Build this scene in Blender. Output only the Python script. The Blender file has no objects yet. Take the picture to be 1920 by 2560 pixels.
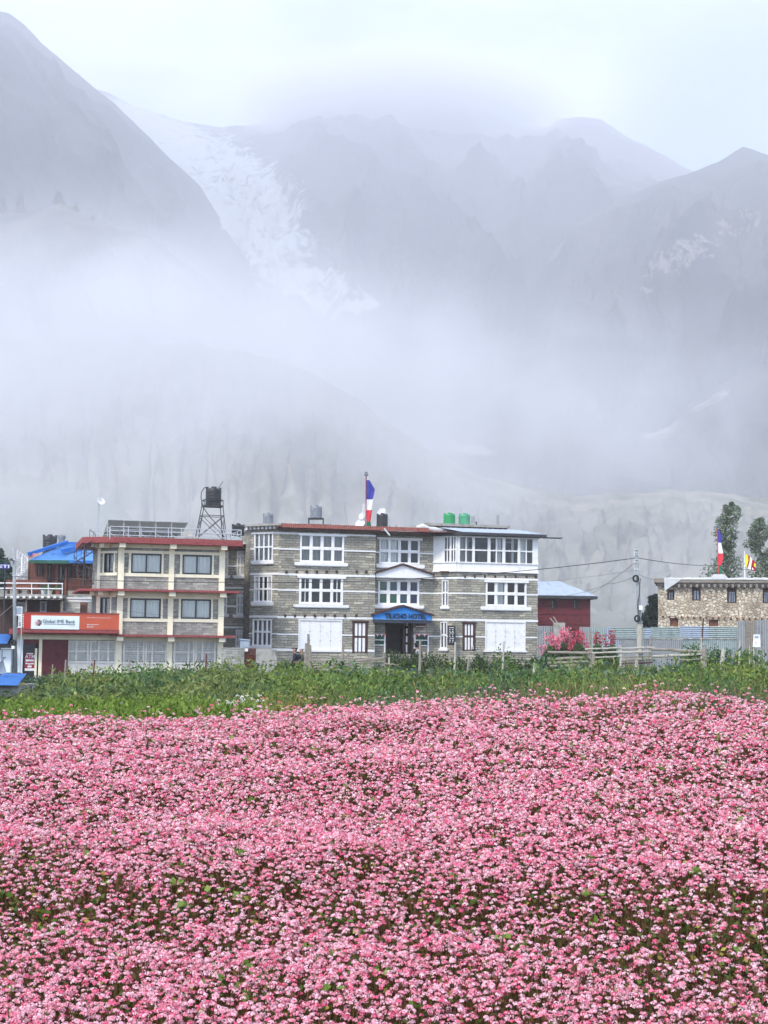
import bpy, math, random
import numpy as np
from mathutils import Vector, Matrix, Euler
R = math.radians
sc = bpy.context.scene
col = sc.collection

# ------------------------------------------------------------------ camera, world, sun, exposure
CZ = 2.0
cam_data = bpy.data.cameras.new("camera")
cam = bpy.data.objects.new("camera", cam_data)
col.objects.link(cam)
cam.location = (0, 0, CZ)
cam.rotation_euler = Euler((R(90 + 5.02), -0.012, 0))
cam_data.sensor_fit = 'HORIZONTAL'
cam_data.sensor_width = 36
FPX = 3700.0
cam_data.lens = 36 * FPX / 1920
cam_data.clip_start = 0.1
cam_data.clip_end = 30000
sc.camera = cam
CR = cam.rotation_euler.to_matrix()

world = bpy.data.worlds.new("World")
sc.world = world
world.use_nodes = True
wn, wl = world.node_tree.nodes, world.node_tree.links
wn.clear()
SUN_EL, SUN_AZ = R(48), R(215)      # azimuth clockwise from +Y (the view direction): behind the camera, to its left
w_out = wn.new("ShaderNodeOutputWorld")
w_bg = wn.new("ShaderNodeBackground")
w_bg.inputs['Strength'].default_value = 0.15
w_sky = wn.new("ShaderNodeTexSky")
w_sky.sky_type = 'NISHITA'
w_sky.sun_disc = False
w_sky.sun_elevation = SUN_EL
w_sky.sun_rotation = SUN_AZ
w_sky.dust_density = 0.2
w_sky.ozone_density = 3.0
w_tc = wn.new("ShaderNodeTexCoord")
w_map = wn.new("ShaderNodeMapping")
w_map.inputs['Scale'].default_value = (1.0, 1.0, 2.6)
w_map.inputs['Location'].default_value = (0.35, 0.0, 0.12)
w_noise = wn.new("ShaderNodeTexNoise")
w_noise.inputs['Scale'].default_value = 4.2
w_noise.inputs['Detail'].default_value = 7
w_noise.inputs['Roughness'].default_value = 0.52
w_ramp = wn.new("ShaderNodeValToRGB")
w_ramp.color_ramp.elements[0].position = 0.40
w_ramp.color_ramp.elements[0].color = (0.42, 0.42, 0.42, 1)
w_ramp.color_ramp.elements[1].position = 0.55
w_ramp.color_ramp.elements[1].color = (0.96, 0.96, 0.96, 1)
w_mix = wn.new("ShaderNodeMixRGB")
w_mix.inputs['Color2'].default_value = (4.65, 5.15, 5.95, 1)     # lit cloud deck, same radiance scale as the sky
wl.new(w_tc.outputs['Generated'], w_map.inputs['Vector'])
wl.new(w_map.outputs[0], w_noise.inputs['Vector'])
wl.new(w_noise.outputs['Fac'], w_ramp.inputs[0])
w_dot = wn.new("ShaderNodeVectorMath"); w_dot.operation = 'DOT_PRODUCT'      # a break in the cloud over the right hand ridge
w_dot.inputs[1].default_value = Vector((.228, .9, .318)).normalized()
w_gap = wn.new("ShaderNodeMapRange"); w_gap.interpolation_type = 'SMOOTHSTEP'
w_gap.inputs['From Min'].default_value = .9935; w_gap.inputs['From Max'].default_value = .9996; w_gap.inputs['To Min'].default_value = 1; w_gap.inputs['To Max'].default_value = .0
w_mul = wn.new("ShaderNodeMath"); w_mul.operation = 'MULTIPLY'
wl.new(w_tc.outputs['Generated'], w_dot.inputs[0]); wl.new(w_dot.outputs['Value'], w_gap.inputs['Value'])
wl.new(w_gap.outputs[0], w_mul.inputs[0]); wl.new(w_ramp.outputs[0], w_mul.inputs[1]); wl.new(w_mul.outputs[0], w_mix.inputs['Fac'])
w_tint = wn.new("ShaderNodeMixRGB"); w_tint.blend_type = 'MULTIPLY'; w_tint.inputs[0].default_value = 1; w_tint.inputs[2].default_value = (.70, .82, 1.12, 1)
wl.new(w_sky.outputs[0], w_tint.inputs[1]); wl.new(w_tint.outputs[0], w_mix.inputs['Color1'])
wl.new(w_mix.outputs[0], w_bg.inputs['Color'])
wl.new(w_bg.outputs[0], w_out.inputs['Surface'])

sun_data = bpy.data.lights.new("sun", 'SUN')
sun_data.energy = 1.5
sun_data.angle = R(10)
sun_data.color = (1.0, 0.92, 0.78)
sun = bpy.data.objects.new("sun", sun_data)
col.objects.link(sun)
sdir = Vector((math.sin(SUN_AZ) * math.cos(SUN_EL), math.cos(SUN_AZ) * math.cos(SUN_EL), math.sin(SUN_EL)))
sun.rotation_euler = sdir.to_track_quat('Z', 'Y').to_euler()
sun.location = (0, 0, 60)

sc.view_settings.view_transform = 'Standard'
sc.view_settings.look = 'None'
sc.view_settings.gamma = 1
sc.view_settings.exposure = 1.12
sc.render.engine = 'CYCLES'
cy = sc.cycles
cy.use_denoising = True
cy.max_bounces = 8
cy.diffuse_bounces = 3
cy.glossy_bounces = 2
cy.transmission_bounces = 3
cy.transparent_max_bounces = 12
cy.volume_bounces = 4
cy.volume_max_steps = 128
cy.volume_step_rate = 2.0

# ------------------------------------------------------------------ helpers
def ray(px, py):
    """direction of the photograph's pixel (1920 x 2560) in the world"""
    return (CR @ Vector(((px - 960) / FPX, -(py - 1280) / FPX, -1))).normalized()
def at(px, py, Y):
    """the point of a pixel at the depth Y from the camera"""
    d = ray(px, py)
    return Vector((0, 0, CZ)) + d * (Y / d.y)
def crop(ox, oy, s):
    return lambda x, y: (ox + x * s, oy + y * s)
zQ = crop(0, 1180, .24409); z2 = crop(180, 1180, .27728); z3 = crop(600, 1160, .24405); z4 = crop(900, 1160, .30139)
z5 = crop(1320, 1220, .22599); z6 = crop(1580, 1220, .22606); zA = crop(0, 1500, .11753); zB = crop(50, 1500, .15672)
zC = crop(920, 1480, .14467); zD = crop(0, 1320, .15672); zE = crop(1640, 1240, .16878); zF = crop(1000, 1260, .24111)
zG = crop(560, 1330, .16726); zH = crop(1340, 1540, .13261); zI = crop(690, 1590, .0663); zJ = crop(1420, 1560, .3014)
zK = crop(480, 1600, .3014); zL = crop(960, 1580, .3014)

def tag(o, label=None, cat=None, group=None, kind=None):
    if label: o['label'] = label
    if cat: o['category'] = cat
    if group: o['group'] = group
    if kind: o['kind'] = kind
    return o
class Root:
    """an Empty at a thing's base, with the frame its parts are built in"""
    def __init__(s, name, loc, rz=0, label=None, cat=None, group=None):
        s.o = bpy.data.objects.new(name, None)
        s.o.empty_display_size = 0.2
        col.objects.link(s.o)
        s.o.location = loc
        s.o.rotation_euler = (0, 0, rz)
        s.M = Matrix.Translation(loc) @ Matrix.Rotation(rz, 4, 'Z')
        s.Mi = s.M.inverted()
        tag(s.o, label, cat, group)
def par(o, parent):
    if parent is not None:
        o.parent = parent.o if isinstance(parent, Root) else parent
    return o
class Face:
    """a vertical plane of a building: a runs along it, d into it (towards the viewer is negative), z up"""
    def __init__(s, root, s0=0, t0=0, ang=0):
        s.L = Matrix.Translation((s0, t0, 0)) @ Matrix.Rotation(ang, 4, 'Z')
        s.W = root.M @ s.L
        s.Wi = s.W.inverted()
        s.root = root
    def off(s, d):
        f = Face.__new__(Face); f.root = s.root
        f.L = s.L @ Matrix.Translation((0, d, 0)); f.W = s.root.M @ f.L; f.Wi = f.W.inverted()
        return f
    def p(s, px, py, d=0):
        o = s.Wi @ Vector((0, 0, CZ)); v = s.Wi.to_3x3() @ ray(px, py)
        k = (d - o.y) / v.y
        q = o + v * k
        return q.x, q.z
    def rect(s, c, x0, y0, x1, y1, d=0):
        xm, ym = (x0 + x1) / 2, (y0 + y1) / 2
        return (s.p(*c(x0, ym), d)[0], s.p(*c(x1, ym), d)[0], s.p(*c(xm, y1), d)[1], s.p(*c(xm, y0), d)[1])

class MB:
    def __init__(s, L=None):
        s.v = []; s.f = []; s.uv = []; s.mi = []; s.L = L; s.m = 0
    def add(s, vs, fs, uvs=None):
        n = len(s.v)
        for q in vs:
            q = Vector(q)
            s.v.append(s.L @ q if s.L is not None else q)
        for i, f in enumerate(fs):
            s.f.append([n + k for k in f])
            s.uv.append(uvs[i] if uvs else None)
            s.mi.append(s.m)
    def quad(s, a, b, c, d, uv=None):
        s.add([a, b, c, d], [(0, 1, 2, 3)], [uv] if uv else None)
    def box(s, x0, x1, y0, y1, z0, z1):
        v = [(x0, y0, z0), (x1, y0, z0), (x1, y1, z0), (x0, y1, z0), (x0, y0, z1), (x1, y0, z1), (x1, y1, z1), (x0, y1, z1)]
        f = [(0, 1, 5, 4), (1, 2, 6, 5), (2, 3, 7, 6), (3, 0, 4, 7), (4, 5, 6, 7), (3, 2, 1, 0)]
        uv = []
        for q in f:
            P = [v[i] for i in q]
            if len({p[2] for p in P}) > 1: uv.append([(p[0] + p[1], p[2]) for p in P])
            else: uv.append([(p[0], p[1]) for p in P])
        s.add(v, f, uv)
    def bar(s, p0, p1, w, h=None, n=4):
        """a straight bar; n sides"""
        s.tube([p0, p1], w / 2, n)
    def tube(s, pts, r, n=6, cap=True):
        pts = [Vector(p) for p in pts]
        rs = r if isinstance(r, (list, tuple)) else [r] * len(pts)
        vs = []
        prev = None
        for i, p in enumerate(pts):
            t = (pts[min(i + 1, len(pts) - 1)] - pts[max(i - 1, 0)])
            t = t.normalized() if t.length > 1e-9 else Vector((0, 0, 1))
            up = Vector((0, 0, 1)) if abs(t.z) < .9 else Vector((1, 0, 0))
            if prev is not None: up = prev
            a = t.cross(up).normalized(); b = a.cross(t).normalized()
            prev = b
            for k in range(n):
                an = 2 * math.pi * (k + .5) / n
                vs.append(p + (a * math.cos(an) + b * math.sin(an)) * rs[i] * (1.0 if n > 4 else 1.2))
        fs = []
        for i in range(len(pts) - 1):
            for k in range(n):
                fs.append((i * n + k, i * n + (k + 1) % n, (i + 1) * n + (k + 1) % n, (i + 1) * n + k))
        if cap:
            fs.append(tuple(range(n - 1, -1, -1))); fs.append(tuple((len(pts) - 1) * n + k for k in range(n)))
        s.add(vs, fs)
    def lathe(s, c, prof, n=20):
        vs = []; fs = []
        for r_, z_ in prof:
            for k in range(n):
                a = 2 * math.pi * k / n
                vs.append((c[0] + r_ * math.cos(a), c[1] + r_ * math.sin(a), c[2] + z_))
        for i in range(len(prof) - 1):
            for k in range(n):
                fs.append((i * n + k, i * n + (k + 1) % n, (i + 1) * n + (k + 1) % n, (i + 1) * n + k))
        fs.append(tuple(range(n - 1, -1, -1))); fs.append(tuple((len(prof) - 1) * n + k for k in range(n)))
        s.add(vs, fs)
    def prism(s, poly, y0, y1):
        """poly in (x,z), from depth y0 to y1"""
        n = len(poly)
        vs = [(x, y0, z) for x, z in poly] + [(x, y1, z) for x, z in poly]
        fs = [tuple(range(n)), tuple(range(2 * n - 1, n - 1, -1))]
        for k in range(n):
            j = (k + 1) % n
            fs.append((k, n + k, n + j, j))
        s.add(vs, fs)
    def slab(s, poly, z0, z1):
        n = len(poly)
        vs = [(x, y, z0) for x, y in poly] + [(x, y, z1) for x, y in poly]
        fs = [tuple(range(n - 1, -1, -1)), tuple(range(n, 2 * n))]
        for k in range(n):
            j = (k + 1) % n
            fs.append((k, j, n + j, n + k))
        s.add(vs, fs)
    def corr(s, p00, p10, p01, p11, n, amp, nv=1):
        """corrugated sheet between four corners, ridges running from the 0x edge to the 1x edge"""
        p00, p10, p01, p11 = map(Vector, (p00, p10, p01, p11))
        nrm = (p10 - p00).cross(p01 - p00).normalized()
        vs = []; fs = []
        N = n * 4
        for j in range(nv + 1):
            for i in range(N + 1):
                u = i / N; v = j / nv
                q = p00.lerp(p10, u).lerp(p01.lerp(p11, u), v)
                vs.append(q + nrm * amp * math.sin(u * n * 2 * math.pi))
        for j in range(nv):
            for i in range(N):
                a = j * (N + 1) + i
                fs.append((a, a + 1, a + N + 2, a + N + 1))
        s.add(vs, fs)
    def build(s, name, mats, parent=None, smooth=False):
        me = bpy.data.meshes.new(name)
        me.from_pydata([tuple(q) for q in s.v], [], s.f)
        uvl = me.uv_layers.new(name="uv")
        k = 0
        for fi, f in enumerate(s.f):
            u = s.uv[fi]
            for j in range(len(f)):
                if u: uvl.data[k].uv = u[j]
                k += 1
        if not isinstance(mats, (list, tuple)): mats = [mats]
        for m in mats: me.materials.append(m)
        if len(mats) > 1: me.polygons.foreach_set('material_index', s.mi)
        if smooth: me.polygons.foreach_set('use_smooth', [True] * len(me.polygons))
        me.update()
        o = bpy.data.objects.new(name, me)
        col.objects.link(o)
        return par(o, parent)

def text_part(body, name, mat, L, a0, a1, z0, z1, d, parent, thick=.02, kind=None):
    """lettering fitted to the rectangle a0..a1, z0..z1 on a face, standing proud at depth d"""
    cu = bpy.data.curves.new("lettering", 'FONT')
    cu.body = body; cu.size = 1; cu.extrude = .001; cu.resolution_u = 2
    if kind == 'bold': cu.offset = .015
    to = bpy.data.objects.new("lettering", cu)
    col.objects.link(to)
    dg = bpy.context.evaluated_depsgraph_get()
    me = bpy.data.meshes.new_from_object(to.evaluated_get(dg))
    bpy.data.objects.remove(to)
    co = np.zeros(len(me.vertices) * 3); me.vertices.foreach_get('co', co); co = co.reshape(-1, 3)
    mn, mx = co.min(0), co.max(0)
    x = a0 + (co[:, 0] - mn[0]) / (mx[0] - mn[0]) * (a1 - a0)
    z = z0 + (co[:, 1] - mn[1]) / (mx[1] - mn[1]) * (z1 - z0)
    y = d - (co[:, 2] - mn[2]) / max(mx[2] - mn[2], 1e-6) * thick
    P = np.stack([x, y, z, np.ones_like(x)], 1) @ np.array(L).T
    me.vertices.foreach_set('co', P[:, :3].ravel()); me.update()
    me.name = name
    me.materials.clear(); me.materials.append(mat)
    o = bpy.data.objects.new(name, me); col.objects.link(o)
    return par(o, parent)

# ------------------------------------------------------------------ materials
def new_mat(name):
    m = bpy.data.materials.new(name); m.use_nodes = True
    return m, m.node_tree.nodes, m.node_tree.links, m.node_tree.nodes['Principled BSDF']
def ramp(n, stops, interp='LINEAR'):
    r = n.new("ShaderNodeValToRGB"); r.color_ramp.interpolation = interp
    while len(r.color_ramp.elements) < len(stops): r.color_ramp.elements.new(0.5)
    for e, (p, c) in zip(r.color_ramp.elements, stops):
        e.position = p; e.color = (*c, 1) if len(c) == 3 else c
    return r
def mottled(name, c1, c2, scale=3.0, rough=.8, spec=.3, metal=0, bump=0.0, stretch=(1, 1, 1), detail=6, c3=None, uv=False):
    """two or three colours mixed by noise over the surface: weathering, dirt, wear"""
    m, n, l, b = new_mat(name)
    tc = n.new("ShaderNodeTexCoord"); mp = n.new("ShaderNodeMapping"); mp.inputs['Scale'].default_value = stretch
    no = n.new("ShaderNodeTexNoise"); no.inputs['Scale'].default_value = scale; no.inputs['Detail'].default_value = detail
    no.inputs['Roughness'].default_value = .6
    st = [(.32, c1), (.68, c2)] if c3 is None else [(.28, c1), (.5, c2), (.72, c3)]
    r = ramp(n, st)
    l.new(tc.outputs['UV' if uv else 'Object'], mp.inputs[0]); l.new(mp.outputs[0], no.inputs['Vector'])
    l.new(no.outputs['Fac'], r.inputs[0]); l.new(r.outputs[0], b.inputs['Base Color'])
    b.inputs['Roughness'].default_value = rough; b.inputs['Specular IOR Level'].default_value = spec; b.inputs['Metallic'].default_value = metal
    if bump:
        bu = n.new("ShaderNodeBump"); bu.inputs['Strength'].default_value = bump; bu.inputs['Distance'].default_value = .02
        l.new(no.outputs['Fac'], bu.inputs['Height']); l.new(bu.outputs[0], b.inputs['Normal'])
    return m
def coursed_stone(name, pal, mortar, bw, bh, rough=.9, bump=.6, msize=.012, patch=.5):
    """roughly squared stones in courses; uv is metres along the wall and up it"""
    m, n, l, b = new_mat(name)
    tc = n.new("ShaderNodeTexCoord")
    wob = n.new("ShaderNodeTexNoise"); wob.inputs['Scale'].default_value = 1.6; wob.inputs['Detail'].default_value = 3
    l.new(tc.outputs['UV'], wob.inputs['Vector'])
    sub = n.new("ShaderNodeVectorMath"); sub.operation = 'SUBTRACT'; sub.inputs[1].default_value = (.5, .5, .5)
    l.new(wob.outputs['Color'], sub.inputs[0])
    scl = n.new("ShaderNodeVectorMath"); scl.operation = 'SCALE'; scl.inputs['Scale'].default_value = .16
    l.new(sub.outputs[0], scl.inputs[0])
    ad = n.new("ShaderNodeVectorMath"); ad.operation = 'ADD'
    l.new(tc.outputs['UV'], ad.inputs[0]); l.new(scl.outputs[0], ad.inputs[1])
    br = n.new("ShaderNodeTexBrick")
    br.inputs['Scale'].default_value = 1; br.inputs['Brick Width'].default_value = bw; br.inputs['Row Height'].default_value = bh
    br.inputs['Mortar Size'].default_value = msize; br.inputs['Mortar Smooth'].default_value = .35; br.inputs['Bias'].default_value = 0
    br.inputs['Color1'].default_value = (0, 0, 0, 1); br.inputs['Color2'].default_value = (1, 1, 1, 1); br.inputs['Mortar'].default_value = (.5, .5, .5, 1)
    br.offset_frequency = 2; br.squash_frequency = 3; br.squash = 1.35
    l.new(ad.outputs[0], br.inputs['Vector'])
    r = ramp(n, pal, 'LINEAR')
    l.new(br.outputs['Color'], r.inputs[0])
    big = n.new("ShaderNodeTexNoise"); big.inputs['Scale'].default_value = .55; big.inputs['Detail'].default_value = 5
    l.new(tc.outputs['UV'], big.inputs['Vector'])
    r2 = ramp(n, [(.3, (.68, .68, .70)), (.7, (1.15, 1.12, 1.05))])
    l.new(big.outputs['Fac'], r2.inputs[0])
    mul = n.new("ShaderNodeMixRGB"); mul.blend_type = 'MULTIPLY'; mul.inputs[0].default_value = patch
    l.new(r.outputs[0], mul.inputs[1]); l.new(r2.outputs[0], mul.inputs[2])
    fine = n.new("ShaderNodeTexNoise"); fine.inputs['Scale'].default_value = 9; fine.inputs['Detail'].default_value = 4
    l.new(tc.outputs['UV'], fine.inputs['Vector'])
    r3 = ramp(n, [(.3, (.7, .7, .7)), (.7, (1.25, 1.25, 1.22))])
    l.new(fine.outputs['Fac'], r3.inputs[0])
    mul2 = n.new("ShaderNodeMixRGB"); mul2.blend_type = 'MULTIPLY'; mul2.inputs[0].default_value = .7
    l.new(mul.outputs[0], mul2.inputs[1]); l.new(r3.outputs[0], mul2.inputs[2])
    mx = n.new("ShaderNodeMixRGB"); mx.inputs[2].default_value = (*mortar, 1)
    l.new(br.outputs['Fac'], mx.inputs[0]); l.new(mul2.outputs[0], mx.inputs[1])
    l.new(mx.outputs[0], b.inputs['Base Color'])
    b.inputs['Roughness'].default_value = rough; b.inputs['Specular IOR Level'].default_value = .2
    inv = n.new("ShaderNodeMath"); inv.operation = 'MULTIPLY_ADD'; inv.inputs[1].default_value = -1; 
    l.new(br.outputs['Fac'], inv.inputs[0]); l.new(fine.outputs['Fac'], inv.inputs[2])
    bu = n.new("ShaderNodeBump"); bu.inputs['Strength'].default_value = bump; bu.inputs['Distance'].default_value = .04
    l.new(inv.outputs[0], bu.inputs['Height']); l.new(bu.outputs[0], b.inputs['Normal'])
    return m
def leafy(name, rough=.6, trans=.35, spec=.25):
    """leaf or petal matter whose colour is stored face by face"""
    m, n, l, b = new_mat(name)
    at_ = n.new("ShaderNodeAttribute"); at_.attribute_name = 'tint'
    l.new(at_.outputs['Color'], b.inputs['Base Color'])
    b.inputs['Roughness'].default_value = rough; b.inputs['Specular IOR Level'].default_value = spec
    tr = n.new("ShaderNodeBsdfTranslucent"); l.new(at_.outputs['Color'], tr.inputs['Color'])
    mx = n.new("ShaderNodeMixShader"); mx.inputs[0].default_value = trans
    l.new(b.outputs[0], mx.inputs[1]); l.new(tr.outputs[0], mx.inputs[2]); l.new(mx.outputs[0], n['Material Output'].inputs['Surface'])
    return m

# ------------------------------------------------------------------ fast meshes for vegetation and terrain
rng = np.random.default_rng(7)
def vnoise(x, y, seed=0):
    """smooth value noise on numpy arrays"""
    xi = np.floor(x).astype(np.int64); yi = np.floor(y).astype(np.int64)
    fx = x - xi; fy = y - yi
    fx = fx * fx * (3 - 2 * fx); fy = fy * fy * (3 - 2 * fy)
    def h(a, b):
        k = (a * 374761393 + b * 668265263 + seed * 974634777) & 0xffffffff
        k = ((k ^ (k >> 13)) * 1274126177) & 0xffffffff
        k = k ^ (k >> 16)
        return (k & 0xffff) / 65535.0
    return (h(xi, yi) * (1 - fx) + h(xi + 1, yi) * fx) * (1 - fy) + (h(xi, yi + 1) * (1 - fx) + h(xi + 1, yi + 1) * fx) * fy
def fbm(x, y, oct=5, seed=0, gain=.5, ridged=False):
    a, s, t = 1.0, 0.0, 0.0
    for o in range(oct):
        n_ = vnoise(x * 2 ** o + 17.3 * o, y * 2 ** o - 9.1 * o, seed + o)
        if ridged: n_ = 1 - np.abs(2 * n_ - 1)
        s = s + a * n_; t += a; a *= gain
    return s / t
def np_mesh(name, V, F, mat, tint=None, smooth=False, parent=None):
    """V (n,3), F (m,k) all faces of the same size; tint (m,3) colour per face"""
    me = bpy.data.meshes.new(name)
    F = np.ascontiguousarray(F, dtype=np.int32); k = F.shape[1]; m = len(F)
    me.vertices.add(len(V)); me.vertices.foreach_set('co', np.ascontiguousarray(V, dtype=np.float32).ravel())
    me.loops.add(m * k); me.loops.foreach_set('vertex_index', F.ravel())
    me.polygons.add(m); me.polygons.foreach_set('loop_start', np.arange(m, dtype=np.int32) * k)
    try: me.polygons.foreach_set('loop_total', np.full(m, k, dtype=np.int32))
    except Exception: pass
    if smooth: me.polygons.foreach_set('use_smooth', np.ones(m, dtype=bool))
    me.update(calc_edges=True)
    if tint is not None:
        a_ = me.attributes.new('tint', 'FLOAT_COLOR', 'FACE')
        a_.data.foreach_set('color', np.concatenate([np.clip(tint, 0, 1), np.ones((m, 1))], 1).astype(np.float32).ravel())
    me.materials.append(mat)
    o = bpy.data.objects.new(name, me); col.objects.link(o)
    return par(o, parent)
class Leaves:
    """collects leaf-like quads: centre, direction, width direction, length, width"""
    def __init__(s): s.V = []; s.T = []; s.n = 0
    def add(s, C, D, W, ln, wd, tint, fold=0.0):
        """a pointed leaf: base, two shoulders, tip"""
        C = np.asarray(C, float); N = len(C)
        D = D / np.linalg.norm(D, axis=1, keepdims=True); W = W - D * (W * D).sum(1, keepdims=True); W = W / (np.linalg.norm(W, axis=1, keepdims=True) + 1e-9)
        Nn = np.cross(D, W)
        ln = np.broadcast_to(ln, (N,))[:, None]; wd = np.broadcast_to(wd, (N,))[:, None]
        a = C; b = C + D * ln * .45 + W * wd * .5 + Nn * fold * wd; c = C + D * ln; d = C + D * ln * .45 - W * wd * .5 + Nn * fold * wd
        s.V.append(np.stack([a, b, c, d], 1).reshape(-1, 3)); s.T.append(np.broadcast_to(tint, (N, 3)))
        s.n += N
    def build(s, name, mat, parent=None):
        V = np.concatenate(s.V); F = np.arange(len(V)).reshape(-1, 4)
        return np_mesh(name, V, F, mat, np.concatenate(s.T), parent=parent)
def randdir(N, zlo=-1.0, zhi=1.0):
    z = rng.uniform(zlo, zhi, N); a = rng.uniform(0, 2 * np.pi, N); r_ = np.sqrt(1 - z * z)
    return np.stack([r_ * np.cos(a), r_ * np.sin(a), z], 1)
def mixc(c1, c2, t):
    t = np.asarray(t)[:, None]
    return np.array(c1) * (1 - t) + np.array(c2) * t
# ------------------------------------------------------------------ ground
def ground_z(x, y):
    """terrain height; the buckwheat slope near the camera, a weedy bench behind it, a lane in front of the houses"""
    x = np.asarray(x, float); y = np.asarray(y, float)
    g = np.interp(y, [-60, 0, 2, 4, 5.8, 9, 12, 13.5, 20, 50, 64, 80, 90, 110, 400, 1500], [.3, .2, -.1, -.42, -.22, .26, .70, .62, .50, .30, .08, .0, -.05, -.1, -.5, -1.0])
    rise = np.interp(x, [-3.4, -2.2, -1.0, 0, 1.1, 2.2, 3.4], [-.10, -.06, .04, .05, .15, .16, .12])          # top edge of the field
    g = g + rise * np.interp(y, [7, 11.5, 14, 22], [0, 1, 1, 0])
    left = np.interp(x / np.maximum(y, 1), [-.27, -.2, -.13, -.05], [1, .85, .5, 0])
    g = g - left * np.interp(y, [12, 16, 30, 60, 95, 130], [0, .15, .25, .5, .75, .4])
    g = g - left * np.interp(y, [11.8, 13, 18], [0, .25, 0])
    g = g + .05 * (fbm(x * .35 + 40, y * .35 + 9, 3) - .5) * np.interp(y, [4, 20], [.6, 2])
    return g
def gz(x, y): return float(ground_z(x, y))

def grid_mesh(name, xs, ys, zf, mat):
    X, Y = np.meshgrid(xs, ys)
    Z = zf(X, Y)
    V = np.stack([X, Y, Z], -1).reshape(-1, 3)
    nx, ny = len(xs), len(ys)
    i = np.arange((ny - 1) * (nx - 1)); r_ = i // (nx - 1); c_ = i % (nx - 1)
    a = r_ * nx + c_
    F = np.stack([a, a + 1, a + nx + 1, a + nx], 1)
    return np_mesh(name, V, F, mat, smooth=True)
soil = mottled("soil", (.018, .015, .009), (.05, .04, .025), 6, .95, .1, bump=.5, c3=(.03, .04, .015))
g_xs = np.unique(np.concatenate([np.linspace(-2600, -60, 22), np.linspace(-60, 60, 121), np.linspace(60, 2600, 22)]))
g_ys = np.unique(np.concatenate([np.linspace(-60, 0, 8), np.linspace(0, 30, 61), np.linspace(30, 130, 60), np.linspace(130, 6300, 40)]))
tag(grid_mesh("ground", g_xs, g_ys, ground_z, soil), kind='structure')

# ------------------------------------------------------------------ mountains
def rock_mat(name, c1, c2, c3, sc_=.004, snow=False, veg=None):
    m, n, l, b = new_mat(name)
    tc = n.new("ShaderNodeTexCoord")
    mp = n.new("ShaderNodeMapping"); mp.inputs['Scale'].default_value = (1, .35, .3)
    l.new(tc.outputs['Object'], mp.inputs[0])
    no = n.new("ShaderNodeTexNoise"); no.inputs['Scale'].default_value = sc_; no.inputs['Detail'].default_value = 11; no.inputs['Roughness'].default_value = .62
    no.inputs['Distortion'].default_value = .6
    l.new(mp.outputs[0], no.inputs['Vector'])
    r = ramp(n, [(.36, c1), (.5, c2), (.64, c3)])
    l.new(no.outputs['Fac'], r.inputs[0])
    last = r.outputs[0]
    at_ = n.new("ShaderNodeAttribute"); at_.attribute_name = 'cover'
    fine = n.new("ShaderNodeTexNoise"); fine.inputs['Scale'].default_value = sc_ * 9; fine.inputs['Detail'].default_value = 10; fine.inputs['Roughness'].default_value = .72
    l.new(tc.outputs['Object'], fine.inputs['Vector'])
    ad = n.new("ShaderNodeMath"); ad.operation = 'MULTIPLY_ADD'; ad.inputs[1].default_value = 1.0
    l.new(at_.outputs['Fac'], ad.inputs[0]); 
    f2 = n.new("ShaderNodeMath"); f2.operation = 'MULTIPLY_ADD'; f2.inputs[1].default_value = 1.5; f2.inputs[2].default_value = -.75
    l.new(fine.outputs['Fac'], f2.inputs[0]); l.new(f2.outputs[0], ad.inputs[2])
    thr = ramp(n, [(.42, (0, 0, 0)), (.60, (1, 1, 1))])
    l.new(ad.outputs[0], thr.inputs[0])
    mx = n.new("ShaderNodeMixRGB"); mx.inputs[2].default_value = (*(veg or (.74, .78, .82)), 1)
    l.new(thr.outputs[0], mx.inputs[0]); l.new(last, mx.inputs[1])
    l.new(mx.outputs[0], b.inputs['Base Color'])
    bu = n.new("ShaderNodeBump"); bu.inputs['Strength'].default_value = 1; bu.inputs['Distance'].default_value = .09 / sc_
    l.new(fine.outputs['Fac'], bu.inputs['Height']); l.new(bu.outputs[0], b.inputs['Normal'])
    b.inputs['Roughness'].default_value = 1; b.inputs['Specular IOR Level'].default_value = .05
    return m
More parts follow.
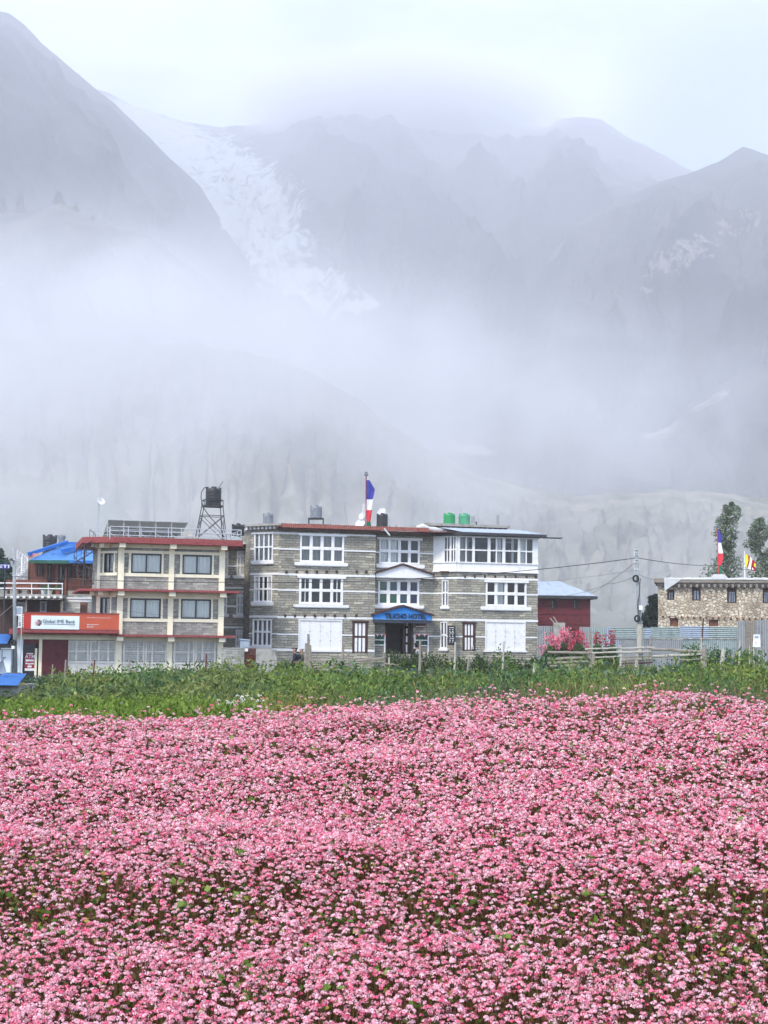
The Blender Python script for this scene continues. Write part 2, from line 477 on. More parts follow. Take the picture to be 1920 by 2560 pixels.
def range_mesh(name, outline, Dtop, Dfoot, mat, amp=60, seed=1, nx=260, nv=90, gully=14, prof=1.15, zfoot=-2, cover=None, edge=3.0, Df=None):
    """one mountainside: a skyline at distance Dtop whose slope comes forward and down to a foot at Dfoot, with ridges and
    gullies, and a back side"""
    xs = np.array([p[0] for p in outline], float); ys = np.array([p[1] for p in outline], float)
    px = np.linspace(xs[0], xs[-1], nx)
    py = np.interp(px, xs, ys) + edge * (fbm(px / 45., px * 0 + seed, 5, seed) - .5) * 2
    D = np.interp(px, *zip(*Dtop)) if isinstance(Dtop, list) else np.full(nx, float(Dtop))
    dirs = np.array([ray(a, b_) for a, b_ in zip(px, py)])
    hx = dirs[:, 0] / dirs[:, 1]; hz = dirs[:, 2] / dirs[:, 1]
    v = np.linspace(0, 1, nv)[:, None]
    Y = D[None] * v + Dfoot * (1 - v)
    X = hx[None] * Y
    Ztop = CZ + hz * D
    Z = zfoot + (Ztop[None] - zfoot) * v ** prof
    u = px[None] / 1920. * gully
    relief = fbm(u + v * 1.3, v * 3.0 + seed, 8, seed, .58, True) - .5
    env = np.sin(np.pi * np.clip(v, 0, 1)) ** .6 * (1 - v ** 6)
    Y = Y - relief * amp * 2.2 * env
    Z = Z + relief * amp * .9 * env
    X = X + (fbm(u * 1.7 + 5, v * 4 + 3, 4, seed + 9) - .5) * amp * env
    back = [(D * 1.03, .95), (D * 1.1, .6), (D * 1.18, .05)]
    for Yb, k in back:
        X = np.concatenate([X, (hx * Yb)[None]]); Y = np.concatenate([Y, Yb[None]]); Z = np.concatenate([Z, (zfoot + (Ztop - zfoot) * k)[None]])
    V = np.stack([X, Y, Z], -1).reshape(-1, 3)
    ny = len(X)
    i = np.arange((ny - 1) * (nx - 1)); r_ = i // (nx - 1); c_ = i % (nx - 1); a = r_ * nx + c_
    F = np.stack([a, a + 1, a + nx + 1, a + nx], 1)
    o = np_mesh(name, V, F, mat, smooth=True)
    cv = np.zeros(len(V), np.float32)
    if cover is not None:
        # where the cover lies, judged by the direction each point is seen in
        C = np.array(CR)
        q = (V - np.array([0, 0, CZ])) @ C
        sx = 960 + FPX * q[:, 0] / -q[:, 2]; sy = 1280 - FPX * q[:, 1] / -q[:, 2]
        cv = cover(sx, sy).astype(np.float32)
    at_ = o.data.attributes.new('cover', 'FLOAT', 'POINT'); at_.data.foreach_set('value', cv)
    return tag(o, kind='structure')
def seg_cover(segs):
    """cover along a chain of discs (x, y, radius, strength)"""
    def f(x, y):
        out = np.full(x.shape, -.3)
        for cx, cy, rx, ry, an, st in segs:
            c_, s_ = math.cos(an), math.sin(an)
            dx = (x - cx) * c_ + (y - cy) * s_; dy = -(x - cx) * s_ + (y - cy) * c_
            d = np.sqrt((dx / rx) ** 2 + (dy / ry) ** 2)
            out = np.maximum(out, st * np.clip(1.6 - d, -.3, 1))
        return out
    return f
glacier = seg_cover([(400, 340, 200, 80, .45, .68), (560, 460, 270, 120, .62, .62), (640, 560, 260, 110, .8, .58), (700, 640, 210, 70, .8, .50), (820, 700, 140, 50, .5, .47),
                     (560, 545, 50, 20, .75, 1.15), (650, 600, 45, 14, .3, 1.0), (720, 720, 80, 13, .62, 1.15), (790, 765, 60, 11, .5, 1.1), (900, 765, 50, 12, -.1, .95), (860, 725, 34, 9, .9, .7), (760, 680, 50, 15, .4, .8),
                     (950, 880, 60, 12, .9, .42), (1050, 920, 30, 9, -.7, .62)])
m_far = rock_mat("far_rock", (.05, .055, .08), (.12, .12, .15), (.22, .22, .24), .0022)
range_mesh("mountain", [(-300, 232), (150, 228), (250, 225), (330, 262), (450, 300), (560, 318), (700, 305), (760, 275), (870, 262), (960, 268), (1010, 300), (1150, 330),
                        (1290, 325), (1370, 318), (1398, 296), (1440, 290), (1500, 298), (1560, 335), (1640, 378), (1740, 432), (1850, 500), (2200, 560)],
           5200, 1900, m_far, amp=170, seed=3, nx=300, nv=150, gully=9, prof=.8, cover=glacier, edge=5)
right_cover = seg_cover([(1700, 640, 120, 45, -.5, .5), (1850, 560, 90, 40, -.3, .45), (1640, 720, 60, 30, -.2, .38)])
m_right = rock_mat("right_slope", (.04, .06, .07), (.09, .11, .11), (.17, .17, .16), .004, veg=(.5, .45, .4))
range_mesh("mountain", [(1180, 1200), (1230, 1000), (1300, 800), (1380, 640), (1440, 560), (1560, 490), (1680, 445), (1745, 425), (1800, 402), (1858, 368), (1880, 372), (1930, 392), (2050, 440), (2300, 520)],
           3100, 1500, m_right, amp=150, seed=11, nx=260, nv=130, gully=12, prof=.8, cover=right_cover)
m_left = rock_mat("left_slope", (.035, .045, .06), (.07, .08, .10), (.12, .13, .14), .004)
range_mesh("mountain", [(-300, -120), (-80, -10), (0, 27), (22, 31), (60, 60), (105, 110), (200, 188), (235, 220), (290, 262), (372, 340), (430, 400), (500, 465), (560, 560), (640, 660), (720, 745), (800, 815), (880, 880), (980, 1000), (1080, 1180), (1120, 1300)],
           3300, 1300, m_left, amp=140, seed=21, nx=260, nv=130, gully=10, prof=.8)
m_mor = rock_mat("moraine_rock", (.12, .12, .11), (.25, .24, .21), (.4, .37, .31), .012)
mor_cover = seg_cover([(1270, 965, 60, 14, -.3, .5), (1500, 1030, 50, 40, 1.1, .5), (1640, 1060, 70, 45, -.2, .6), (1780, 1000, 80, 14, -.5, .5), (1180, 1125, 70, 12, .1, .8), (1130, 1110, 60, 8, .35, .8)])
m_mor2 = rock_mat("moraine", (.07, .075, .075), (.14, .14, .13), (.22, .21, .19), .008, veg=(.62, .58, .5))
range_mesh("hill", [(950, 1350), (980, 1180), (1060, 1100), (1120, 1060), (1180, 1010), (1240, 965), (1290, 945), (1370, 955), (1430, 965), (1480, 985), (1505, 1030), (1560, 1048), (1640, 1052), (1700, 1022), (1760, 985), (1860, 930), (1950, 890), (2200, 850)],
           1900, 950, m_mor2, amp=40, seed=31, nx=260, nv=90, gully=16, prof=.9, cover=mor_cover)
m_spur = rock_mat("spur_rock", (.05, .06, .05), (.11, .11, .09), (.2, .19, .15), .014)
range_mesh("hill", [(-300, 560), (-60, 540), (0, 532), (60, 526), (120, 522), (150, 508), (182, 520), (215, 543), (260, 560), (300, 572), (350, 580), (400, 610), (470, 660), (560, 740), (640, 850), (700, 980), (730, 1150), (740, 1300)],
           1500, 600, m_spur, amp=40, seed=41, nx=260, nv=120, gully=14, prof=.85, edge=6)
m_scree = rock_mat("scree", (.14, .155, .10), (.27, .26, .20), (.36, .33, .27), .06, veg=(.55, .52, .47))
range_mesh("hill", [(-200, 860), (100, 850), (300, 850), (480, 860), (620, 880), (700, 900), (760, 925), (830, 960), (880, 985), (930, 1025), (1000, 1080), (1080, 1130), (1180, 1180), (1300, 1215), (1420, 1240), (1500, 1238), (1640, 1226), (1760, 1228), (1920, 1245), (2100, 1262), (2400, 1280)],
           820, 330, m_scree, amp=12, seed=51, nx=460, nv=170, gully=60, prof=1.0, edge=7, cover=lambda x, y: np.full(x.shape, .14))
m_near = rock_mat("near_slope", (.10, .13, .08), (.20, .215, .15), (.24, .23, .18), .05)
range_mesh("hill", [(-500, 1170), (-100, 1165), (0, 1160), (60, 1172), (160, 1190), (260, 1215), (360, 1262), (480, 1320), (600, 1385), (760, 1440), (900, 1470), (1200, 1500), (1500, 1500), (2000, 1480), (2400, 1460)],
           520, 200, m_near, amp=6, seed=61, nx=300, nv=80, gully=26, prof=1.0)

# ------------------------------------------------------------------ air
def volume_mat(name, color, density, aniso=.3):
    m = bpy.data.materials.new(name); m.use_nodes = True
    n, l = m.node_tree.nodes, m.node_tree.links
    n.remove(n['Principled BSDF'])
    pv = n.new("ShaderNodeVolumePrincipled")
    pv.inputs['Color'].default_value = (*color, 1); pv.inputs['Density'].default_value = density; pv.inputs['Anisotropy'].default_value = aniso
    l.new(pv.outputs[0], n['Material Output'].inputs['Volume'])
    return m, n, l, pv
HAZE = 0.00035
hz_m, _, _, _ = volume_mat("haze_air", (.94, .95, 1.0), HAZE, .0)
hb = MB(); hb.box(-2700, 2700, -70, 6350, -6, 2050)
tag(hb.build("haze", hz_m), kind='stuff')
def mist(name, c, r_, dens, nscale, lo, hi, label=None, edge=.5, zsq=1.0):
    """a bank of drifting mist: an ellipsoid whose density thins to nothing at its rim"""
    m, n, l, pv = volume_mat(name, (.93, .935, .965) if name == 'mist' else (1, 1, 1), 0, .0)
    tc = n.new("ShaderNodeTexCoord")
    ln = n.new("ShaderNodeVectorMath"); ln.operation = 'LENGTH'; l.new(tc.outputs['Object'], ln.inputs[0])
    fall = n.new("ShaderNodeMapRange"); fall.interpolation_type = 'SMOOTHSTEP'
    fall.inputs['From Min'].default_value = 1.0; fall.inputs['From Max'].default_value = edge
    l.new(ln.outputs['Value'], fall.inputs['Value'])
    mp = n.new("ShaderNodeMapping"); mp.inputs['Scale'].default_value = (r_[0] / r_[2], r_[1] / r_[2] * .5, zsq); l.new(tc.outputs['Object'], mp.inputs[0])
    no = n.new("ShaderNodeTexNoise"); no.inputs['Scale'].default_value = nscale; no.inputs['Detail'].default_value = 4; no.inputs['Roughness'].default_value = .55; no.inputs['Distortion'].default_value = .5; l.new(mp.outputs[0], no.inputs['Vector'])
    mr = n.new("ShaderNodeMapRange"); mr.inputs['From Min'].default_value = lo; mr.inputs['From Max'].default_value = hi; l.new(no.outputs['Fac'], mr.inputs['Value'])
    a = n.new("ShaderNodeMath"); a.operation = 'MULTIPLY'; l.new(fall.outputs[0], a.inputs[0]); l.new(mr.outputs[0], a.inputs[1])
    b_ = n.new("ShaderNodeMath"); b_.operation = 'MULTIPLY'; b_.inputs[1].default_value = dens; l.new(a.outputs[0], b_.inputs[0])
    l.new(b_.outputs[0], pv.inputs['Density'])
    me = bpy.data.meshes.new(name)
    import bmesh
    bm = bmesh.new(); bmesh.ops.create_icosphere(bm, subdivisions=3, radius=1.0); bm.to_mesh(me); bm.free()
    me.materials.append(m)
    o = bpy.data.objects.new(name, me); col.objects.link(o)
    o.location = c; o.scale = r_
    return tag(o, kind='stuff')
# ------------------------------------------------------------------ building materials
M = {}
def rubble_mat():
    m, n, l, b = new_mat("rubble_stone")
    tc = n.new("ShaderNodeTexCoord"); mp = n.new("ShaderNodeMapping"); mp.inputs['Scale'].default_value = (1, 1.35, 1)
    l.new(tc.outputs['UV'], mp.inputs[0])
    v = n.new("ShaderNodeTexVoronoi"); v.inputs['Scale'].default_value = 3.4; v.inputs['Randomness'].default_value = .95
    v2 = n.new("ShaderNodeTexVoronoi"); v2.feature = 'DISTANCE_TO_EDGE'; v2.inputs['Scale'].default_value = 3.4; v2.inputs['Randomness'].default_value = .95
    l.new(mp.outputs[0], v.inputs['Vector']); l.new(mp.outputs[0], v2.inputs['Vector'])
    sp = n.new("ShaderNodeSeparateColor"); l.new(v.outputs['Color'], sp.inputs[0])
    r = ramp(n, [(.0, (.44, .36, .27)), (.35, (.60, .52, .40)), (.7, (.70, .63, .50)), (1, (.82, .77, .66))]); l.new(sp.outputs[0], r.inputs[0])
    big = n.new("ShaderNodeTexNoise"); big.inputs['Scale'].default_value = .7; big.inputs['Detail'].default_value = 5; l.new(tc.outputs['UV'], big.inputs['Vector'])
    r2 = ramp(n, [(.3, (.7, .68, .66)), (.7, (1.12, 1.1, 1.05))]); l.new(big.outputs['Fac'], r2.inputs[0])
    mu = n.new("ShaderNodeMixRGB"); mu.blend_type = 'MULTIPLY'; mu.inputs[0].default_value = 1; l.new(r.outputs[0], mu.inputs[1]); l.new(r2.outputs[0], mu.inputs[2])
    e = ramp(n, [(.0, (.0, .0, .0)), (.09, (1, 1, 1))]); l.new(v2.outputs['Distance'], e.inputs[0])
    mx = n.new("ShaderNodeMixRGB"); mx.inputs[1].default_value = (.26, .21, .155, 1); l.new(e.outputs[0], mx.inputs[0]); l.new(mu.outputs[0], mx.inputs[2])
    l.new(mx.outputs[0], b.inputs['Base Color'])
    bu = n.new("ShaderNodeBump"); bu.inputs['Strength'].default_value = .9; bu.inputs['Distance'].default_value = .05; l.new(e.outputs[0], bu.inputs['Height']); l.new(bu.outputs[0], b.inputs['Normal'])
    b.inputs['Roughness'].default_value = .95
    return m
M['stone'] = coursed_stone("coursed_stone", [(.05, (.29, .28, .24)), (.3, (.35, .34, .295)), (.6, (.40, .385, .33)), (.9, (.46, .44, .37)), (1, (.62, .57, .46))], (.15, .145, .12), .50, .165, bump=.9, msize=.014, patch=.8)
M['greyblock'] = coursed_stone("grey_block", [(.1, (.25, .26, .24)), (.5, (.34, .35, .32)), (1, (.45, .455, .42))], (.2, .2, .2), .34, .15, bump=.35, patch=.9)
M['rubble'] = rubble_mat()
M['drywall'] = coursed_stone("pale_block", [(.1, (.40, .39, .36)), (.5, (.55, .53, .49)), (1, (.70, .68, .63))], (.3, .29, .27), .5, .19, bump=.4)
M['white'] = mottled("white_paint", (.80, .80, .80), (.87, .87, .87), 2.5, .5, .3, c3=(.73, .72, .70))
M['cream'] = mottled("cream_paint", (.86, .79, .57), (.91, .86, .66), 1.2, .7, .2, c3=(.74, .67, .46))
M['creamgrille'] = mottled("cream_grille", (.70, .66, .58), (.82, .79, .72), 2, .5, .3)
M['redpaint'] = mottled("red_paint", (.22, .036, .04), (.32, .085, .085), 3.5, .75, .15, c3=(.18, .035, .035), stretch=(1, 1, 2))
M['redtin'] = mottled("rusty_red_tin", (.17, .045, .04), (.28, .10, .08), 3, .7, .2, c3=(.12, .06, .05))
M['maroon'] = mottled("maroon_tin", (.105, .016, .022), (.15, .026, .034), 2, .6, .25, c3=(.075, .014, .018))
M['orange'] = mottled("orange_panel", (.50, .085, .035), (.58, .11, .05), .8, .45, .4)
M['signred'] = mottled("red_panel", (.44, .022, .018), (.52, .04, .03), .8, .45, .4)
M['signwhite'] = mottled("white_panel", (.74, .82, .84), (.80, .87, .89), .8, .4, .4)
M['teal'] = mottled("dark_teal", (.035, .11, .13), (.05, .14, .16), 3, .5)
M['concrete'] = mottled("concrete", (.26, .25, .23), (.40, .39, .36), 1.5, .9, .1, bump=.3, c3=(.18, .175, .16))
M['darkwood'] = mottled("dark_wood", (.045, .022, .018), (.09, .04, .03), 4, .6, .3, stretch=(1, 1, .2))
M['brownwood'] = mottled("brown_wood", (.11, .04, .028), (.20, .075, .05), 3, .6, .3, stretch=(1, 1, .25), c3=(.07, .03, .022))
M['greywood'] = mottled("weathered_wood", (.17, .15, .12), (.30, .27, .23), 5, .9, .1, stretch=(.3, .3, 1), c3=(.16, .14, .11))
M['paintwood'] = mottled("pale_peeling_wood", (.33, .31, .26), (.48, .46, .40), 6, .9, .1, c3=(.20, .18, .14))
M['black'] = mottled("black_plastic", (.018, .019, .021), (.035, .037, .04), 4, .45, .4)
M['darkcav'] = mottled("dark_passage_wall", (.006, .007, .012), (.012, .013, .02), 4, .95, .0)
M['blackmetal'] = mottled("black_metal", (.02, .02, .024), (.05, .05, .055), 5, .5, .5)
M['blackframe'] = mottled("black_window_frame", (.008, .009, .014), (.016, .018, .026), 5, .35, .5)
M['greymetal'] = mottled("galvanised_steel", (.42, .44, .46), (.60, .62, .64), 3, .45, .5, metal=.4)
M['greytank'] = mottled("grey_plastic", (.16, .18, .21), (.24, .26, .29), 3, .6)
M['polegrey'] = mottled("painted_steel", (.20, .225, .235), (.30, .325, .335), 3, .55, .3)
M['greentank'] = mottled("green_plastic", (.01, .24, .07), (.02, .32, .11), 2, .4, .5)
M['greentank2'] = mottled("faded_green_plastic", (.06, .30, .16), (.10, .36, .21), 2, .5, .4)
M['bluetin'] = mottled("blue_tin", (.09, .25, .56), (.13, .33, .66), 1.3, .6, .25, c3=(.08, .2, .46))
M['bluetin2'] = mottled("deep_blue_tin", (.01, .13, .48), (.02, .18, .56), 1.3, .5, .4)
M['paleblue'] = mottled("pale_blue_tin", (.26, .33, .42), (.38, .44, .52), 1.6, .5, .3, metal=.1, c3=(.20, .27, .36), stretch=(3, .3, 1))
M['bluepaint'] = mottled("bright_blue_paint", (.015, .19, .58), (.03, .25, .66), 1.2, .6)
M['greenpaint'] = mottled("dark_green_paint", (.015, .09, .06), (.03, .14, .09), 2, .5)
M['tealtin'] = mottled("pale_teal_tin", (.22, .29, .29), (.34, .40, .39), 2, .6, .3, metal=.1, c3=(.16, .22, .22))
M['greytin'] = mottled("grey_tin", (.17, .19, .21), (.29, .31, .32), 1.5, .6, .3, metal=.1, c3=(.33, .33, .31))
M['pink'] = mottled("pink_paint", (.62, .22, .24), (.72, .30, .30), 2, .7)
M['curtain'] = mottled("pale_curtain", (.72, .74, .72), (.84, .85, .82), 2, .9, .1, stretch=(4, 4, .3))
M['curtaingrey'] = mottled("grey_curtain", (.30, .30, .29), (.46, .45, .43), 2, .9, .1, stretch=(5, 5, .3))
M['greenglass'] = mottled("dark_green_pane", (.012, .06, .035), (.02, .09, .05), 2, .15, .5)
M['tealglass'] = mottled("dark_teal_pane", (.012, .045, .06), (.02, .06, .08), 2, .15, .5)
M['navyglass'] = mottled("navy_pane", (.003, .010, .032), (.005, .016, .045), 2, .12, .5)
M['cord'] = mottled("cable", (.02, .02, .022), (.035, .035, .04), 4, .6)
M['greycord'] = mottled("old_cable", (.12, .12, .12), (.18, .18, .18), 4, .6)
M['interior'] = mottled("dim_room", (.10, .09, .08), (.16, .14, .12), 1, .9, .1)
M['plastic'] = mottled("white_sheeting", (.48, .50, .50), (.62, .63, .63), 2, .4, .5)
M['solar'] = mottled("panel_back", (.25, .25, .25), (.36, .36, .35), 1.0, .5, .5)
M['solarface'] = mottled("solar_cells", (.01, .012, .03), (.02, .024, .05), 1.0, .15, .5)
M['flagblue'] = mottled("blue_cloth", (.05, .06, .30), (.07, .08, .38), 3, .9, .1)
M['flagwhite'] = mottled("white_cloth", (.74, .75, .80), (.82, .82, .86), 3, .9, .1)
M['flagred'] = mottled("red_cloth", (.62, .04, .06), (.72, .07, .08), 3, .9, .1)
M['flaggreen'] = mottled("green_cloth", (.015, .14, .07), (.03, .19, .10), 3, .9, .1)
M['flagyellow'] = mottled("yellow_cloth", (.78, .62, .02), (.85, .70, .05), 3, .9, .1)
M['darkred'] = mottled("dark_red_cloth", (.30, .01, .02), (.38, .02, .03), 3, .9, .1)
M['terracotta'] = mottled("terracotta", (.36, .12, .07), (.46, .17, .1), 3, .8)
M['menu'] = mottled("blackboard", (.012, .013, .016), (.025, .026, .03), 3, .5)
M['whiteink'] = mottled("white_lettering", (.75, .75, .75), (.82, .82, .82), 3, .6)
M['rust'] = mottled("rusted_iron", (.10, .025, .02), (.17, .05, .035), 5, .8, .2)
def glass_mat():
    m = bpy.data.materials.new("window_glass"); m.use_nodes = True
    n, l = m.node_tree.nodes, m.node_tree.links
    n.remove(n['Principled BSDF'])
    t = n.new("ShaderNodeBsdfTransparent"); t.inputs[0].default_value = (.93, .95, .95, 1)
    g = n.new("ShaderNodeBsdfGlossy"); g.inputs['Roughness'].default_value = .04; g.inputs[0].default_value = (.9, .92, .95, 1)
    no = n.new("ShaderNodeTexNoise"); no.inputs['Scale'].default_value = 1.4
    bu = n.new("ShaderNodeBump"); bu.inputs['Strength'].default_value = .25; bu.inputs['Distance'].default_value = .02
    l.new(no.outputs['Fac'], bu.inputs['Height']); l.new(bu.outputs[0], g.inputs['Normal'])
    f = n.new("ShaderNodeFresnel"); f.inputs[0].default_value = 1.5
    mx = n.new("ShaderNodeMixShader")
    l.new(f.outputs[0], mx.inputs[0]); l.new(t.outputs[0], mx.inputs[1]); l.new(g.outputs[0], mx.inputs[2])
    l.new(mx.outputs[0], n['Material Output'].inputs['Surface'])
    return m
M['glass'] = glass_mat()

# ------------------------------------------------------------------ building kit
def wall_mb(mb, a0, a1, z0, z1, holes, th=.3, ends=True):
    """a wall with openings cut through it, in the face's own coordinates"""
    A = sorted({a0, a1} | {min(max(h[i], a0), a1) for h in holes for i in (0, 1)})
    Z = sorted({z0, z1} | {min(max(h[i], z0), z1) for h in holes for i in (2, 3)})
    for i in range(len(A) - 1):
        for j in range(len(Z) - 1):
            x0, x1, y0, y1 = A[i], A[i + 1], Z[j], Z[j + 1]
            if x1 - x0 < 1e-5 or y1 - y0 < 1e-5: continue
            xm, ym = (x0 + x1) / 2, (y0 + y1) / 2
            if any(h[0] < xm < h[1] and h[2] < ym < h[3] for h in holes): continue
            uv = [(x0, y0), (x1, y0), (x1, y1), (x0, y1)]
            mb.quad((x0, 0, y0), (x1, 0, y0), (x1, 0, y1), (x0, 0, y1), uv)
            mb.quad((x1, th, y0), (x0, th, y0), (x0, th, y1), (x1, th, y1), uv)
    for h in holes:
        b0, b1, y0, y1 = max(h[0], a0), min(h[1], a1), max(h[2], z0), min(h[3], z1)
        mb.quad((b0, 0, y0), (b0, th, y0), (b0, th, y1), (b0, 0, y1), [(b0, y0), (b0 + th, y0), (b0 + th, y1), (b0, y1)])
        mb.quad((b1, th, y0), (b1, 0, y0), (b1, 0, y1), (b1, th, y1), [(b1, y0), (b1 + th, y0), (b1 + th, y1), (b1, y1)])
        mb.quad((b0, 0, y0), (b1, 0, y0), (b1, th, y0), (b0, th, y0), [(b0, y0), (b1, y0), (b1, y0 + th), (b0, y0 + th)])
        mb.quad((b0, th, y1), (b1, th, y1), (b1, 0, y1), (b0, 0, y1), [(b0, y1), (b1, y1), (b1, y1 + th), (b0, y1 + th)])
    if ends:
        mb.quad((a0, th, z0), (a0, 0, z0), (a0, 0, z1), (a0, th, z1), [(0, z0), (th, z0), (th, z1), (0, z1)])
        mb.quad((a1, 0, z0), (a1, th, z0), (a1, th, z1), (a1, 0, z1), [(0, z0), (th, z0), (th, z1), (0, z1)])
    mb.quad((a0, 0, z1), (a1, 0, z1), (a1, th, z1), (a0, th, z1))
def curtain(face, a0, a1, z0, z1, d, mat, parent, gap=None, amp=.035, wave=.16):
    mb = MB(face.L)
    spans = [(a0, a1)] if not gap else [(a0, gap[0]), (gap[1], a1)]
    for b0, b1 in spans:
        n_ = max(6, int((b1 - b0) / wave * 6))
        pts = [(b0 + (b1 - b0) * i / n_, d + amp * math.sin(i / 6 * 2 * math.pi + random.random() * .5)) for i in range(n_ + 1)]
        for i in range(n_):
            mb.quad((pts[i][0], pts[i][1], z0), (pts[i + 1][0], pts[i + 1][1], z0), (pts[i + 1][0], pts[i + 1][1], z1), (pts[i][0], pts[i][1], z1))
    return mb.build("curtain", mat, parent, smooth=True)
def window(face, r, cols, rows, mat, cas=.1, mul=.07, sub={}, sill=None, head=None, proud=.05, deep=.12, cur=None, curmat=None, panes=None, gap=None, curcols=None, cdep=.2):
    """a framed window standing in the opening r; cols and rows are relative pane sizes; sub = {column: thin bars}"""
    a0, a1, z0, z1 = r
    f = MB(face.L)
    f.box(a0, a0 + cas, -proud, deep, z0, z1); f.box(a1 - cas, a1, -proud, deep, z0, z1)
    f.box(a0 + cas, a1 - cas, -proud, deep, z1 - cas, z1); f.box(a0 + cas, a1 - cas, -proud, deep, z0, z0 + cas)
    ia0, ia1, iz0, iz1 = a0 + cas, a1 - cas, z0 + cas, z1 - cas
    cw = (ia1 - ia0 - mul * (len(cols) - 1)) / sum(cols); rh = (iz1 - iz0 - mul * (len(rows) - 1)) / sum(rows)
    x = ia0; cs = []
    for i, c in enumerate(cols):
        cs.append((x, x + c * cw)); x += c * cw
        if i < len(cols) - 1: f.box(x, x + mul, -proud * .4, deep - .02, iz0, iz1); x += mul
    z = iz0; rs = []
    for j, h in enumerate(rows):
        rs.append((z, z + h * rh)); z += h * rh
        if j < len(rows) - 1: f.box(ia0, ia1, -proud * .4 - .012, deep - .03, z, z + mul); z += mul
    t = .02
    for i, (b0, b1) in enumerate(cs):          # the sash of each pane
        for (y0, y1) in rs:
            f.box(b0, b0 + t, .02, .07, y0, y1); f.box(b1 - t, b1, .02, .07, y0, y1)
            f.box(b0 + t, b1 - t, .02, .07, y1 - t, y1); f.box(b0 + t, b1 - t, .02, .07, y0, y0 + t)
            for k in range(sub.get(i, 0)):
                xm = b0 + (b1 - b0) * (k + 1) / (sub[i] + 1)
                f.box(xm - .022, xm + .022, .0, .075, y0 + t, y1 - t)
    w = f.build("window", mat, face.root)
    if panes:
        for i, (b0, b1) in enumerate(cs):
            for j, (y0, y1) in enumerate(rs):
                g = MB(face.L); g.box(b0 + t, b1 - t, .045, .055, y0 + t, y1 - t); g.build("pane", M[panes[(i, j)]], w)
    else:
        g = MB(face.L); g.quad((ia0, .05, iz0), (ia1, .05, iz0), (ia1, .05, iz1), (ia0, .05, iz1)); g.build("pane", M['glass'], w)
    if sill:
        s = MB(face.L); s.box(sill[0], sill[1], -.14, .0, sill[2], sill[3]); s.box(sill[0] + .08, sill[1] - .08, -.09, .0, sill[2] - .05, sill[2]); s.build("sill", mat, w)
    if head:
        s = MB(face.L); s.box(head[0], head[1], -.12, .0, head[2], head[3]); s.build("lintel", mat, w)
    if cur is not None:
        if curcols:
            for i in curcols: curtain(face, cs[i][0], cs[i][1], iz0, iz1, .2, curmat or M['curtain'], w)
        else: curtain(face, ia0, ia1, iz0, iz1, cdep, curmat or M['curtain'], w, gap=gap, wave=.22)
    return w
def bands(Fx, a0, a1, zc, h, holes, proud=.035):
    """a painted band across a face, broken where openings stand"""
    segs = [(a0, a1)]
    for h_ in holes:
        if h_[2] < zc < h_[3]:
            ns = []
            for s0, s1 in segs:
                if h_[1] <= s0 or h_[0] >= s1: ns.append((s0, s1)); continue
                if h_[0] > s0: ns.append((s0, h_[0]))
                if h_[1] < s1: ns.append((h_[1], s1))
            segs = ns
    for s0, s1 in segs:
        if s1 - s0 > .02:
            mb = MB(Fx.L); mb.box(s0, s1, -proud, .03, zc - h / 2, zc + h / 2); mb.build("painted_band", M['white'], Fx.root)
random.seed(5)

# ------------------------------------------------------------------ the stone hotel
HB = at(960, 1300, 100.0); H0 = .05
hotel = Root("stone_hotel", (HB.x, 100.0, H0), R(15), "three storey grey stone hotel with white bands and a blue entrance gable", "hotel")
FB = Face(hotel)
def sx(face, c, x, y, d=0): return face.p(*c(x, y), d)[0]
sB0 = sx(FB, z3, 392, 1200); sB1 = sx(FB, z3, 1385, 1200)
T0 = .65
FCr = Face(hotel, 0, T0)
sC1 = sx(FCr, z4, 608, 1000)
# chamfer at the left corner
wA = 1.6
FA = Face(hotel, sB0 - wA, wA, -math.pi / 4); LA = wA * math.sqrt(2)
# chamfer at the right, then the right block standing forward
sE1_ = None
wD = 1.28
FD = Face(hotel, sC1, T0, -math.pi / 4); LD = wD * math.sqrt(2)
FE = Face(hotel, 0, T0 - wD)
sE0 = sC1 + wD; sE1 = sx(FE, z4, 1474, 1000)
HT = FB.p(*z3(800, 660))[1]
HZ0 = .0
lev = {k: FB.p(*z3(1000, y))[1] for k, y in dict(top=718, t_mid=885, full2=1142, m_mid=1302, full1=1578, g_mid=1752, base=1910).items()}
holesA = [FA.rect(z3, 148, 704, 340, 1000), FA.rect(z3, 145, 1142, 330, 1415), FA.rect(z3, 130, 1590, 325, 1865)]
holesB = [FB.rect(z3, 615, 722, 1065, 1010), FB.rect(z3, 605, 1155, 1055, 1440), FB.rect(z3, 597, 1592, 1045, 1915), FB.rect(z3, 1150, 1608, 1308, 1935)]
holesC = [FCr.rect(z4, 160, 620, 495, 830), FCr.rect(z4, 150, 962, 490, 1170), FCr.rect(z4, 207, 1290, 440, 1575), FCr.rect(z4, 112, 1412, 205, 1500), FCr.rect(z4, 450, 1412, 565, 1505)]
holesD = [FD.rect(z4, 681, 965, 734, 1182), FD.rect(z4, 668, 1310, 722, 1530)]
holesE = [FE.rect(z4, 1043, 972, 1380, 1182), FE.rect(z4, 1038, 1305, 1372, 1553), FE.rect(z4, 850, 1312, 958, 1550)]
zG0 = FE.p(*z4(1150, 897))[1]; zG1 = FE.p(*z4(1150, 607))[1]
mb = MB(FA.L); wall_mb(mb, 0, LA, HZ0, HT, holesA)
mb.L = FB.L; wall_mb(mb, sB0, sB1, HZ0, HT, holesB)
mb.box(sB1 - .3, sB1 - .003, .301, T0 + .3, HZ0, HT)
mb.L = FCr.L; wall_mb(mb, sB1 - .05, sC1, HZ0, HT, holesC)
mb.L = FD.L; wall_mb(mb, 0, LD, HZ0, zG0, holesD)
mb.L = FE.L; wall_mb(mb, sE0, sE1, HZ0, zG0, holesE)
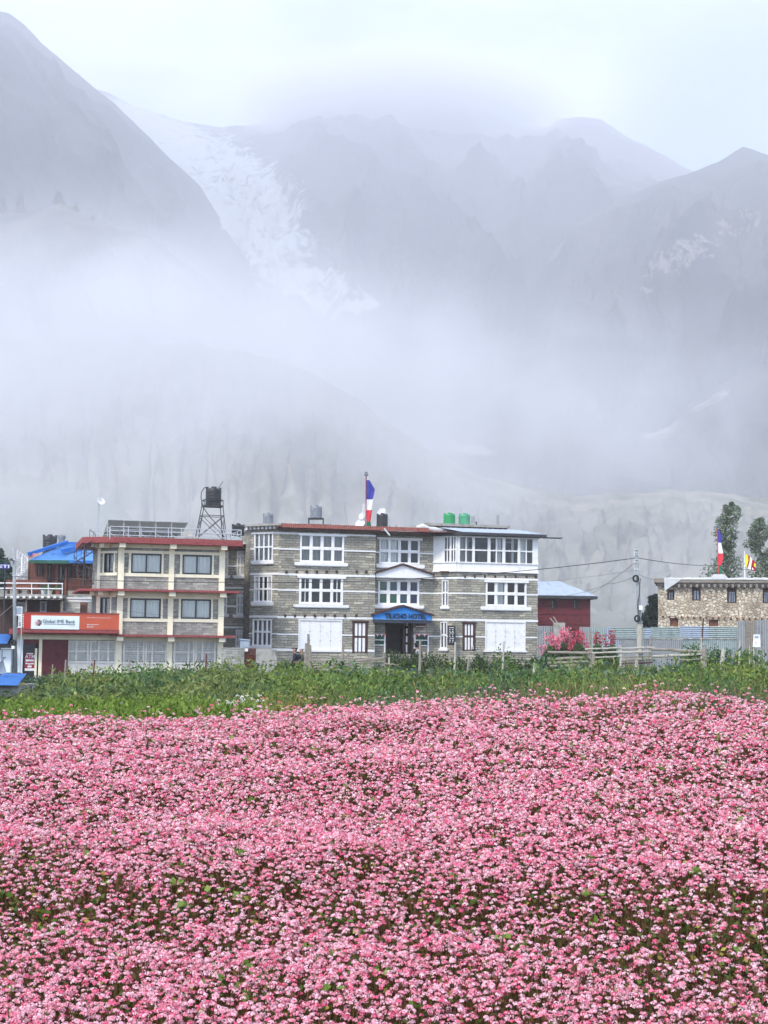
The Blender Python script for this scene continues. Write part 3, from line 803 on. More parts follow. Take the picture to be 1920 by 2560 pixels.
# side and back walls
mb.L = Matrix.Identity(4)
DEP = 9.0
xL = sB0 - wA
mb.box(xL, xL + .3, wA + .02, DEP, HZ0, HT); mb.box(sE1 - .3, sE1, T0 - wD + .302, DEP, HZ0, zG0); mb.box(xL + .3, sE1 - .3, DEP - .3, DEP, HZ0, HT - .01)
mb.build("wall", M['stone'], hotel)
mb = MB()
for zf in (lev['full1'] + .05, lev['full2'] + .05):
    mb.box(xL + .35, sE1 - .35, 1.75, DEP - .35, zf - .1, zf)
    mb.box(sB0, sB1, .32, 1.74, zf - .1, zf); mb.box(sE0 + .1, sE1 - .35, T0 - wD + .32, 1.74, zf - .1, zf)
mb.box(xL + .35, sE1 - .35, 3.6, 3.7, .1, HT - .3)
mb.build("floor", M['interior'], hotel)

# white bands
for Fx, a0, a1, hs in ((FA, -.02, LA + .02, holesA), (FB, sB0, sB1 + .0, holesB), (FCr, sB1 + .01, sC1, holesC), (FD, 0, LD + .01, holesD), (FE, sE0, sE1 + .02, holesE)):
    for k in ('t_mid', 'full2', 'm_mid', 'full1', 'g_mid', 'base'):
        if k == 'base' and Fx in (FCr, FD, FE): continue
        if k == 't_mid' and Fx in (FD, FE): continue
        z_ = lev[k] + (.03 if Fx is FA else 0)
        bands(Fx, a0, a1, z_, .14 if k in ('full2', 'full1', 'base') else .095, hs)
    if Fx in (FA, FB): bands(Fx, a0, a1, HT - .38, .1, hs, .03)
# ends of the floor beams above the bands
bx3 = {1105: [475, 580, 683, 785, 888, 990, 1193, 1293], 1555: [462, 562, 662, 765, 870, 970, 1075, 1190]}
for yy, xs_ in bx3.items():
    for x_ in xs_:
        a_, z_ = FB.p(*z3(x_, yy)); mb = MB(FB.L)
        mb.box(a_ - .07, a_ + .07, -.10 if x_ % 2 else -.06, .02, z_ - .10, z_ + .10); mb.build("beam_end", M['darkwood'], hotel)
for x_ in (870, 950, 1035, 1120, 1205, 1290, 1380, 1455):
    a_, z_ = FE.p(*z4(x_, 934)); mb = MB(FE.L); mb.box(a_ - .06, a_ + .06, -.06, .02, z_ - .09, z_ + .09); mb.build("beam_end", M['darkwood'], hotel)
def sl(F_, c, *r): return F_.rect(c, *r)
W_ = M['white']
window(FA, holesA[0], [.8, 1, 1, .8], [1, 1], W_, .08, .065, cur=1, sill=sl(FA, z3, 122, 990, 352, 1024), head=sl(FA, z3, 140, 700, 345, 716))
window(FA, holesA[1], [.9, 1, 1, .9], [1, 1.05], W_, .08, .08, sub={0: 1, 3: 1}, cur=1, curmat=M['curtaingrey'], curcols=(1,), sill=sl(FA, z3, 122, 1412, 345, 1448))
window(FA, holesA[2], [1, 1, 1, 1], [1.15, 1], W_, .07, .09, cur=1, curmat=M['curtaingrey'], sill=sl(FA, z3, 112, 1862, 322, 1888))
window(FB, holesB[0], [1, 1, 1, 1], [1, 1], W_, .11, .18, cur=1, curmat=M['curtaingrey'], sill=sl(FB, z3, 556, 1010, 1102, 1042), head=sl(FB, z3, 598, 716, 1090, 738))
window(FB, holesB[1], [1, 1.05, 1.05, 1], [1.05, 1], W_, .14, .16, sub={0: 1, 3: 1}, sill=sl(FB, z3, 546, 1443, 1112, 1468), head=sl(FB, z3, 586, 1150, 1084, 1172))
window(FCr, holesC[0], [1, 1, 1, 1], [1, 1], W_, .10, .17, cur=1, curcols=(0, 1), sill=sl(FCr, z4, 130, 832, 532, 862), head=sl(FCr, z4, 140, 612, 515, 630))
pn = {(i, j): ['greenglass', ('greenglass', 'tealglass')[j], ('tealglass', 'navyglass')[j], 'navyglass'][i] for i in range(4) for j in range(2)}
window(FCr, holesC[1], [1, 1, 1, 1], [1, 1], W_, .11, .20, panes=pn, sill=sl(FCr, z4, 118, 1170, 526, 1196), head=sl(FCr, z4, 135, 950, 500, 966))
window(FD, holesD[0], [1, 1], [1.1, 1], W_, .05, .09, sill=sl(FD, z4, 672, 1182, 748, 1200))
window(FD, holesD[1], [1, 1], [1.1, 1.1], W_, .05, .09, sill=sl(FD, z4, 660, 1530, 735, 1548))
window(FE, holesE[0], [1, 1, 1, 1], [1, 1], W_, .11, .18, cur=1, curmat=M['curtain'], curcols=(1,), sill=sl(FE, z4, 1000, 1184, 1416, 1212), head=sl(FE, z4, 1030, 966, 1395, 984))
# painted shutter panels
def shutter_panel(F_, r, n_, hinge_rows):
    a0, a1, z0, z1 = r; f = MB(F_.L)
    f.box(a0, a1, .06, .12, z0, z1)
    f.box(a0, a0 + .08, -.04, .06, z0, z1); f.box(a1 - .08, a1, -.04, .06, z0, z1); f.box(a0 + .08, a1 - .08, -.04, .06, z1 - .08, z1); f.box(a0 - .1, a1 + .1, -.07, .06, z0 - .06, z0 + .05)
    w_ = (a1 - a0 - .16) / n_
    for i in range(n_): f.box(a0 + .08 + w_ * i + .008, a0 + .08 + w_ * (i + 1) - .008, .02, .06, z0 + .06, z1 - .09)
    sh = f.build("shutter", M['white'], hotel)
    h = MB(F_.L)
    for i in range(n_ + 1):
        for q in hinge_rows:
            x_ = a0 + .08 + w_ * i; zz = z0 + (z1 - z0) * q
            h.box(x_ - .06, x_ + .06, .0, .022, zz - .02, zz + .02)
    h.build("hinge", M['greymetal'], sh)
shutter_panel(FB, holesB[2], 4, (.33, .62)); shutter_panel(FE, holesE[1], 4, (.3, .5, .66))
def striped_door(F_, r, parent):
    a0, a1, z0, z1 = r; f = MB(F_.L)
    c = .13
    f.box(a0, a0 + c, -.03, .14, z0, z1); f.box(a1 - c, a1, -.03, .14, z0, z1); f.box(a0 - .05, a1 + .05, -.06, .14, z1 - .1, z1 + .02); f.box(a0 + c, a1 - c, .04, .1, z0, z1 - .1)
    f.box(a0 + c, a1 - c, .012, .04, (z0 + z1) / 2 - .04, (z0 + z1) / 2 + .05)
    d = f.build("door", M['darkwood'], parent)
    p_ = MB(F_.L); w_ = (a1 - a0 - 2 * c) / 3
    for i in range(3):
        for q0, q1 in ((z0 + .08, (z0 + z1) / 2 - .07), ((z0 + z1) / 2 + .08, z1 - .16)):
            p_.box(a0 + c + w_ * i + .045, a0 + c + w_ * (i + 1) - .045, .02, .04, q0, q1)
    p_.build("door_panel", M['white'], d)
striped_door(FB, holesB[3], hotel); striped_door(FE, holesE[2], hotel)
# entrance: a dark passage with one leaf ajar
a0, a1, z0, z1 = holesC[2]
f = MB(FCr.L)
f.box(a0 - .01, a0 + .12, .0, .25, z0, z1); f.box(a1 - .12, a1 + .01, .0, .25, z0, z1); f.box(a0 + .12, a1 - .12, .0, .25, z1 - .12, z1)
dr = f.build("doorway", M['darkwood'], hotel)
f = MB(FCr.L); f.box(a1 - .62, a1 - .5, .28, .33, z0, z1 - .14); f.box(a1 - .24, a1 - .13, .28, .33, z0, z1 - .14)
for q in (.02, .3, .55, .78, .97): f.box(a1 - .5, a1 - .24, .28, .33, z0 + (z1 - z0 - .2) * q - .03, z0 + (z1 - z0 - .2) * q + .05)
lf = f.build("door", M['darkwood'], dr)
f = MB(FCr.L)
for q0, q1 in ((.05, .27), (.34, .52), (.6, .75), (.82, .94)): f.box(a1 - .42, a1 - .32, .27, .29, z0 + (z1 - z0) * q0, z0 + (z1 - z0) * q1)
f.build("door_panel", M['curtain'], lf)
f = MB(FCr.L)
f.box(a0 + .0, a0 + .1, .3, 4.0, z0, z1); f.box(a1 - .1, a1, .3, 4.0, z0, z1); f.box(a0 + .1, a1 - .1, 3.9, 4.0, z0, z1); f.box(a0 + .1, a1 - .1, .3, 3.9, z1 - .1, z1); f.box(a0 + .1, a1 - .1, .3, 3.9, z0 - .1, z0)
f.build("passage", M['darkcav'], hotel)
# niches with shelves of bottles either side of the entrance
for h_ in holesC[3:]:
    a0, a1, z0, z1 = h_; f = MB(FCr.L); zz0 = z0 - .85
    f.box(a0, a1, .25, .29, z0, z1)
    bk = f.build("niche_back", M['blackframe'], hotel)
    f = MB(FCr.L)
    for x_ in (a0 - .02, a1 - .06): f.box(x_, x_ + .08, -.12, .0, zz0, z1 + .02)
    for q in (0, .48, 1): f.box(a0 + .06, a1 - .06, -.13, .02, z0 + (z1 - z0) * q - .04, z0 + (z1 - z0) * q + .02)
    shf = f.build("shelf", M['white'], hotel)
    f = MB(FCr.L)
    for q in (.02, .5):
        for i in range(4):
            x_ = a0 + .1 + (a1 - a0 - .2) * (i + .5) / 4
            f.lathe((x_, .06, z0 + (z1 - z0) * q), [(.06, 0), (.075, .04), (.075, .26), (.03, .33), (.03, .37)], 8)
    f.build("jar", M['greenpaint'], shf)
    f = MB(FCr.L)
    n_ = 5
    for i in range(n_):
        x_ = a0 + (a1 - a0) * i / n_; w__ = (a1 - a0) / n_
        f.m = i % 2
        f.add([(x_, -.14, z1), (x_ + w__, -.14, z1), (x_ + w__ * .5, -.145, z1 - .17)], [(0, 1, 2)])
    f.build("pennant", [M['flagred'], M['flagwhite']], shf)
# gables over the entrance
def gable(dd, yb, yt, apex, x0, x1, body, edge, bot=None):
    F_ = FCr.off(-dd)
    al, zb = F_.p(*z4(x0, yb)); ar, _ = F_.p(*z4(x1, yb)); ax, za = F_.p(*z4(*apex)); zs = F_.p(*z4((x0 + x1) / 2, yt))[1]
    L_ = F_.L
    f = MB(L_); f.prism([(al, zb), (ar, zb), (ar, zs), (ax, za), (al, zs)], 0, dd - .02)
    g = f.build("gable", M[body], hotel)
    f = MB(L_); t = .11
    f.prism([(al - .12, zs - .03), (al - .12, zs + t - .03), (ax, za + t + .02), (ax, za + .02)], -.14, dd - .01)
    f.prism([(ax, za + .02), (ax, za + t + .02), (ar + .12, zs + t - .03), (ar + .12, zs - .03)], -.14, dd - .01)
    f.build("gable_roof", M[edge], g)
    return F_, al, ar, zb, zs, g
gable(.55, 940, 915, (355, 840), 132, 602, 'white', 'darkwood')
F_, al, ar, zb, zs, g = gable(1.15, 1286, 1254, (357, 1183), 120, 598, 'bluepaint', 'darkwood')
f = MB(F_.L); f.box(al, ar, -.03, .03, zb - .02, zb + .04); f.build("trim", M['bluetin'], g)
f = MB(F_.L); f.box(al + .02, ar - .02, .05, 1.12, zb - .24, zb - .03); f.build("beam", M['navyglass'], g)
ta0, tz0 = F_.p(*z4(206, 1281)); ta1, tz1 = F_.p(*z4(548, 1243))
text_part("TILICHO HOTEL", "lettering", M['menu'], F_.L, ta0, ta1, tz0, tz1, -.02, g, .05, 'bold')
f = MB(FCr.L); q = FCr.rect(z4, 452, 1325, 548, 1358); f.box(q[0], q[1], -.06, -.01, q[2], q[3]); nb = f.build("notice_board", M['brownwood'], hotel)
f = MB(FCr.L); f.box(q[0] + .05, q[1] - .05, -.075, -.06, q[2] + .05, q[2] + .11); f.build("notice_text", M['whiteink'], nb)

# glazed gallery on the top floor of the right block
zg = lambda F_, y: F_.p(*z4(1150, y))[1]
def gallery(F_, a0, a1, groups):
    f = MB(F_.L)
    zs0, zs1 = zG0 + .62, zG1 - .08
    f.box(a0, a1, -.04, .1, zG0, zs0); f.box(a0, a1, -.04, .1, zs1, zG1 + .02)
    zm = (zs0 + zs1) / 2
    prev = a0
    for g0, g1, k in groups:
        f.box(prev, g0, -.05, .1, zs0, zs1)
        f.box(g0, g1, -.03, .09, zm - .045, zm + .045)
        for i in range(k):
            x_ = g0 + (g1 - g0) * (i + 1) / (k + 1); f.box(x_ - .04, x_ + .04, -.02, .08, zs0, zs1)
        prev = g1
        f.box(g0 - .1, g0 - .04, -.07, -.04, zG0 + .03, zs0 - .05)
    f.box(prev, a1, -.05, .1, zs0, zs1)
    f.box(a0 - .02, a1 + .03, -.11, -.04, zs0 - .05, zs0 + .03); f.box(a0 - .02, a1 + .05, -.12, -.04, zG0 - .04, zG0 + .05)
    w = f.build("window", M['white'], hotel)
    f = MB(F_.L); f.quad((a0, .05, zs0), (a1, .05, zs0), (a1, .05, zs1), (a0, .05, zs1)); f.build("pane", M['glass'], w)
    return zs0, zs1, w
gE = [FE.rect(z4, *q) for q in ((828, 625, 931, 805), (951, 627, 1058, 808), (1081, 630, 1181, 810), (1204, 635, 1308, 818), (1328, 640, 1430, 822))]
zs0, zs1, gw = gallery(FE, sE0 + .02, sE1, [(q[0], q[1], k) for q, k in zip(gE, (1, 0, 1, 0, 1))])
curtain(FE, gE[0][0], gE[0][0] + .7, zs0, zs1, .25, M['curtaingrey'], gw); curtain(FE, gE[3][0] + .55, gE[3][1] - .2, zs0, zs1, .25, M['curtain'], gw); curtain(FE, gE[4][0], gE[4][0] + .5, zs0, zs1, .25, M['curtain'], gw); curtain(FE, gE[2][1] - .3, gE[2][1], zs0, zs1, .25, M['curtain'], gw)
gD = [FD.rect(z4, *q) for q in ((705, 625, 745, 805), (760, 625, 800, 805))]
gallery(FD, 0, LD - .02, [(gD[0][0], gD[0][1], 1), (gD[1][0], min(gD[1][1], LD - .1), 1)])
mb = MB()
mb.box(sE1 - .1, sE1, T0 - wD + .1, 4.5, zG0, zG1); mb.box(sE0 + .4, sE1 - .1, 4.4, 4.5, zG0, zG1)
mb.build("gallery_wall", M['white'], hotel)
mb = MB(); mb.box(sC1 + .3, sE1 - .12, T0 - wD + .3, 4.3, zG0 - .06, zG0); mb.build("floor", M['brownwood'], hotel)
for i in range(5):
    mb = MB(); xx = sE0 + .5 + i * 1.15; mb.box(xx, xx + .7, 3.3, 3.35, zG0 + .9, zG0 + 1.9); mb.build("picture", M['curtaingrey'], hotel)

# roofs
mb = MB()
mb.slab([(xL - .1, wA - .2), (sB0 + .05, -.2), (sB1 + .3, -.2), (sB1 + .3, T0 - .2), (sC1 + .3, T0 - .2), (sC1 + .3, DEP), (xL - .1, DEP)], HT - .12, HT)
mb.build("roof_slab", M['concrete'], hotel)
mb = MB()
rz = HT + .02
p = [(sB0 - .1, -.45), (sC1 + .15, -.45)]
mb.corr((sB0 - .25, -.5, rz - .05), (sx(FB.off(-.5), z4, 575, 580), -.5, rz - .05), (sB0 - .25, -.42, rz + .22), (sx(FB.off(-.5), z4, 575, 580), -.42, rz + .22), 70, .02)
mb.corr((sB0 - .25, -.5, rz - .05), (sx(FB.off(-.5), z4, 575, 580), -.5, rz - .05), (sB0 - .25, .9, rz + .12), (sx(FB.off(-.5), z4, 575, 580), .9, rz + .12), 70, .02)
mb.build("roof", M['redtin'], hotel)
mb = MB(); mb.box(sB0 - .2, sC1 - .1, -.38, -.3, rz - .22, rz - .07); mb.build("fascia", M['darkwood'], hotel)
mb = MB()
mb.slab([(xL - .4, wA - .35), (sB0 - .15, -.62), (sB0 + .0, -.62), (sB0 + .0, 1.6), (xL - .4, 3.2)], HT + .08, HT + .22)
mb.build("corner_roof", M['concrete'], hotel)
for i in range(9):
    mb = MB(FA.L); x_ = -.25 + i * .32; mb.box(x_, x_ + .13, -.3, .05, HT - .12, HT + .07); mb.build("beam_end", M['white'], hotel)
# right roof: black fascia, pale sheet roof, stones
FR = FE.off(-.55)
ra0, rzl = FR.p(*z4(700, 588)); ra1, rzr = FR.p(*z4(1550, 617)); rm, rzm = FR.p(*z4(850, 575))
zr = zG1 + .06
mb = MB(); mb.slab([(sC1 - .1, T0 - .6), (sE0 - .1, T0 - wD - .5), (ra1, T0 - wD - .55), (ra1, 5), (sC1 - .1, 5)], zr, zr + .17); mb.build("fascia", M['blackmetal'], hotel)
mb = MB(); mb.slab([(sE1 + .2, T0 - wD - .9), (ra1 + 1.0, T0 - wD - .9), (ra1 + 1.0, T0 - wD - .4), (sE1 + .2, T0 - wD - .4)], zr - .08, zr - .02); mb.build("fascia", M['blackmetal'], hotel)
mb = MB()
mb.corr((rm, T0 - wD - .5, zr + .19), (ra1 - .1, T0 - wD - .5, zr + .19), (rm, 4, zr + .85), (ra1 - .1, 4, zr + .85), 40, .02, 1)
mb.build("roof", M['paleblue'], hotel)
mb = MB(); mb.corr((sB1 + 2.2, T0 - .9, zr + .12), (rm + .1, T0 - wD - .55, zr + .16), (sB1 + 2.2, 2, zr + .3), (rm, 2, zr + .35), 14, .02, 1); mb.build("roof", M['redtin'], hotel)
st = MB()
FS = Face(hotel, 0, 3.2)
for i in range(26):
    x_, y_ = 640 + i * 31, 545 + i * 1.5
    a_, z_ = FS.p(*z4(x_, y_ + 8)); w_ = .16 + .1 * random.random(); h_ = .14 + .08 * random.random()
    st.box(a_ - w_, a_ + w_, 3.0, 3.4, z_ - .15, z_ + h_)
st.build("stone_course", M['concrete'], hotel)
# stair head with its dark sheet roof, rear storey with slab
Fk = Face(hotel, 0, 4.0)
q = Fk.rect(z3, 700, 612, 930, 680); mb = MB(Fk.L); mb.box(q[0], q[1], 0, 2, HT - .05, q[3] - .02); mb.build("stair_head", M['stone'], hotel)
a0_, z0_ = Fk.p(*z3(618, 636)); a1_, z1_ = Fk.p(*z3(1022, 612)); am_, zm_ = Fk.p(*z3(700, 600))
mb = MB(Fk.L); mb.corr((a0_, -.4, z0_), (a1_ - .4, -.4, z0_ + .1), (am_, 2.4, zm_), (a1_, 2.4, z1_ + .05), 12, .02); mb.build("roof", M['blackmetal'], hotel)
Fp = Face(hotel, 0, 6.0)
q = Fp.rect(z4, 525, 502, 1228, 524); mb = MB(Fp.L); mb.box(q[0], q[1], -.4, 3.2, q[2], q[3]); mb.build("roof_slab", M['concrete'], hotel)
q2 = Fp.rect(z4, 700, 528, 1180, 600); mb = MB(Fp.L); mb.box(q2[0] - 1, q2[1], 0, 3, HT - .2, q[2] - .0); mb.build("stair_head", M['stone'], hotel)
for i in range(16):
    x_ = q[0] + .25 + i * (q[1] - q[0] - .5) / 15; mb = MB(Fp.L); mb.box(x_ - .05, x_ + .05, -.33, .0, q[2] - .14, q[2] - .0); mb.build("beam_end", M['brownwood'], hotel)
def px_tube(F_, pts, r_, mat, name, parent, c=None, n=5, d=0):
    mb = MB(F_.L); P = []
    for t_ in pts:
        a_, z_ = F_.p(*(c(*t_[:2]) if c else t_[:2])); P.append((a_, d + (t_[2] if len(t_) > 2 else 0), z_))
    mb.tube(P, r_, n); return mb.build(name, mat, parent)
for x_ in (1135, 1143, 1151): px_tube(Fp, [(x_, 505), (x_ + 1, 420)], .012, M['blackmetal'], "reinforcing_bar", hotel, z4)
for x_ in (925, 933, 941, 949): px_tube(Fp, [(x_, 492), (x_, 435)], .012, M['blackmetal'], "reinforcing_bar", hotel, z4)
px_tube(Fp, [(962, 560), (964, 478)], .06, M['blackmetal'], "vent_pipe", hotel, z4)
for x_, x2 in ((285, 295), (342, 350)): px_tube(FB, [(x_, 545, 1.5), (x2, 492, 1.5)], .035, M['greywood'], "roof_pole", hotel, z4)
px_tube(FB, [(183, 540, -.55), (222, 600, -.8)], .06, M['greymetal'], "drain_pipe", hotel, z4)
# left rear wing of the hotel, seen between it and the bank
FW = Face(hotel, 0, 4.2)
wa0 = sx(FW, z2, 1290, 900); wa1 = xL + .2
holesW = [FW.rect(zG, 190, 285, 372, 655), FW.rect(zG, 185, 880, 358, 1240), FW.rect(zG, 172, 1460, 345, 1730), FW.rect(zG, -60, 285, 62, 650), FW.rect(zG, -60, 890, 45, 1230)]
wz1 = FW.p(*zG(200, 245))[1]
mb = MB(FW.L); wall_mb(mb, wa0, wa1, HZ0, wz1, holesW); mb.box(wa0, wa1, 5.0, 5.3, HZ0, wz1); mb.box(wa0, wa0 + .3, .301, 5, HZ0, wz1); mb.build("wing_wall", M['stone'], hotel)
for h_, cols in ((holesW[0], [.7, 1.6, .7]), (holesW[1], [.7, 1.6, .7]), (holesW[2], [.7, 1.6, .7]), (holesW[3], [1, 1]), (holesW[4], [1, 1])):
    window(FW, h_, cols, [1.5, 1.5, .6], W_, .1, .11, sub={1: 2} if len(cols) == 3 else {}, sill=(h_[0] - .25, h_[1] + .12, h_[2] - .16, h_[2] + .02))
for y_ in (510, 835, 1110, 1425): bands(FW, wa0, wa1, FW.p(*zG(150, y_))[1], .12, holesW)
mb = MB(FW.L); ga, gz_ = FW.p(*zG(60, 100)); gb, gzb = FW.p(*zG(385, 150)); mb.corr((ga, -.7, gz_ - .5), (gb + .2, -.7, gz_ - .3), (ga, 4, gz_ + .0), (gb + .2, 4, gz_ + .9), 12, .02); mb.build("roof", M['tealtin'], hotel)
mb = MB(FW.L); mb.box(wa0, wa1, -.5, .0, wz1 - .1, wz1 + .06); mb.build("fascia", M['darkwood'], hotel)

# ------------------------------------------------------------------ rooftop things of the hotel
def tank(name, base, r_, h, mat, label, cat="water tank", group=None, ribs=4, stand=None, standmat=None, lean=None):
    t = Root(name, base, 0, label, cat, group)
    prof = [(r_ * .97, 0), (r_, .03)]
    for i in range(ribs):
        z_ = h * .12 + h * .62 * i / ribs
        prof += [(r_, z_), (r_ * .965, z_ + h * .03), (r_ * .965, z_ + h * .05), (r_, z_ + h * .08)]
    prof += [(r_, h * .8), (r_ * .93, h * .9), (r_ * .5, h * .97), (r_ * .3, h * .98)]
    zb = stand or 0
    mb = MB(); mb.lathe((0, 0, zb), prof, 24); mb.build("tank_body", mat, t)
    mb = MB(); mb.lathe((0, 0, zb + h * .965), [(r_ * .3, 0), (r_ * .3, .08), (r_ * .24, .1)], 16); mb.build("lid", mat, t)
    for k in range(4):
        mb = MB(); a = k * math.pi / 2 + .4; mb.box(math.cos(a) * r_ * .86 - .07, math.cos(a) * r_ * .86 + .07, math.sin(a) * r_ * .86 - .07, math.sin(a) * r_ * .86 + .07, zb + h * .84, zb + h * 1.0); mb.build("lifting_lug", mat, t)
    if stand:
        for sx_ in (-1, 1):
            for sy_ in (-1, 1):
                mb = MB(); mb.tube([(sx_ * r_ * 1.2, sy_ * r_ * 1.1, 0), (sx_ * r_ * 1.2, sy_ * r_ * 1.1, zb)], .03, 4); mb.build("leg", standmat or M['blackmetal'], t)
        mb = MB(); mb.box(-r_ * 1.28, r_ * 1.28, -r_ * 1.2, r_ * 1.2, zb - .06, zb - .005); mb.build("platform", standmat or M['blackmetal'], t)
    return t
def base_pt(F_, c, x, y, d=0):
    a_, z_ = F_.p(*c(x, y), d)
    q_ = F_.W @ Vector((a_, d, z_)); return (q_.x, q_.y, q_.z)
def mpp(F_, c, n_, x, y, d=0):
    return abs(F_.p(*c(x + n_, y), d)[0] - F_.p(*c(x, y), d)[0])
def hide_base(F_, d):    # height of the flat roof
    return HT
q = base_pt(FB, z3, 287, 600, 1.5); tank("water_tank", (q[0], q[1], HT + H0 + .22), mpp(FB, z3, 54, 287, 600), .78, M['greytank'], "dark grey squat water tank at the hotel roof's left corner", group=None)
q = base_pt(Fk, z3, 778, 640, 1); tank("water_tank", (q[0], q[1], HT + H0), mpp(Fk, z3, 60, 778, 500, 1), .86, M['greytank'], "pale grey water tank on a thin iron stand above the dark sheet roof", stand=Fk.p(*z3(778, 556), 1)[1] - HT)
q = base_pt(FB, z3, 1455, 655, 2); tank("water_tank", (q[0], q[1], HT + H0), mpp(FB, z3, 56, 1455, 600, 2), .92, M['black'], "black water tank on the red hotel roof with a white dish behind it", stand=FB.p(*z3(1455, 655), 2)[1] - HT + .05)
q = base_pt(Fp, z4, 740, 490, .5); zt = Fp.p(*z4(740, 503))[1] + H0
tank("water_tank", (q[0], q[1], zt), mpp(Fp, z4, 47, 740, 440, .5), .86, M['greentank'], "bright green water tank, left one of the pair on the rear slab")
q = base_pt(Fp, z4, 866, 490, .5); tank("water_tank", (q[0], q[1], zt), mpp(Fp, z4, 47, 866, 440, .5), .86, M['greentank2'], "faded green water tank, right one of the pair on the rear slab")
for o_ in [o for o in col.objects if o.name.startswith('water_tank')]: o_['group'] = "water tanks on the hotel roof"
def dish(name, loc, r_, label, yaw=0, mast=1.0, group=None):
    t = Root(name, loc, yaw, label, "satellite dish", group)
    L_ = Matrix.Translation((0, 0, mast)) @ Matrix.Rotation(R(65), 4, 'X')
    mb = MB(L_); mb.lathe((0, 0, 0), [(.02, -.0), (r_ * .35, .02), (r_ * .7, .08), (r_, .17), (r_ * 1.0, .19), (r_ * .7, .1), (r_ * .3, .035)], 24); mb.build("reflector", M['white'], t)
    mb = MB(); mb.tube([(0, 0, 0), (0, .05, mast)], .045, 6); mb.build("mast", M['greymetal'], t)
    mb = MB(L_); mb.tube([(0, r_ * .9, .17), (0, 0, r_ * .9)], .02, 4); mb.box(-.05, .05, -.05, .05, r_ * .85, r_ * 1.0); mb.build("feed_arm", M['greymetal'], t)
    return t
for x_, y_, rr, lb in ((1240, 622, .34, "large white dish low beside the hotel's flag pole"), (1262, 542, .26, "small white dish clamped above the larger one by the flag pole"), (1305, 655, .22, "white dish lying low at the foot of the hotel flag"), (1458, 500, .3, "round white dish sticking up behind the black roof tank")):
    q = base_pt(FB, z3, x_, y_, 3.0); m_ = q[2] - (HT + H0)
    dish("satellite_dish", (q[0], q[1], HT + H0), rr, lb, R(-25), max(.15, m_), "white dishes on the hotel roof")
# tall prayer flag
def banner(name, F_, c, pole, xs, rows, label, d=0, group=None, polemat='redpaint', base_z=None):
    """pole: (x, ytop, ybottom); rows: (y, x_left, x_right, material of the strip below)"""
    q = base_pt(F_, c, pole[0], pole[2], d)
    bz = base_z if base_z is not None else q[2]
    t = Root(name, (q[0], q[1], bz), F_.W.to_euler().z, label, "flag", group)
    Li = t.Mi @ F_.W
    ax = F_.p(*c(pole[0], pole[2]), d)[0]; at_, zt_ = F_.p(*c(pole[1 + 2] if len(pole) > 3 else pole[0], pole[1]), d)
    mb = MB(Li); mb.tube([(ax, d, bz - F_.W.translation.z), (at_, d, zt_)], .035, 8); mb.build("pole", M[polemat], t)
    mb = MB(Li); mb.lathe((at_, d, zt_ - .05), [(.02, 0), (.13, .05), (.16, .13), (.09, .2), (.13, .26), (.03, .34)], 10); mb.build("finial", M['greytank'], t)
    for i in range(len(rows) - 1):
        y0, l0, r0, m_ = rows[i]; y1, l1, r1, _ = rows[i + 1]
        n_ = 8; nn = 5; vs = []; fs = []
        for j in range(nn + 1):
            v = j / nn; yy = y0 + (y1 - y0) * v; xl = l0 + (l1 - l0) * v; xr = r0 + (r1 - r0) * v
            for k in range(n_ + 1):
                u = k / n_; a_, z_ = F_.p(*c(xl + (xr - xl) * u, yy), d)
                vs.append((a_, d + .07 * math.sin(u * 7 + i * 1.3 + v * 2) * u + .02, z_))
        for j in range(nn):
            for k in range(n_):
                b_ = j * (n_ + 1) + k; fs.append((b_, b_ + 1, b_ + n_ + 2, b_ + n_ + 1))
        mb = MB(Li); mb.add(vs, fs); mb.build("flag_cloth", M[m_], t, smooth=True)
    return t
banner("prayer_flag", FB, z3, (1288, 118, 660, 1292), None, [(130, 1291, 1305, 'flagwhite'), (165, 1294, 1330, 'flagblue'), (265, 1293, 1383, 'flagblue'), (362, 1294, 1358, 'flagwhite'), (472, 1295, 1354, 'flagred'), (588, 1297, 1340, 'flaggreen'), (680, 1298, 1352, 'flaggreen')],
       "tall prayer flag in blue, white, red and green on the hotel roof", d=2.5, base_z=HT + H0, group="striped prayer flags")
q = base_pt(FB, z3, 1272, 480, 2.8)
t = Root("antenna_mast", (q[0], q[1], HT + H0), 0, "thin mast with upright white antenna rods beside the hotel flag", "antenna")
mb = MB(); mb.tube([(0, 0, 0), (0, 0, q[2] - HT)], .025, 6); mb.build("mast", M['greymetal'], t)
for s_ in (-.07, .07):
    mb = MB(); mb.tube([(s_, 0, q[2] - HT - .7), (s_, 0, q[2] - HT + .45)], .035, 8); mb.build("antenna_rod", M['white'], t)
# rolled sheeting on the roof edge
q0 = FE.off(.9); pts = []
mb = MB(q0.L)
P = []
for x_, y_ in ((470, 530), (520, 522), (570, 538), (620, 545), (680, 552)):
    a_, z_ = q0.p(*z4(x_, y_)); P.append((a_, 0, z_))
q = base_pt(FE, z4, 560, 545, .9)
t = Root("rolled_sheeting", (q[0], q[1], q[2] - .2), R(15), "crumpled roll of white plastic sheeting on the hotel's roof edge", "plastic sheet")
mb = MB(t.Mi @ q0.W); mb.tube(P, [.16, .24, .17, .2, .12], 9); mb.build("sheet_roll", M['plastic'], t, smooth=True)
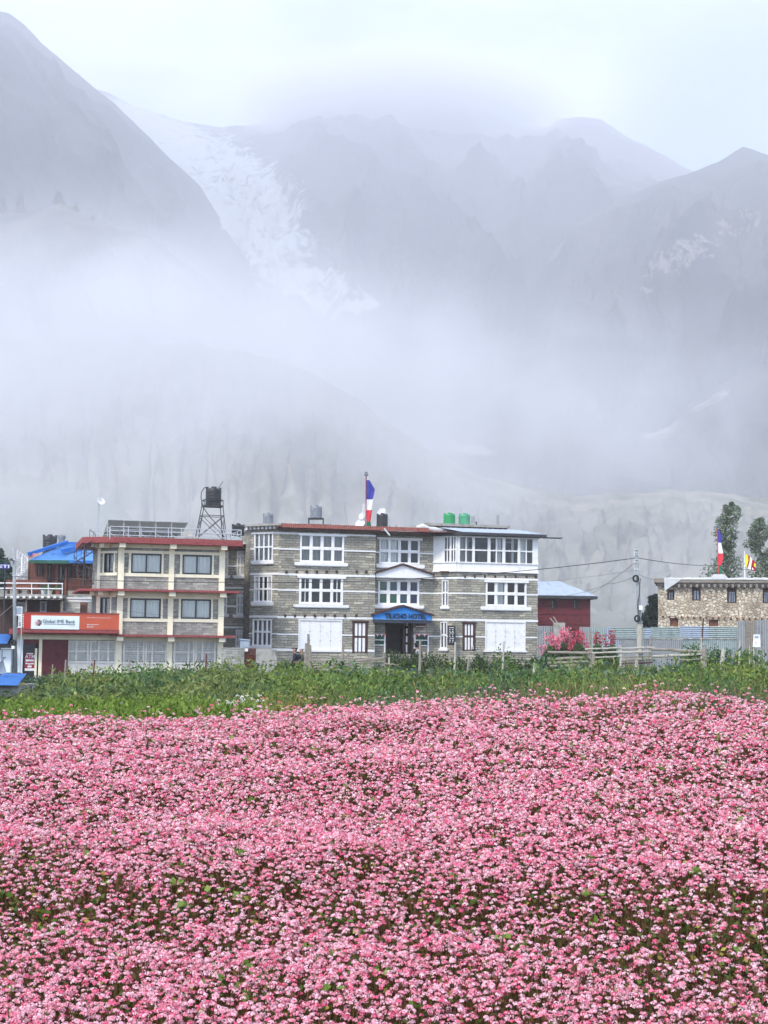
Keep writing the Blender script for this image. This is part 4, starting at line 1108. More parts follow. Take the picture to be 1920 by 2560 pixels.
# menu board and leaning sign, at the right block
def board(name, loc, w, h, lean, mat, label, cat, lines=0, rz=R(15), frame='blackmetal', lift=.0):
    t = Root(name, loc, rz, label, cat)
    L_ = Matrix.Rotation(lean, 4, 'X')
    mb = MB(L_); mb.box(-w / 2, w / 2, 0, .04, lift, lift + h); mb.build("panel", mat, t)
    mb = MB(L_)
    for x_ in (-w / 2 - .03, w / 2): mb.box(x_, x_ + .03, -.012, .05, lift, lift + h)
    mb.box(-w / 2, w / 2, -.012, .05, lift + h, lift + h + .03); mb.box(-w / 2, w / 2, -.012, .05, lift - .03, lift); mb.build("frame", M[frame], t)
    if lines:
        mb = MB(L_); random.seed(int(w * 100))
        for i in range(lines):
            z_ = lift + h * (.94 - .86 * i / lines); l_ = w * random.uniform(.25, .38)
            if i % 3 == 0: mb.box(-l_, l_, -.008, -.002, z_ - .035, z_)
            else: mb.box(-w * .36, -w * .36 + l_ * .5, -.008, -.002, z_ - .05, z_); mb.box(w * .05, w * .05 + l_ * .6, -.008, -.002, z_ - .05, z_)
        mb.build("chalk_lines", M['whiteink'], t)
    return t
q = FE.rect(z4, 733, 1345, 788, 1500, -.35); zz = q[2]
pt = FE.W @ Vector(((q[0] + q[1]) / 2, -.5, zz)); board("menu_board", (pt.x, pt.y, H0 + .0), q[1] - q[0], q[3] - q[2], R(-3), M['menu'], "tall black chalkboard menu against the hotel's right corner", "menu board", 9, lift=q[2] - .0)
q = FE.rect(z4, 945, 1445, 985, 1530, -.35)
pt = FE.W @ Vector(((q[0] + q[1]) / 2, -.4, 0)); board("leaning_sign", (pt.x, pt.y, H0), q[1] - q[0], q[3] - q[2], R(-14), M['greymetal'], "small grey sign board leaning beside the right striped door", "sign", 0, lift=q[2])
# ------------------------------------------------------------------ the bank building
BP = at(400, 1500, 93.0); BZ = -.85
bank = Root("bank_building", (BP.x, 93.0, BZ), R(15), "cream framed three storey bank with red slab edges and an orange signboard", "bank")
F1 = Face(bank)
FX = Face(bank, 0, .12)      # the wall infill, a little behind the columns
c1 = F1.p(*z2(438, 900))[0]
col_s = [(F1.rect(z2, a, 800, b, 1400)[0], F1.rect(z2, a, 800, b, 1400)[1]) for a, b in ((407, 462), (868, 915), (1322, 1372))]
wC = 1.15
c0 = col_s[0][0]
FC2 = Face(bank, c0 - wC, wC, -math.pi / 4); LC2 = wC * math.sqrt(2)
bend = col_s[2][1]
sT = F1.p(*z2(1000, 650))[1]; s2 = F1.p(*z2(1000, 1078))[1]; s3 = F1.p(*z2(1000, 1480))[1]
FO = Face(bank, 0, -.9)
bdep = 7.5
bl = F1.p(*zQ(160, 1700))[0]     # left end of the ground floor
# slabs
def slab_part(zc, th, left, right, fr, chamf=True, red=True):
    mb = MB()
    poly = [(left, 1.2), (left + .0, wC - .9), (c0 - .35, -fr), (right, -fr), (right, bdep), (left, bdep)] if chamf else [(left, -fr), (right, -fr), (right, bdep), (left, bdep)]
    mb.slab(poly, zc - th / 2, zc + th / 2)
    return mb
rT = FO.p(*z2(1540, 665))[0]; r2 = FO.p(*z2(1520, 1080))[0]; r3 = FO.p(*z2(1470, 1475))[0]
lT = FO.p(*z2(103, 640))[0]; l2 = FO.p(*z2(72, 1045))[0]
slab_part(sT + .1, .36, lT, rT, .95).build("roof_slab", M['redpaint'], bank)
mb = MB(); mb.slab([(lT + .12, 1.2), (lT + .12, wC - .8), (c0 - .32, -.83), (rT - .12, -.83), (rT - .12, bdep - .1), (lT + .12, bdep - .1)], sT + .281, sT + .3); mb.build("added_roof_deck", M['concrete'], bank)  # unseen concrete top, added so the red slab throws no red light upwards
slab_part(s2, .13, l2, r2, .95).build("floor_slab", M['redpaint'], bank)
l3 = FO.p(*zQ(105, 1630))[0]
mb = slab_part(s3, .13, c0 - .4, r3, .95, False); mb.build("floor_slab", M['redpaint'], bank)
mb = MB(); q3 = FO.rect(zB, 0, 468, 1580, 560); mb.box(l3, FO.p(*zB(1580, 500))[0], -.95, 3, q3[2] + .03, q3[2] + .36); mb.build("canopy_slab", M['redpaint'], bank)
# beams under the slabs and the cantilever brackets
for zc in (sT - .08, s2 - .065, s3 - .065):
    lo = c0 if zc < s3 else c0
    mb = MB(); mb.box(lo, bend, -.05, .25, zc - .24, zc); mb.build("beam", M['cream'], bank)
    for a_, b_ in col_s:
        m_ = (a_ + b_) / 2; mb = MB(); mb.prism([(m_ - .2, zc - .27), (m_ + .2, zc - .27), (m_ + .2, zc), (m_ - .2, zc)], -.82, -.06); mb.build("bracket", M['cream'], bank)
for zc, lx in ((sT - .08, lT), (s2 - .065, l2)):
    mb = MB(FC2.L); mb.box(.0, LC2, -.04, .25, zc - .24, zc); mb.build("beam", M['cream'], bank)
    mb = MB(FC2.L); mb.box(LC2 - .9, LC2 - .55, -.75, -.05, zc - .27, zc); mb.build("bracket", M['cream'], bank)
    mb = MB(FC2.L); mb.box(.05, .4, -.75, -.05, zc - .27, zc); mb.build("bracket", M['cream'], bank)
# columns
for a_, b_ in col_s:
    for z0_, z1_ in ((0, s3 - .31), (s3 + .065, s2 - .31), (s2 + .065, sT - .32)):
        mb = MB(); mb.box(a_, b_, -.06, .34, z0_, z1_); mb.build("column", M['cream'], bank)
for z0_, z1_ in ((0, s3 - .06), (s3 + .065, s2 - .31), (s2 + .065, sT - .32)):
    mb = MB(FC2.L); mb.box(-.02, .2, -.03, .3, z0_, z1_); mb.build("column", M['cream'], bank)
# infill walls with windows
def bays(zlo, zhi, rects, chrect, chspan):
    for k in range(2):
        a0, a1 = col_s[k][1], col_s[k + 1][0]
        r_ = rects[k]
        r_ = (r_[0] - .0, r_[1], r_[2], r_[3])
        mb = MB(FX.L); wall_mb(mb, a0, a1, zlo, zhi - .24, [r_], .22, ends=False); mb.build("wall", M['greyblock'], bank)
        mb = MB(FX.L)
        mb.box(a0, a1, -.07, .0, r_[2] - .22, r_[2] - .02); mb.box(a0, a1, -.07, .0, r_[3] + .02, r_[3] + .2)
        mb.box(r_[0] - .16, r_[0] - .02, -.06, .0, r_[2] - .02, r_[3] + .02); mb.box(r_[1] + .02, r_[1] + .14, -.06, .0, r_[2] - .02, r_[3] + .02)
        mb.build("window_surround", M['cream'], bank)
        window(FX, r_, [1, 1], [1], M['blackframe'], .06, .05, cur=1, gap=None, proud=.045, deep=.06, cdep=.11)
    mb = MB(FC2.L); h_ = chrect; wall_mb(mb, .18, LC2 - .05, zlo, zhi - .24, [h_], .22, ends=False); mb.build("wall", M['greyblock'], bank)
    mb = MB(FC2.L); mb.box(.2, LC2 - .05, -.05, .0, h_[2] - .2, h_[2] - .02); mb.box(.2, LC2 - .05, -.05, .0, h_[3] + .02, h_[3] + .15); mb.box(h_[0] - .1, h_[0] - .01, -.05, 0, h_[2] - .02, h_[3] + .02); mb.box(h_[1] + .01, h_[1] + .09, -.05, 0, h_[2] - .02, h_[3] + .02)
    mb.build("window_surround", M['cream'], bank)
    window(FC2, h_, [1, 1], [1], M['blackframe'], .05, .05, cur=1, proud=.03, deep=.06)
w21 = [FX.rect(z2, 535, 738, 805, 912), FX.rect(z2, 997, 750, 1258, 922)]
w22 = [FX.rect(z2, 524, 1142, 798, 1318), FX.rect(z2, 984, 1149, 1250, 1323)]
chz = FC2.rect(z2, 293, 735, 378, 905); chz2 = FC2.rect(z2, 256, 1132, 345, 1320)
bays(s2 + .065, sT - .08, w21, chz, 0); bays(s3 + .065, s2 - .065, w22, chz2, 0)
mb = MB(); mb.box(c0 - wC + .1, bend, bdep - .3, bdep - .05, 0, sT - .1); mb.box(bend - .25, bend - .01, .35, bdep - .3, 0, sT - .1); mb.box(c0 - wC + .1, c0 - wC + .35, wC + .1, bdep - .3, 0, sT - .1)
mb.build("wall", M['greyblock'], bank)
mb = MB(); mb.box(c0, bend - .3, 2.6, 2.7, .05, sT - .2); mb.build("partition", M['interior'], bank)
# ground floor: slatted glazed shop fronts
def slat_front(a0, a1, d0, z0, z1, vx, base_h):
    L_ = Matrix.Translation((0, d0, 0))
    zb = z0 + base_h
    mb = MB(L_); n_ = 10
    for i in range(n_):
        z_ = zb + (z1 - zb) * i / n_; mb.box(a0, a1, -.02, .02, z_, z_ + (z1 - zb) / n_ * .36)
    for x0_, x1_ in vx: mb.box(x0_, x1_, -.045, .03, z0, z1)
    mb.box(a0, a1, -.05, .035, (zb + z1) / 2 - .05, (zb + z1) / 2 + .05); mb.box(a0, a1, -.052, .035, zb - .08, zb); mb.box(a0, a1, -.05, .035, z1 - .07, z1)
    w_ = mb.build("shop_grille", M['creamgrille'], bank)
    mb = MB(L_); mb.box(a0, a1, .0, .04, z0, zb - .08)
    for i in range(5): mb.box(a0, a1, -.015, .0, z0 + .02 + base_h * i / 5.6, z0 + .05 + base_h * i / 5.6)
    mb.build("lower_panel", M['creamgrille'], w_)
    mb = MB(L_); mb.quad((a0, .07, zb), (a1, .07, zb), (a1, .07, z1), (a0, .07, z1)); mb.build("pane", M['glass'], w_)
    mb = MB(L_); nn = 30
    for i in range(nn): 
        x0_ = a0 + (a1 - a0) * i / nn; x1_ = a0 + (a1 - a0) * (i + 1) / nn
        mb.quad((x0_, .11 + .02 * math.sin(i * 1.7), zb), (x1_, .11 + .02 * math.sin(i * 1.7 + 1.7), zb), (x1_, .11 + .02 * math.sin(i * 1.7 + 1.7), z1), (x0_, .11 + .02 * math.sin(i * 1.7), z1))
    mb.build("blind", M['curtain'], w_)
gtop = F1.p(*z2(700, 1518))[1]; gmid = F1.p(*z2(700, 1722))[1]
def vpos(c, xs, w=.11): return [(F1.p(*c(x, 1600))[0] - w / 2, F1.p(*c(x, 1600))[0] + w / 2) for x in xs]
slat_front(col_s[0][1], col_s[1][0], .1, .3, gtop, vpos(z2, (470, 596, 646, 668, 726, 848)), gmid - .3)
slat_front(col_s[1][1], col_s[2][0], .1, .3, gtop, vpos(z2, (925, 1052, 1100, 1120, 1178, 1290)), gmid - .3)
xb = lambda x: F1.p(*zB(x, 800))[0]
slat_front(xb(765), col_s[0][0], .1, .3, F1.p(*zB(1000, 645))[1], [(xb(x) - .055, xb(x) + .055) for x in (775, 900, 1085, 1130, 1258, 1410, 1520)], F1.p(*zB(1000, 985))[1] - .3)
zc_ = s3 - .31
mb = MB(); 
for x0_, x1_ in ((col_s[0][1], col_s[1][0]), (col_s[1][1], col_s[2][0]), (xb(765), col_s[0][0])): mb.box(x0_, x1_, .05, .2, gtop + .005, zc_ + .0); mb.box(x0_, x1_, -.02, .2, .0, .29)
mb.build("head_panel", M['cream'], bank)
# left annexe of the ground floor: shutter, cash machine door
ztop = q3[2] + .02
mb = MB(); mb.box(l3 + .25, c0, -.1, .25, ztop - .30, ztop); mb.build("beam", M['cream'], bank)
mb = MB(); mb.box(xb(300), xb(352), -.05, .3, 0, ztop - .3); mb.build("column", M['cream'], bank)
mb = MB(); mb.box(l3 + .3, xb(48), -.02, .3, 0, ztop - .3); mb.box(l3 + .3, l3 + .6, .3, 5, 0, ztop - .3); mb.build("wall", M['signwhite'], bank)
mb = MB(); mb.box(l3 + .6, c0 - .02, 2.0, 2.1, 0, ztop - .3); mb.box(l3 + .6, c0 - wC, 5, 5.2, 0, ztop - .3); mb.build("partition", M['interior'], bank)
mb = MB(); z_ = .1
while z_ < F1.p(*zB(560, 640))[1]:
    mb.prism([(xb(358), z_), (xb(765), z_), (xb(765), z_ + .085), (xb(358), z_ + .085)], .05 + .0, .12)
    mb.box(xb(358), xb(765), .03, .12, z_ + .06, z_ + .10); z_ += .11
sh = mb.build("roller_shutter", M['maroon'], bank)
mb = MB(); mb.box(xb(352), xb(395), -.02, .03, .05, ztop - .3); mb.box(xb(728), xb(768), -.02, .03, .05, ztop - .3); mb.box(xb(395), xb(728), -.0, .2, F1.p(*zB(560, 640))[1] + .12, ztop - .3); mb.build("shutter_guide", M['maroon'], sh)
mb = MB(); mb.box(xb(55), xb(300), .02, .16, F1.p(*zB(170, 700))[1], ztop - .3); 
for i in range(4): mb.box(xb(60), xb(296), -.01, .02, F1.p(*zB(170, 700))[1] + .02 + i * .09, F1.p(*zB(170, 700))[1] + .08 + i * .09)
dm = mb.build("atm_door", M['maroon'], bank)
mb = MB(); mb.box(xb(240), xb(275), .0, .12, .05, F1.p(*zB(250, 770))[1]); mb.build("door_frame", M['cream'], dm)
mb = MB(); mb.box(xb(60), xb(240), .14, .17, .05, F1.p(*zB(170, 700))[1]); mb.build("door_leaf", M['blackframe'], dm)
FDo = F1.off(.11)
def plate(F_, c, r_, mat, name, parent, th=.02, d=0):
    q_ = F_.rect(c, *r_, d); mb = MB(F_.L); mb.box(q_[0], q_[1], d - th, d, q_[2], q_[3]); return mb.build(name, M[mat], parent), q_
pst, q = plate(FDo, zB, (75, 850, 232, 1130), 'signred', "poster", dm)
M['posterred'] = mottled("poster_red", (.30, .012, .035), (.36, .02, .045), 2, .5)
pst.data.materials[0] = M['posterred']
for r_ in ((90, 948, 225, 980), (90, 1000, 120, 1022), (128, 1008, 165, 1030), (168, 1004, 222, 1026), (120, 1045, 185, 1075), (75, 1090, 232, 1130), (105, 846, 210, 862)):
    plate(FDo, zB, r_, 'whiteink', "poster_print", pst, .012, -.022)
qq = FDo.rect(zB, 82, 872, 236, 930); text_part("ATM", "lettering", M['whiteink'], FDo.L, qq[0], qq[1], qq[2], qq[3], -.024, pst, .012, 'bold')
# the signboard
FSn = Face(bank, 0, -1.0)
b0, q = plate(FSn, zB, (55, 214, 1576, 468), 'orange', "sign_board", bank, .22)
plate(FSn, zB, (60, 222, 172, 460), 'signred', "sign_panel", b0, .012, -.222)
_, qw = plate(FSn, zB, (176, 252, 946, 466), 'signwhite', "sign_panel", b0, .02, -.222)
mb = MB(FSn.L); mb.box(q[0] - .03, q[1] + .03, -.26, -.0, q[3], q[3] + .05); mb.box(q[0] - .03, q[1] + .03, -.2, .0, q[2] - .22, q[2] - .005); mb.build("sign_edge", M['redpaint'], b0)
qq = FSn.rect(zB, 362, 312, 880, 368, -.25); text_part("Global IME Bank", "lettering", M['teal'], FSn.L, qq[0], qq[1], qq[2] - .0, qq[3], -.245, b0, .02)
plate(FSn, zB, (585, 385, 882, 394), 'teal', "sign_rule", b0, .01, -.244)
qq = FSn.rect(zB, 372, 378, 580, 392, -.25); plate(FSn, zB, (375, 381, 578, 388), 'teal', "sign_rule", b0, .008, -.244)
plate(FSn, zB, (785, 408, 880, 416), 'greymetal', "sign_rule", b0, .008, -.244)
# emblem: a striped globe
ec = FSn.p(*zB(297, 358), -.25); er = abs(FSn.p(*zB(350, 358), -.25)[0] - ec[0])
for i, (mname, y0_, y1_, xo0, xo1) in enumerate((('signred', .62, .95, -.55, .5), ('menu', .3, .58, -.1, 1.0), ('signred', .0, .26, -1.0, .1), ('menu', -.2, .1, .1, .95), ('signred', -.52, -.24, -.95, .0), ('menu', -.58, -.3, .1, .9), ('signred', -.9, -.6, -.6, .1), ('menu', -1.0, -.66, -.05, .5))):
    mb = MB(FSn.L); mb.prism([(ec[0] + er * xo0, ec[1] + er * (y0_ - .08) * .95), (ec[0] + er * xo1, ec[1] + er * y0_ * .95), (ec[0] + er * xo1, ec[1] + er * y1_ * .95), (ec[0] + er * xo0 * .96, ec[1] + er * (y1_ - .12) * .95)], -.256, -.243); mb.build("emblem_stripe", M[mname], b0)
tx = [("Find my Bank \"in\" every place and time", (1072, 276, 1448, 294)), ("Manang Branch", (1070, 384, 1252, 406)), ("066 000", (1070, 418, 1175, 438))]
tx[2] = ("Branch", (1070, 418, 1175, 438))
for s_, r_ in tx[:2] + tx[2:]:
    qq = FSn.rect(zB, *r_, -.23); text_part(s_, "lettering", M['whiteink'], FSn.L, qq[0], qq[1], qq[2], qq[3], -.225, b0, .008, 'bold')
# roof railing
def railing(F_, c, posts, ytop, ybot, mat, name, parent, nr=3, r_=.025, d=0, rad_post=None):
    """posts: px positions; ytop/ybot: (left, right) heights in px"""
    mb = MB(F_.L)
    x0_, x1_ = posts[0], posts[-1]
    def yy(x, pr): return pr[0] + (pr[1] - pr[0]) * (x - x0_) / max(x1_ - x0_, 1e-6)
    top = []; bot = []
    for x in posts:
        a_, zt_ = F_.p(*c(x, yy(x, ytop)), d); _, zb_ = F_.p(*c(x, yy(x, ybot)), d); top.append((a_, zt_)); bot.append(zb_)
        mb.tube([(a_, d, zb_), (a_, d, zt_)], rad_post or r_, 5)
    for i in range(nr):
        k = i / nr
        mb.tube([(a_, d, zt_ + (zb_ - zt_) * k) for (a_, zt_), zb_ in zip(top, bot)], r_, 5)
    return mb.build(name, mat, parent)
FO2 = F1.off(-.82)
rl = railing(FO2, z2, [345, 510, 625, 755, 870, 988, 1135, 1250, 1383, 1525], (490, 524), (604, 640), M['greymetal'], "railing", bank, 3, .028)
railing(F1.off(1.2), z2, [110, 165, 210, 255, 340], (508, 500), (600, 600), M['greymetal'], "railing", bank, 3, .024)
mb = MB()
e0 = FO2.p(*z2(1525, 524)); e1 = FO2.p(*z2(1525, 636))
for k in (0, .33, .66): mb.tube([(e0[0], -.82, e0[1] + (e1[1] - e0[1]) * k), (e0[0], 3.5, e0[1] + (e1[1] - e0[1]) * k)], .026, 5)
for y_ in (.6, 2, 3.5): mb.tube([(e0[0], y_, e1[1]), (e0[0], y_, e0[1])], .026, 5)
for k in (0, .33, .66): mb.tube([(e0[0], 3.5, e0[1] + (e1[1] - e0[1]) * k), (e0[0] - 4, 3.5, e0[1] + (e1[1] - e0[1]) * k)], .02, 5)
mb.build("railing", M['greymetal'], bank)
# items on the bank's roof
RT = sT + .30 + BZ
FQ = F1.off(1.6)
def on_roof(F_, c, x, y): q_ = base_pt(F_, c, x, y); return (q_[0], q_[1], RT)
qa, qb = FQ.p(*z2(325, 432)), FQ.p(*z2(1047, 458)); qc, qd = FQ.p(*z2(285, 602)), FQ.p(*z2(975, 612))
n_p = 5
for i in range(n_p):
    u0, u1 = i / n_p, (i + 1) / n_p - .008
    ctr = FQ.W @ Vector((qa[0] + (qb[0] - qa[0]) * (u0 + u1) / 2, .4, 0))
    lb = ["leftmost", "second from the left", "middle", "second from the right", "rightmost"][i]
    t = Root("solar_panel", (ctr.x, ctr.y, RT), R(15), lb + " of five tilted solar panels on the bank roof", "solar panel", "solar panels on the bank roof")
    Lp = t.Mi @ FQ.W
    zt_ = qa[1] + (qb[1] - qa[1]) * (u0 + u1) / 2; zb_ = RT - BZ + .12
    def P_(u, v, off=0): 
        top = Vector((qa[0] + (qb[0] - qa[0]) * u, -.25 + off, zt_)); bot = Vector((qc[0] + (qd[0] - qc[0]) * u, 1.15 + off, zb_)); return bot.lerp(top, v)
    mb = MB(Lp); mb.add([P_(u0, 0, 0), P_(u1, 0, 0), P_(u1, 1, 0), P_(u0, 1, 0), P_(u0, 0, .05), P_(u1, 0, .05), P_(u1, 1, .05), P_(u0, 1, .05)], [(0, 1, 2, 3), (7, 6, 5, 4), (0, 4, 5, 1), (1, 5, 6, 2), (2, 6, 7, 3), (3, 7, 4, 0)]); mb.build("panel", M['solar'], t)
    mb = MB(Lp)
    for v in (.0, .5, 1.0): mb.tube([P_(u0, v, -.03), P_(u1, v, -.03)], .022, 4)
    mb.tube([P_(u0, 0, -.03), P_(u0, 1, -.03)], .022, 4); mb.tube([P_(u1, 0, -.03), P_(u1, 1, -.03)], .022, 4)
    mb.build("frame", M['greymetal'], t)
    mb = MB(Lp)
    a = P_(u0, .9, -.03); mb.tube([a, (a.x, a.y, zb_ - .1)], .025, 4)
    mb.tube([P_(u0, .5, -.03), (P_(u1, 0).x, 0, zb_ - .1)], .018, 4)
    mb.build("strut", M['greymetal'], t)
# tank tower
FT = F1.off(2.2)
tb = on_roof(FT, z2, 1245, 610)
t = Root("tank_tower", tb, R(15), "tall black lattice tower on the bank roof carrying a black tank", "tower")
Lt = t.Mi @ FT.W
hw = abs(FT.p(*z2(1350, 315))[0] - FT.p(*z2(1180, 315))[0]) / 2; cxm = FT.p(*z2(1265, 315))[0]
zpl = FT.p(*z2(1265, 312))[1]; zmid = FT.p(*z2(1265, 398))[1]; zlow = FT.p(*z2(1265, 560))[1]; zbt = RT - BZ
hb_ = abs(FT.p(*z2(1382, 615))[0] - FT.p(*z2(1105, 615))[0]) / 2 * .93; cxb = FT.p(*z2(1248, 610))[0]
def tp(sx_, sy_, z):
    k = (z - zbt) / (zpl - zbt); w_ = hb_ + (hw - hb_) * k
    return Vector((cxb + (cxm - cxb) * k + sx_ * w_, sy_ * w_ * .9, z))
for a in (-1, 1):
    for b in (-1, 1):
        mb = MB(Lt); mb.tube([tp(a, b, zbt), tp(a, b, zpl)], .032, 4); mb.build("leg", M['blackmetal'], t)
def ring(z, r_):
    mb = MB(Lt); P = [tp(-1, -1, z), tp(1, -1, z), tp(1, 1, z), tp(-1, 1, z), tp(-1, -1, z)]
    for i in range(4): mb.tube([P[i], P[i + 1]], r_, 4)
    mb.build("brace", M['blackmetal'], t)
ring(zmid, .026); ring(zpl, .035); ring(zbt + .25, .03)
for (a, b), (c_, d_) in (((-1, -1), (1, -1)), ((1, -1), (1, 1)), ((1, 1), (-1, 1)), ((-1, 1), (-1, -1))):
    mb = MB(Lt); mb.tube([tp(a, b, zmid - .05), tp(c_, d_, zbt + .25)], .022, 4); mb.tube([tp(c_, d_, zmid - .05), tp(a, b, zbt + .25)], .022, 4); mb.build("brace", M['blackmetal'], t)
mb = MB(Lt); mb.box(cxm - hw * 1.05, cxm + hw * 1.05, -hw * .95, hw * .95, zpl, zpl + .05); mb.build("platform", M['blackmetal'], t)
zr_ = FT.p(*z2(1265, 258))[1]; mb = MB(Lt); P = [tp(a, b, zpl) for a, b in ((-1, -1), (1, -1), (1, 1), (-1, 1))]
for p_ in P: mb.tube([p_, (p_.x, p_.y, zr_)], .028, 4)
for i in range(4): mb.tube([(P[i].x, P[i].y, zr_), (P[(i + 1) % 4].x, P[(i + 1) % 4].y, zr_)], .028, 4)
mb.build("guard_rail", M['blackmetal'], t)
pt = FT.W @ Vector((FT.p(*z2(1274, 300))[0], 0, zpl + .055))
tk = tank("water_tank", pt[:], mpp(FT, z2, 71, 1274, 220), FT.p(*z2(1274, 140))[1] - zpl - .05, M['black'], "large black water tank on the lattice tower of the bank roof")
mb = MB(tk.Mi @ FT.W); P = [FT.p(*z2(x, y)) for x, y in ((1215, 150), (1180, 150), (1150, 190), (1145, 240), (1165, 330), (1230, 420), (1320, 520), (1350, 600))]
mb.tube([(a, -.9, z) for a, z in P], .028, 6); mb.build("hose", M['cord'], tk)
mb = MB(tk.Mi @ FT.W); P = [FT.p(*z2(x, y)) for x, y in ((1320, 145), (1362, 85))]; mb.tube([(a, 0, z) for a, z in P], .02, 5); mb.build("antenna_rod", M['cord'], tk)
q = base_pt(F1.off(3), z2, 1497, 560); tank("water_tank", (q[0], q[1], RT + .55), .42, .75, M['black'], "small black tank behind the right end of the bank's railing", stand=None)
q = on_roof(F1.off(2.0), z2, 238, 600); t = dish("satellite_dish", q, .26, "small white dish on a mast at the left of the bank roof", R(40), 2.35)
mb = MB(); mb.tube([(-.12, 0, 0), (-.12, 0, 2.75)], .02, 5); mb.build("mast", M['greymetal'], t)
# rubble heap behind the railing
t = Root("stone_heap", on_roof(F1.off(2.6), z2, 1030, 600), R(15), "heap of pale stones on the bank roof beside the solar panels", "stones"); 
random.seed(3)
mb = MB(); mb.box(-.8, .6, -.4, .4, 0, .35); mb.box(-.6, .35, -.3, .3, .35, .62); mb.box(-.4, .1, -.2, .2, .62, .8); mb.build("stone", M['drywall'], t)
# external stair at the bank's left
FSt = F1.off(.4)
def spiral(name, F_, c, cx, hwid, ytop, ybot, mat, label, rail_top, pole=None, d=0, turns=1.2, steps=15):
    q_ = base_pt(F_, c, cx, ybot, d)
    t = Root(name, q_, F_.W.to_euler().z, label, "staircase")
    r_ = mpp(F_, c, hwid, cx, (ytop + ybot) / 2, d)
    H = F_.p(*c(cx, ytop), d)[1] - F_.p(*c(cx, ybot), d)[1]; Hr = F_.p(*c(cx, rail_top), d)[1] - F_.p(*c(cx, ybot), d)[1]
    mb = MB(); mb.tube([(0, 0, 0), (0, 0, H + .1)], .06, 10); mb.build("pole", mat, t)
    rail = []
    for i in range(steps):
        a = math.pi * .1 + i / steps * turns * 2 * math.pi; z_ = (i + 1) / steps * H
        c_, s_ = math.cos(a), math.sin(a); w_ = .16
        mb = MB(); mb.slab([(c_ * .05 - s_ * w_ * .3, s_ * .05 + c_ * w_ * .3), (c_ * .05 + s_ * w_ * .3, s_ * .05 - c_ * w_ * .3), (c_ * r_ + s_ * w_, s_ * r_ - c_ * w_), (c_ * r_ - s_ * w_, s_ * r_ + c_ * w_)], z_ - .03, z_); mb.build("step", mat, t)
        mb = MB(); mb.tube([(c_ * r_, s_ * r_, z_ - .03), (c_ * r_, s_ * r_, z_ + (Hr - H) * .9)], .018, 4); mb.build("baluster", mat, t)
        rail.append((c_ * r_, s_ * r_, z_ + (Hr - H) * .9))
    mb = MB(); mb.tube(rail, .025, 5); mb.tube([(p_[0], p_[1], p_[2] - .45) for p_ in rail], .015, 5); mb.tube([(p_[0], p_[1], p_[2] - (Hr - H) * .9) for p_ in rail], .03, 5); mb.build("handrail", mat, t)
    return t
spiral("spiral_staircase", FSt, z2, 104, 96, 620, 1035, M['blackmetal'], "black spiral staircase rising to the left corner of the bank roof", 500)
plates = MB(FC2.L)

# ------------------------------------------------------------------ the lodge behind, blue roofed
LP = at(130, 1500, 108.0)
LZ = -.6
lodge = Root("timber_lodge", (LP.x, 108.0, LZ), R(3), "brown timber lodge with a bright blue roof behind the bank's left side", "lodge")
FL = Face(lodge); FLb = Face(lodge, 0, 2.2)
def Lx(x, y=900, F_=FL): return F_.p(*zD(x, y))[0]
def Lz(y, x=600, F_=FL): return F_.p(*zD(x, y))[1]
floor2 = Lz(1060)
xl_, xr_ = Lx(-200), Lx(1640)
# upper storey, set back behind the terrace
u = FLb.rect(zD, 448, 530, 1600, 900)
ufl = Lz(1030, 600, FLb)
wins = [FLb.rect(zD, *r_) for r_ in ((580, 580, 690, 760), (765, 575, 815, 860), (940, 600, 1035, 860), (1065, 590, 1140, 790), (1200, 590, 1290, 800), (1380, 610, 1480, 800))]
mb = MB(FLb.L); wall_mb(mb, u[0], u[1], ufl, u[3], wins, .25); mb.box(u[0], u[1], 4.6, 4.8, ufl, u[3]); mb.box(u[0], u[0] + .2, .26, 4.6, ufl, u[3]); mb.box(u[0] + .2, u[1], 2, 2.1, ufl, u[3]); mb.build("wall", M['brownwood'], lodge)
for i, h_ in enumerate(wins): window(FLb, h_, [1, 1] if i not in (1,) else [1], [1], M['darkwood'], .06, .05, cur=1 if i in (1, 2, 4) else None, curmat=M['curtain'])
for x_ in (462, 552, 735, 905, 1050, 1250, 1345, 1440, 1530):
    a_ = FL.off(.6).p(*zD(x_, 700))[0]; mb = MB(FL.off(.6).L); mb.box(a_ - .07, a_ + .07, 0, .14, floor2, Lz(535, 700, FL.off(.6))); mb.build("post", M['brownwood'], lodge)
# hip roof
F0 = FL.off(-.2)
e = F0.rect(zD, 470, 480, 1110, 512); zrg = F0.p(*zD(980, 200))[1]
el, er_, ez = e[0], Lx(1560, 450), e[2]
rl_, rr_ = F0.p(*zD(960, 200))[0], F0.p(*zD(1300, 215))[0]
rid_y = 3.2; bk_y = 7.0
mb = MB(F0.L)
def sheet(A_, B_, C_, D_, n_): mb.corr(A_, B_, D_, C_, n_, .018, 1)
sheet((el, 0, ez), (er_, 0, ez), (rr_, rid_y, zrg), (rl_, rid_y, zrg), 60)
mb.add([(el, 0, ez), (rl_, rid_y, zrg), (el - .4, bk_y, ez)], [(0, 1, 2)]); mb.add([(er_, 0, ez), (er_, bk_y, ez), (rr_, rid_y, zrg)], [(0, 1, 2)]); mb.add([(el, bk_y, ez), (rl_, rid_y, zrg), (rr_, rid_y, zrg), (er_, bk_y, ez)], [(0, 1, 2, 3)])
mb.build("roof", M['bluetin'], lodge)
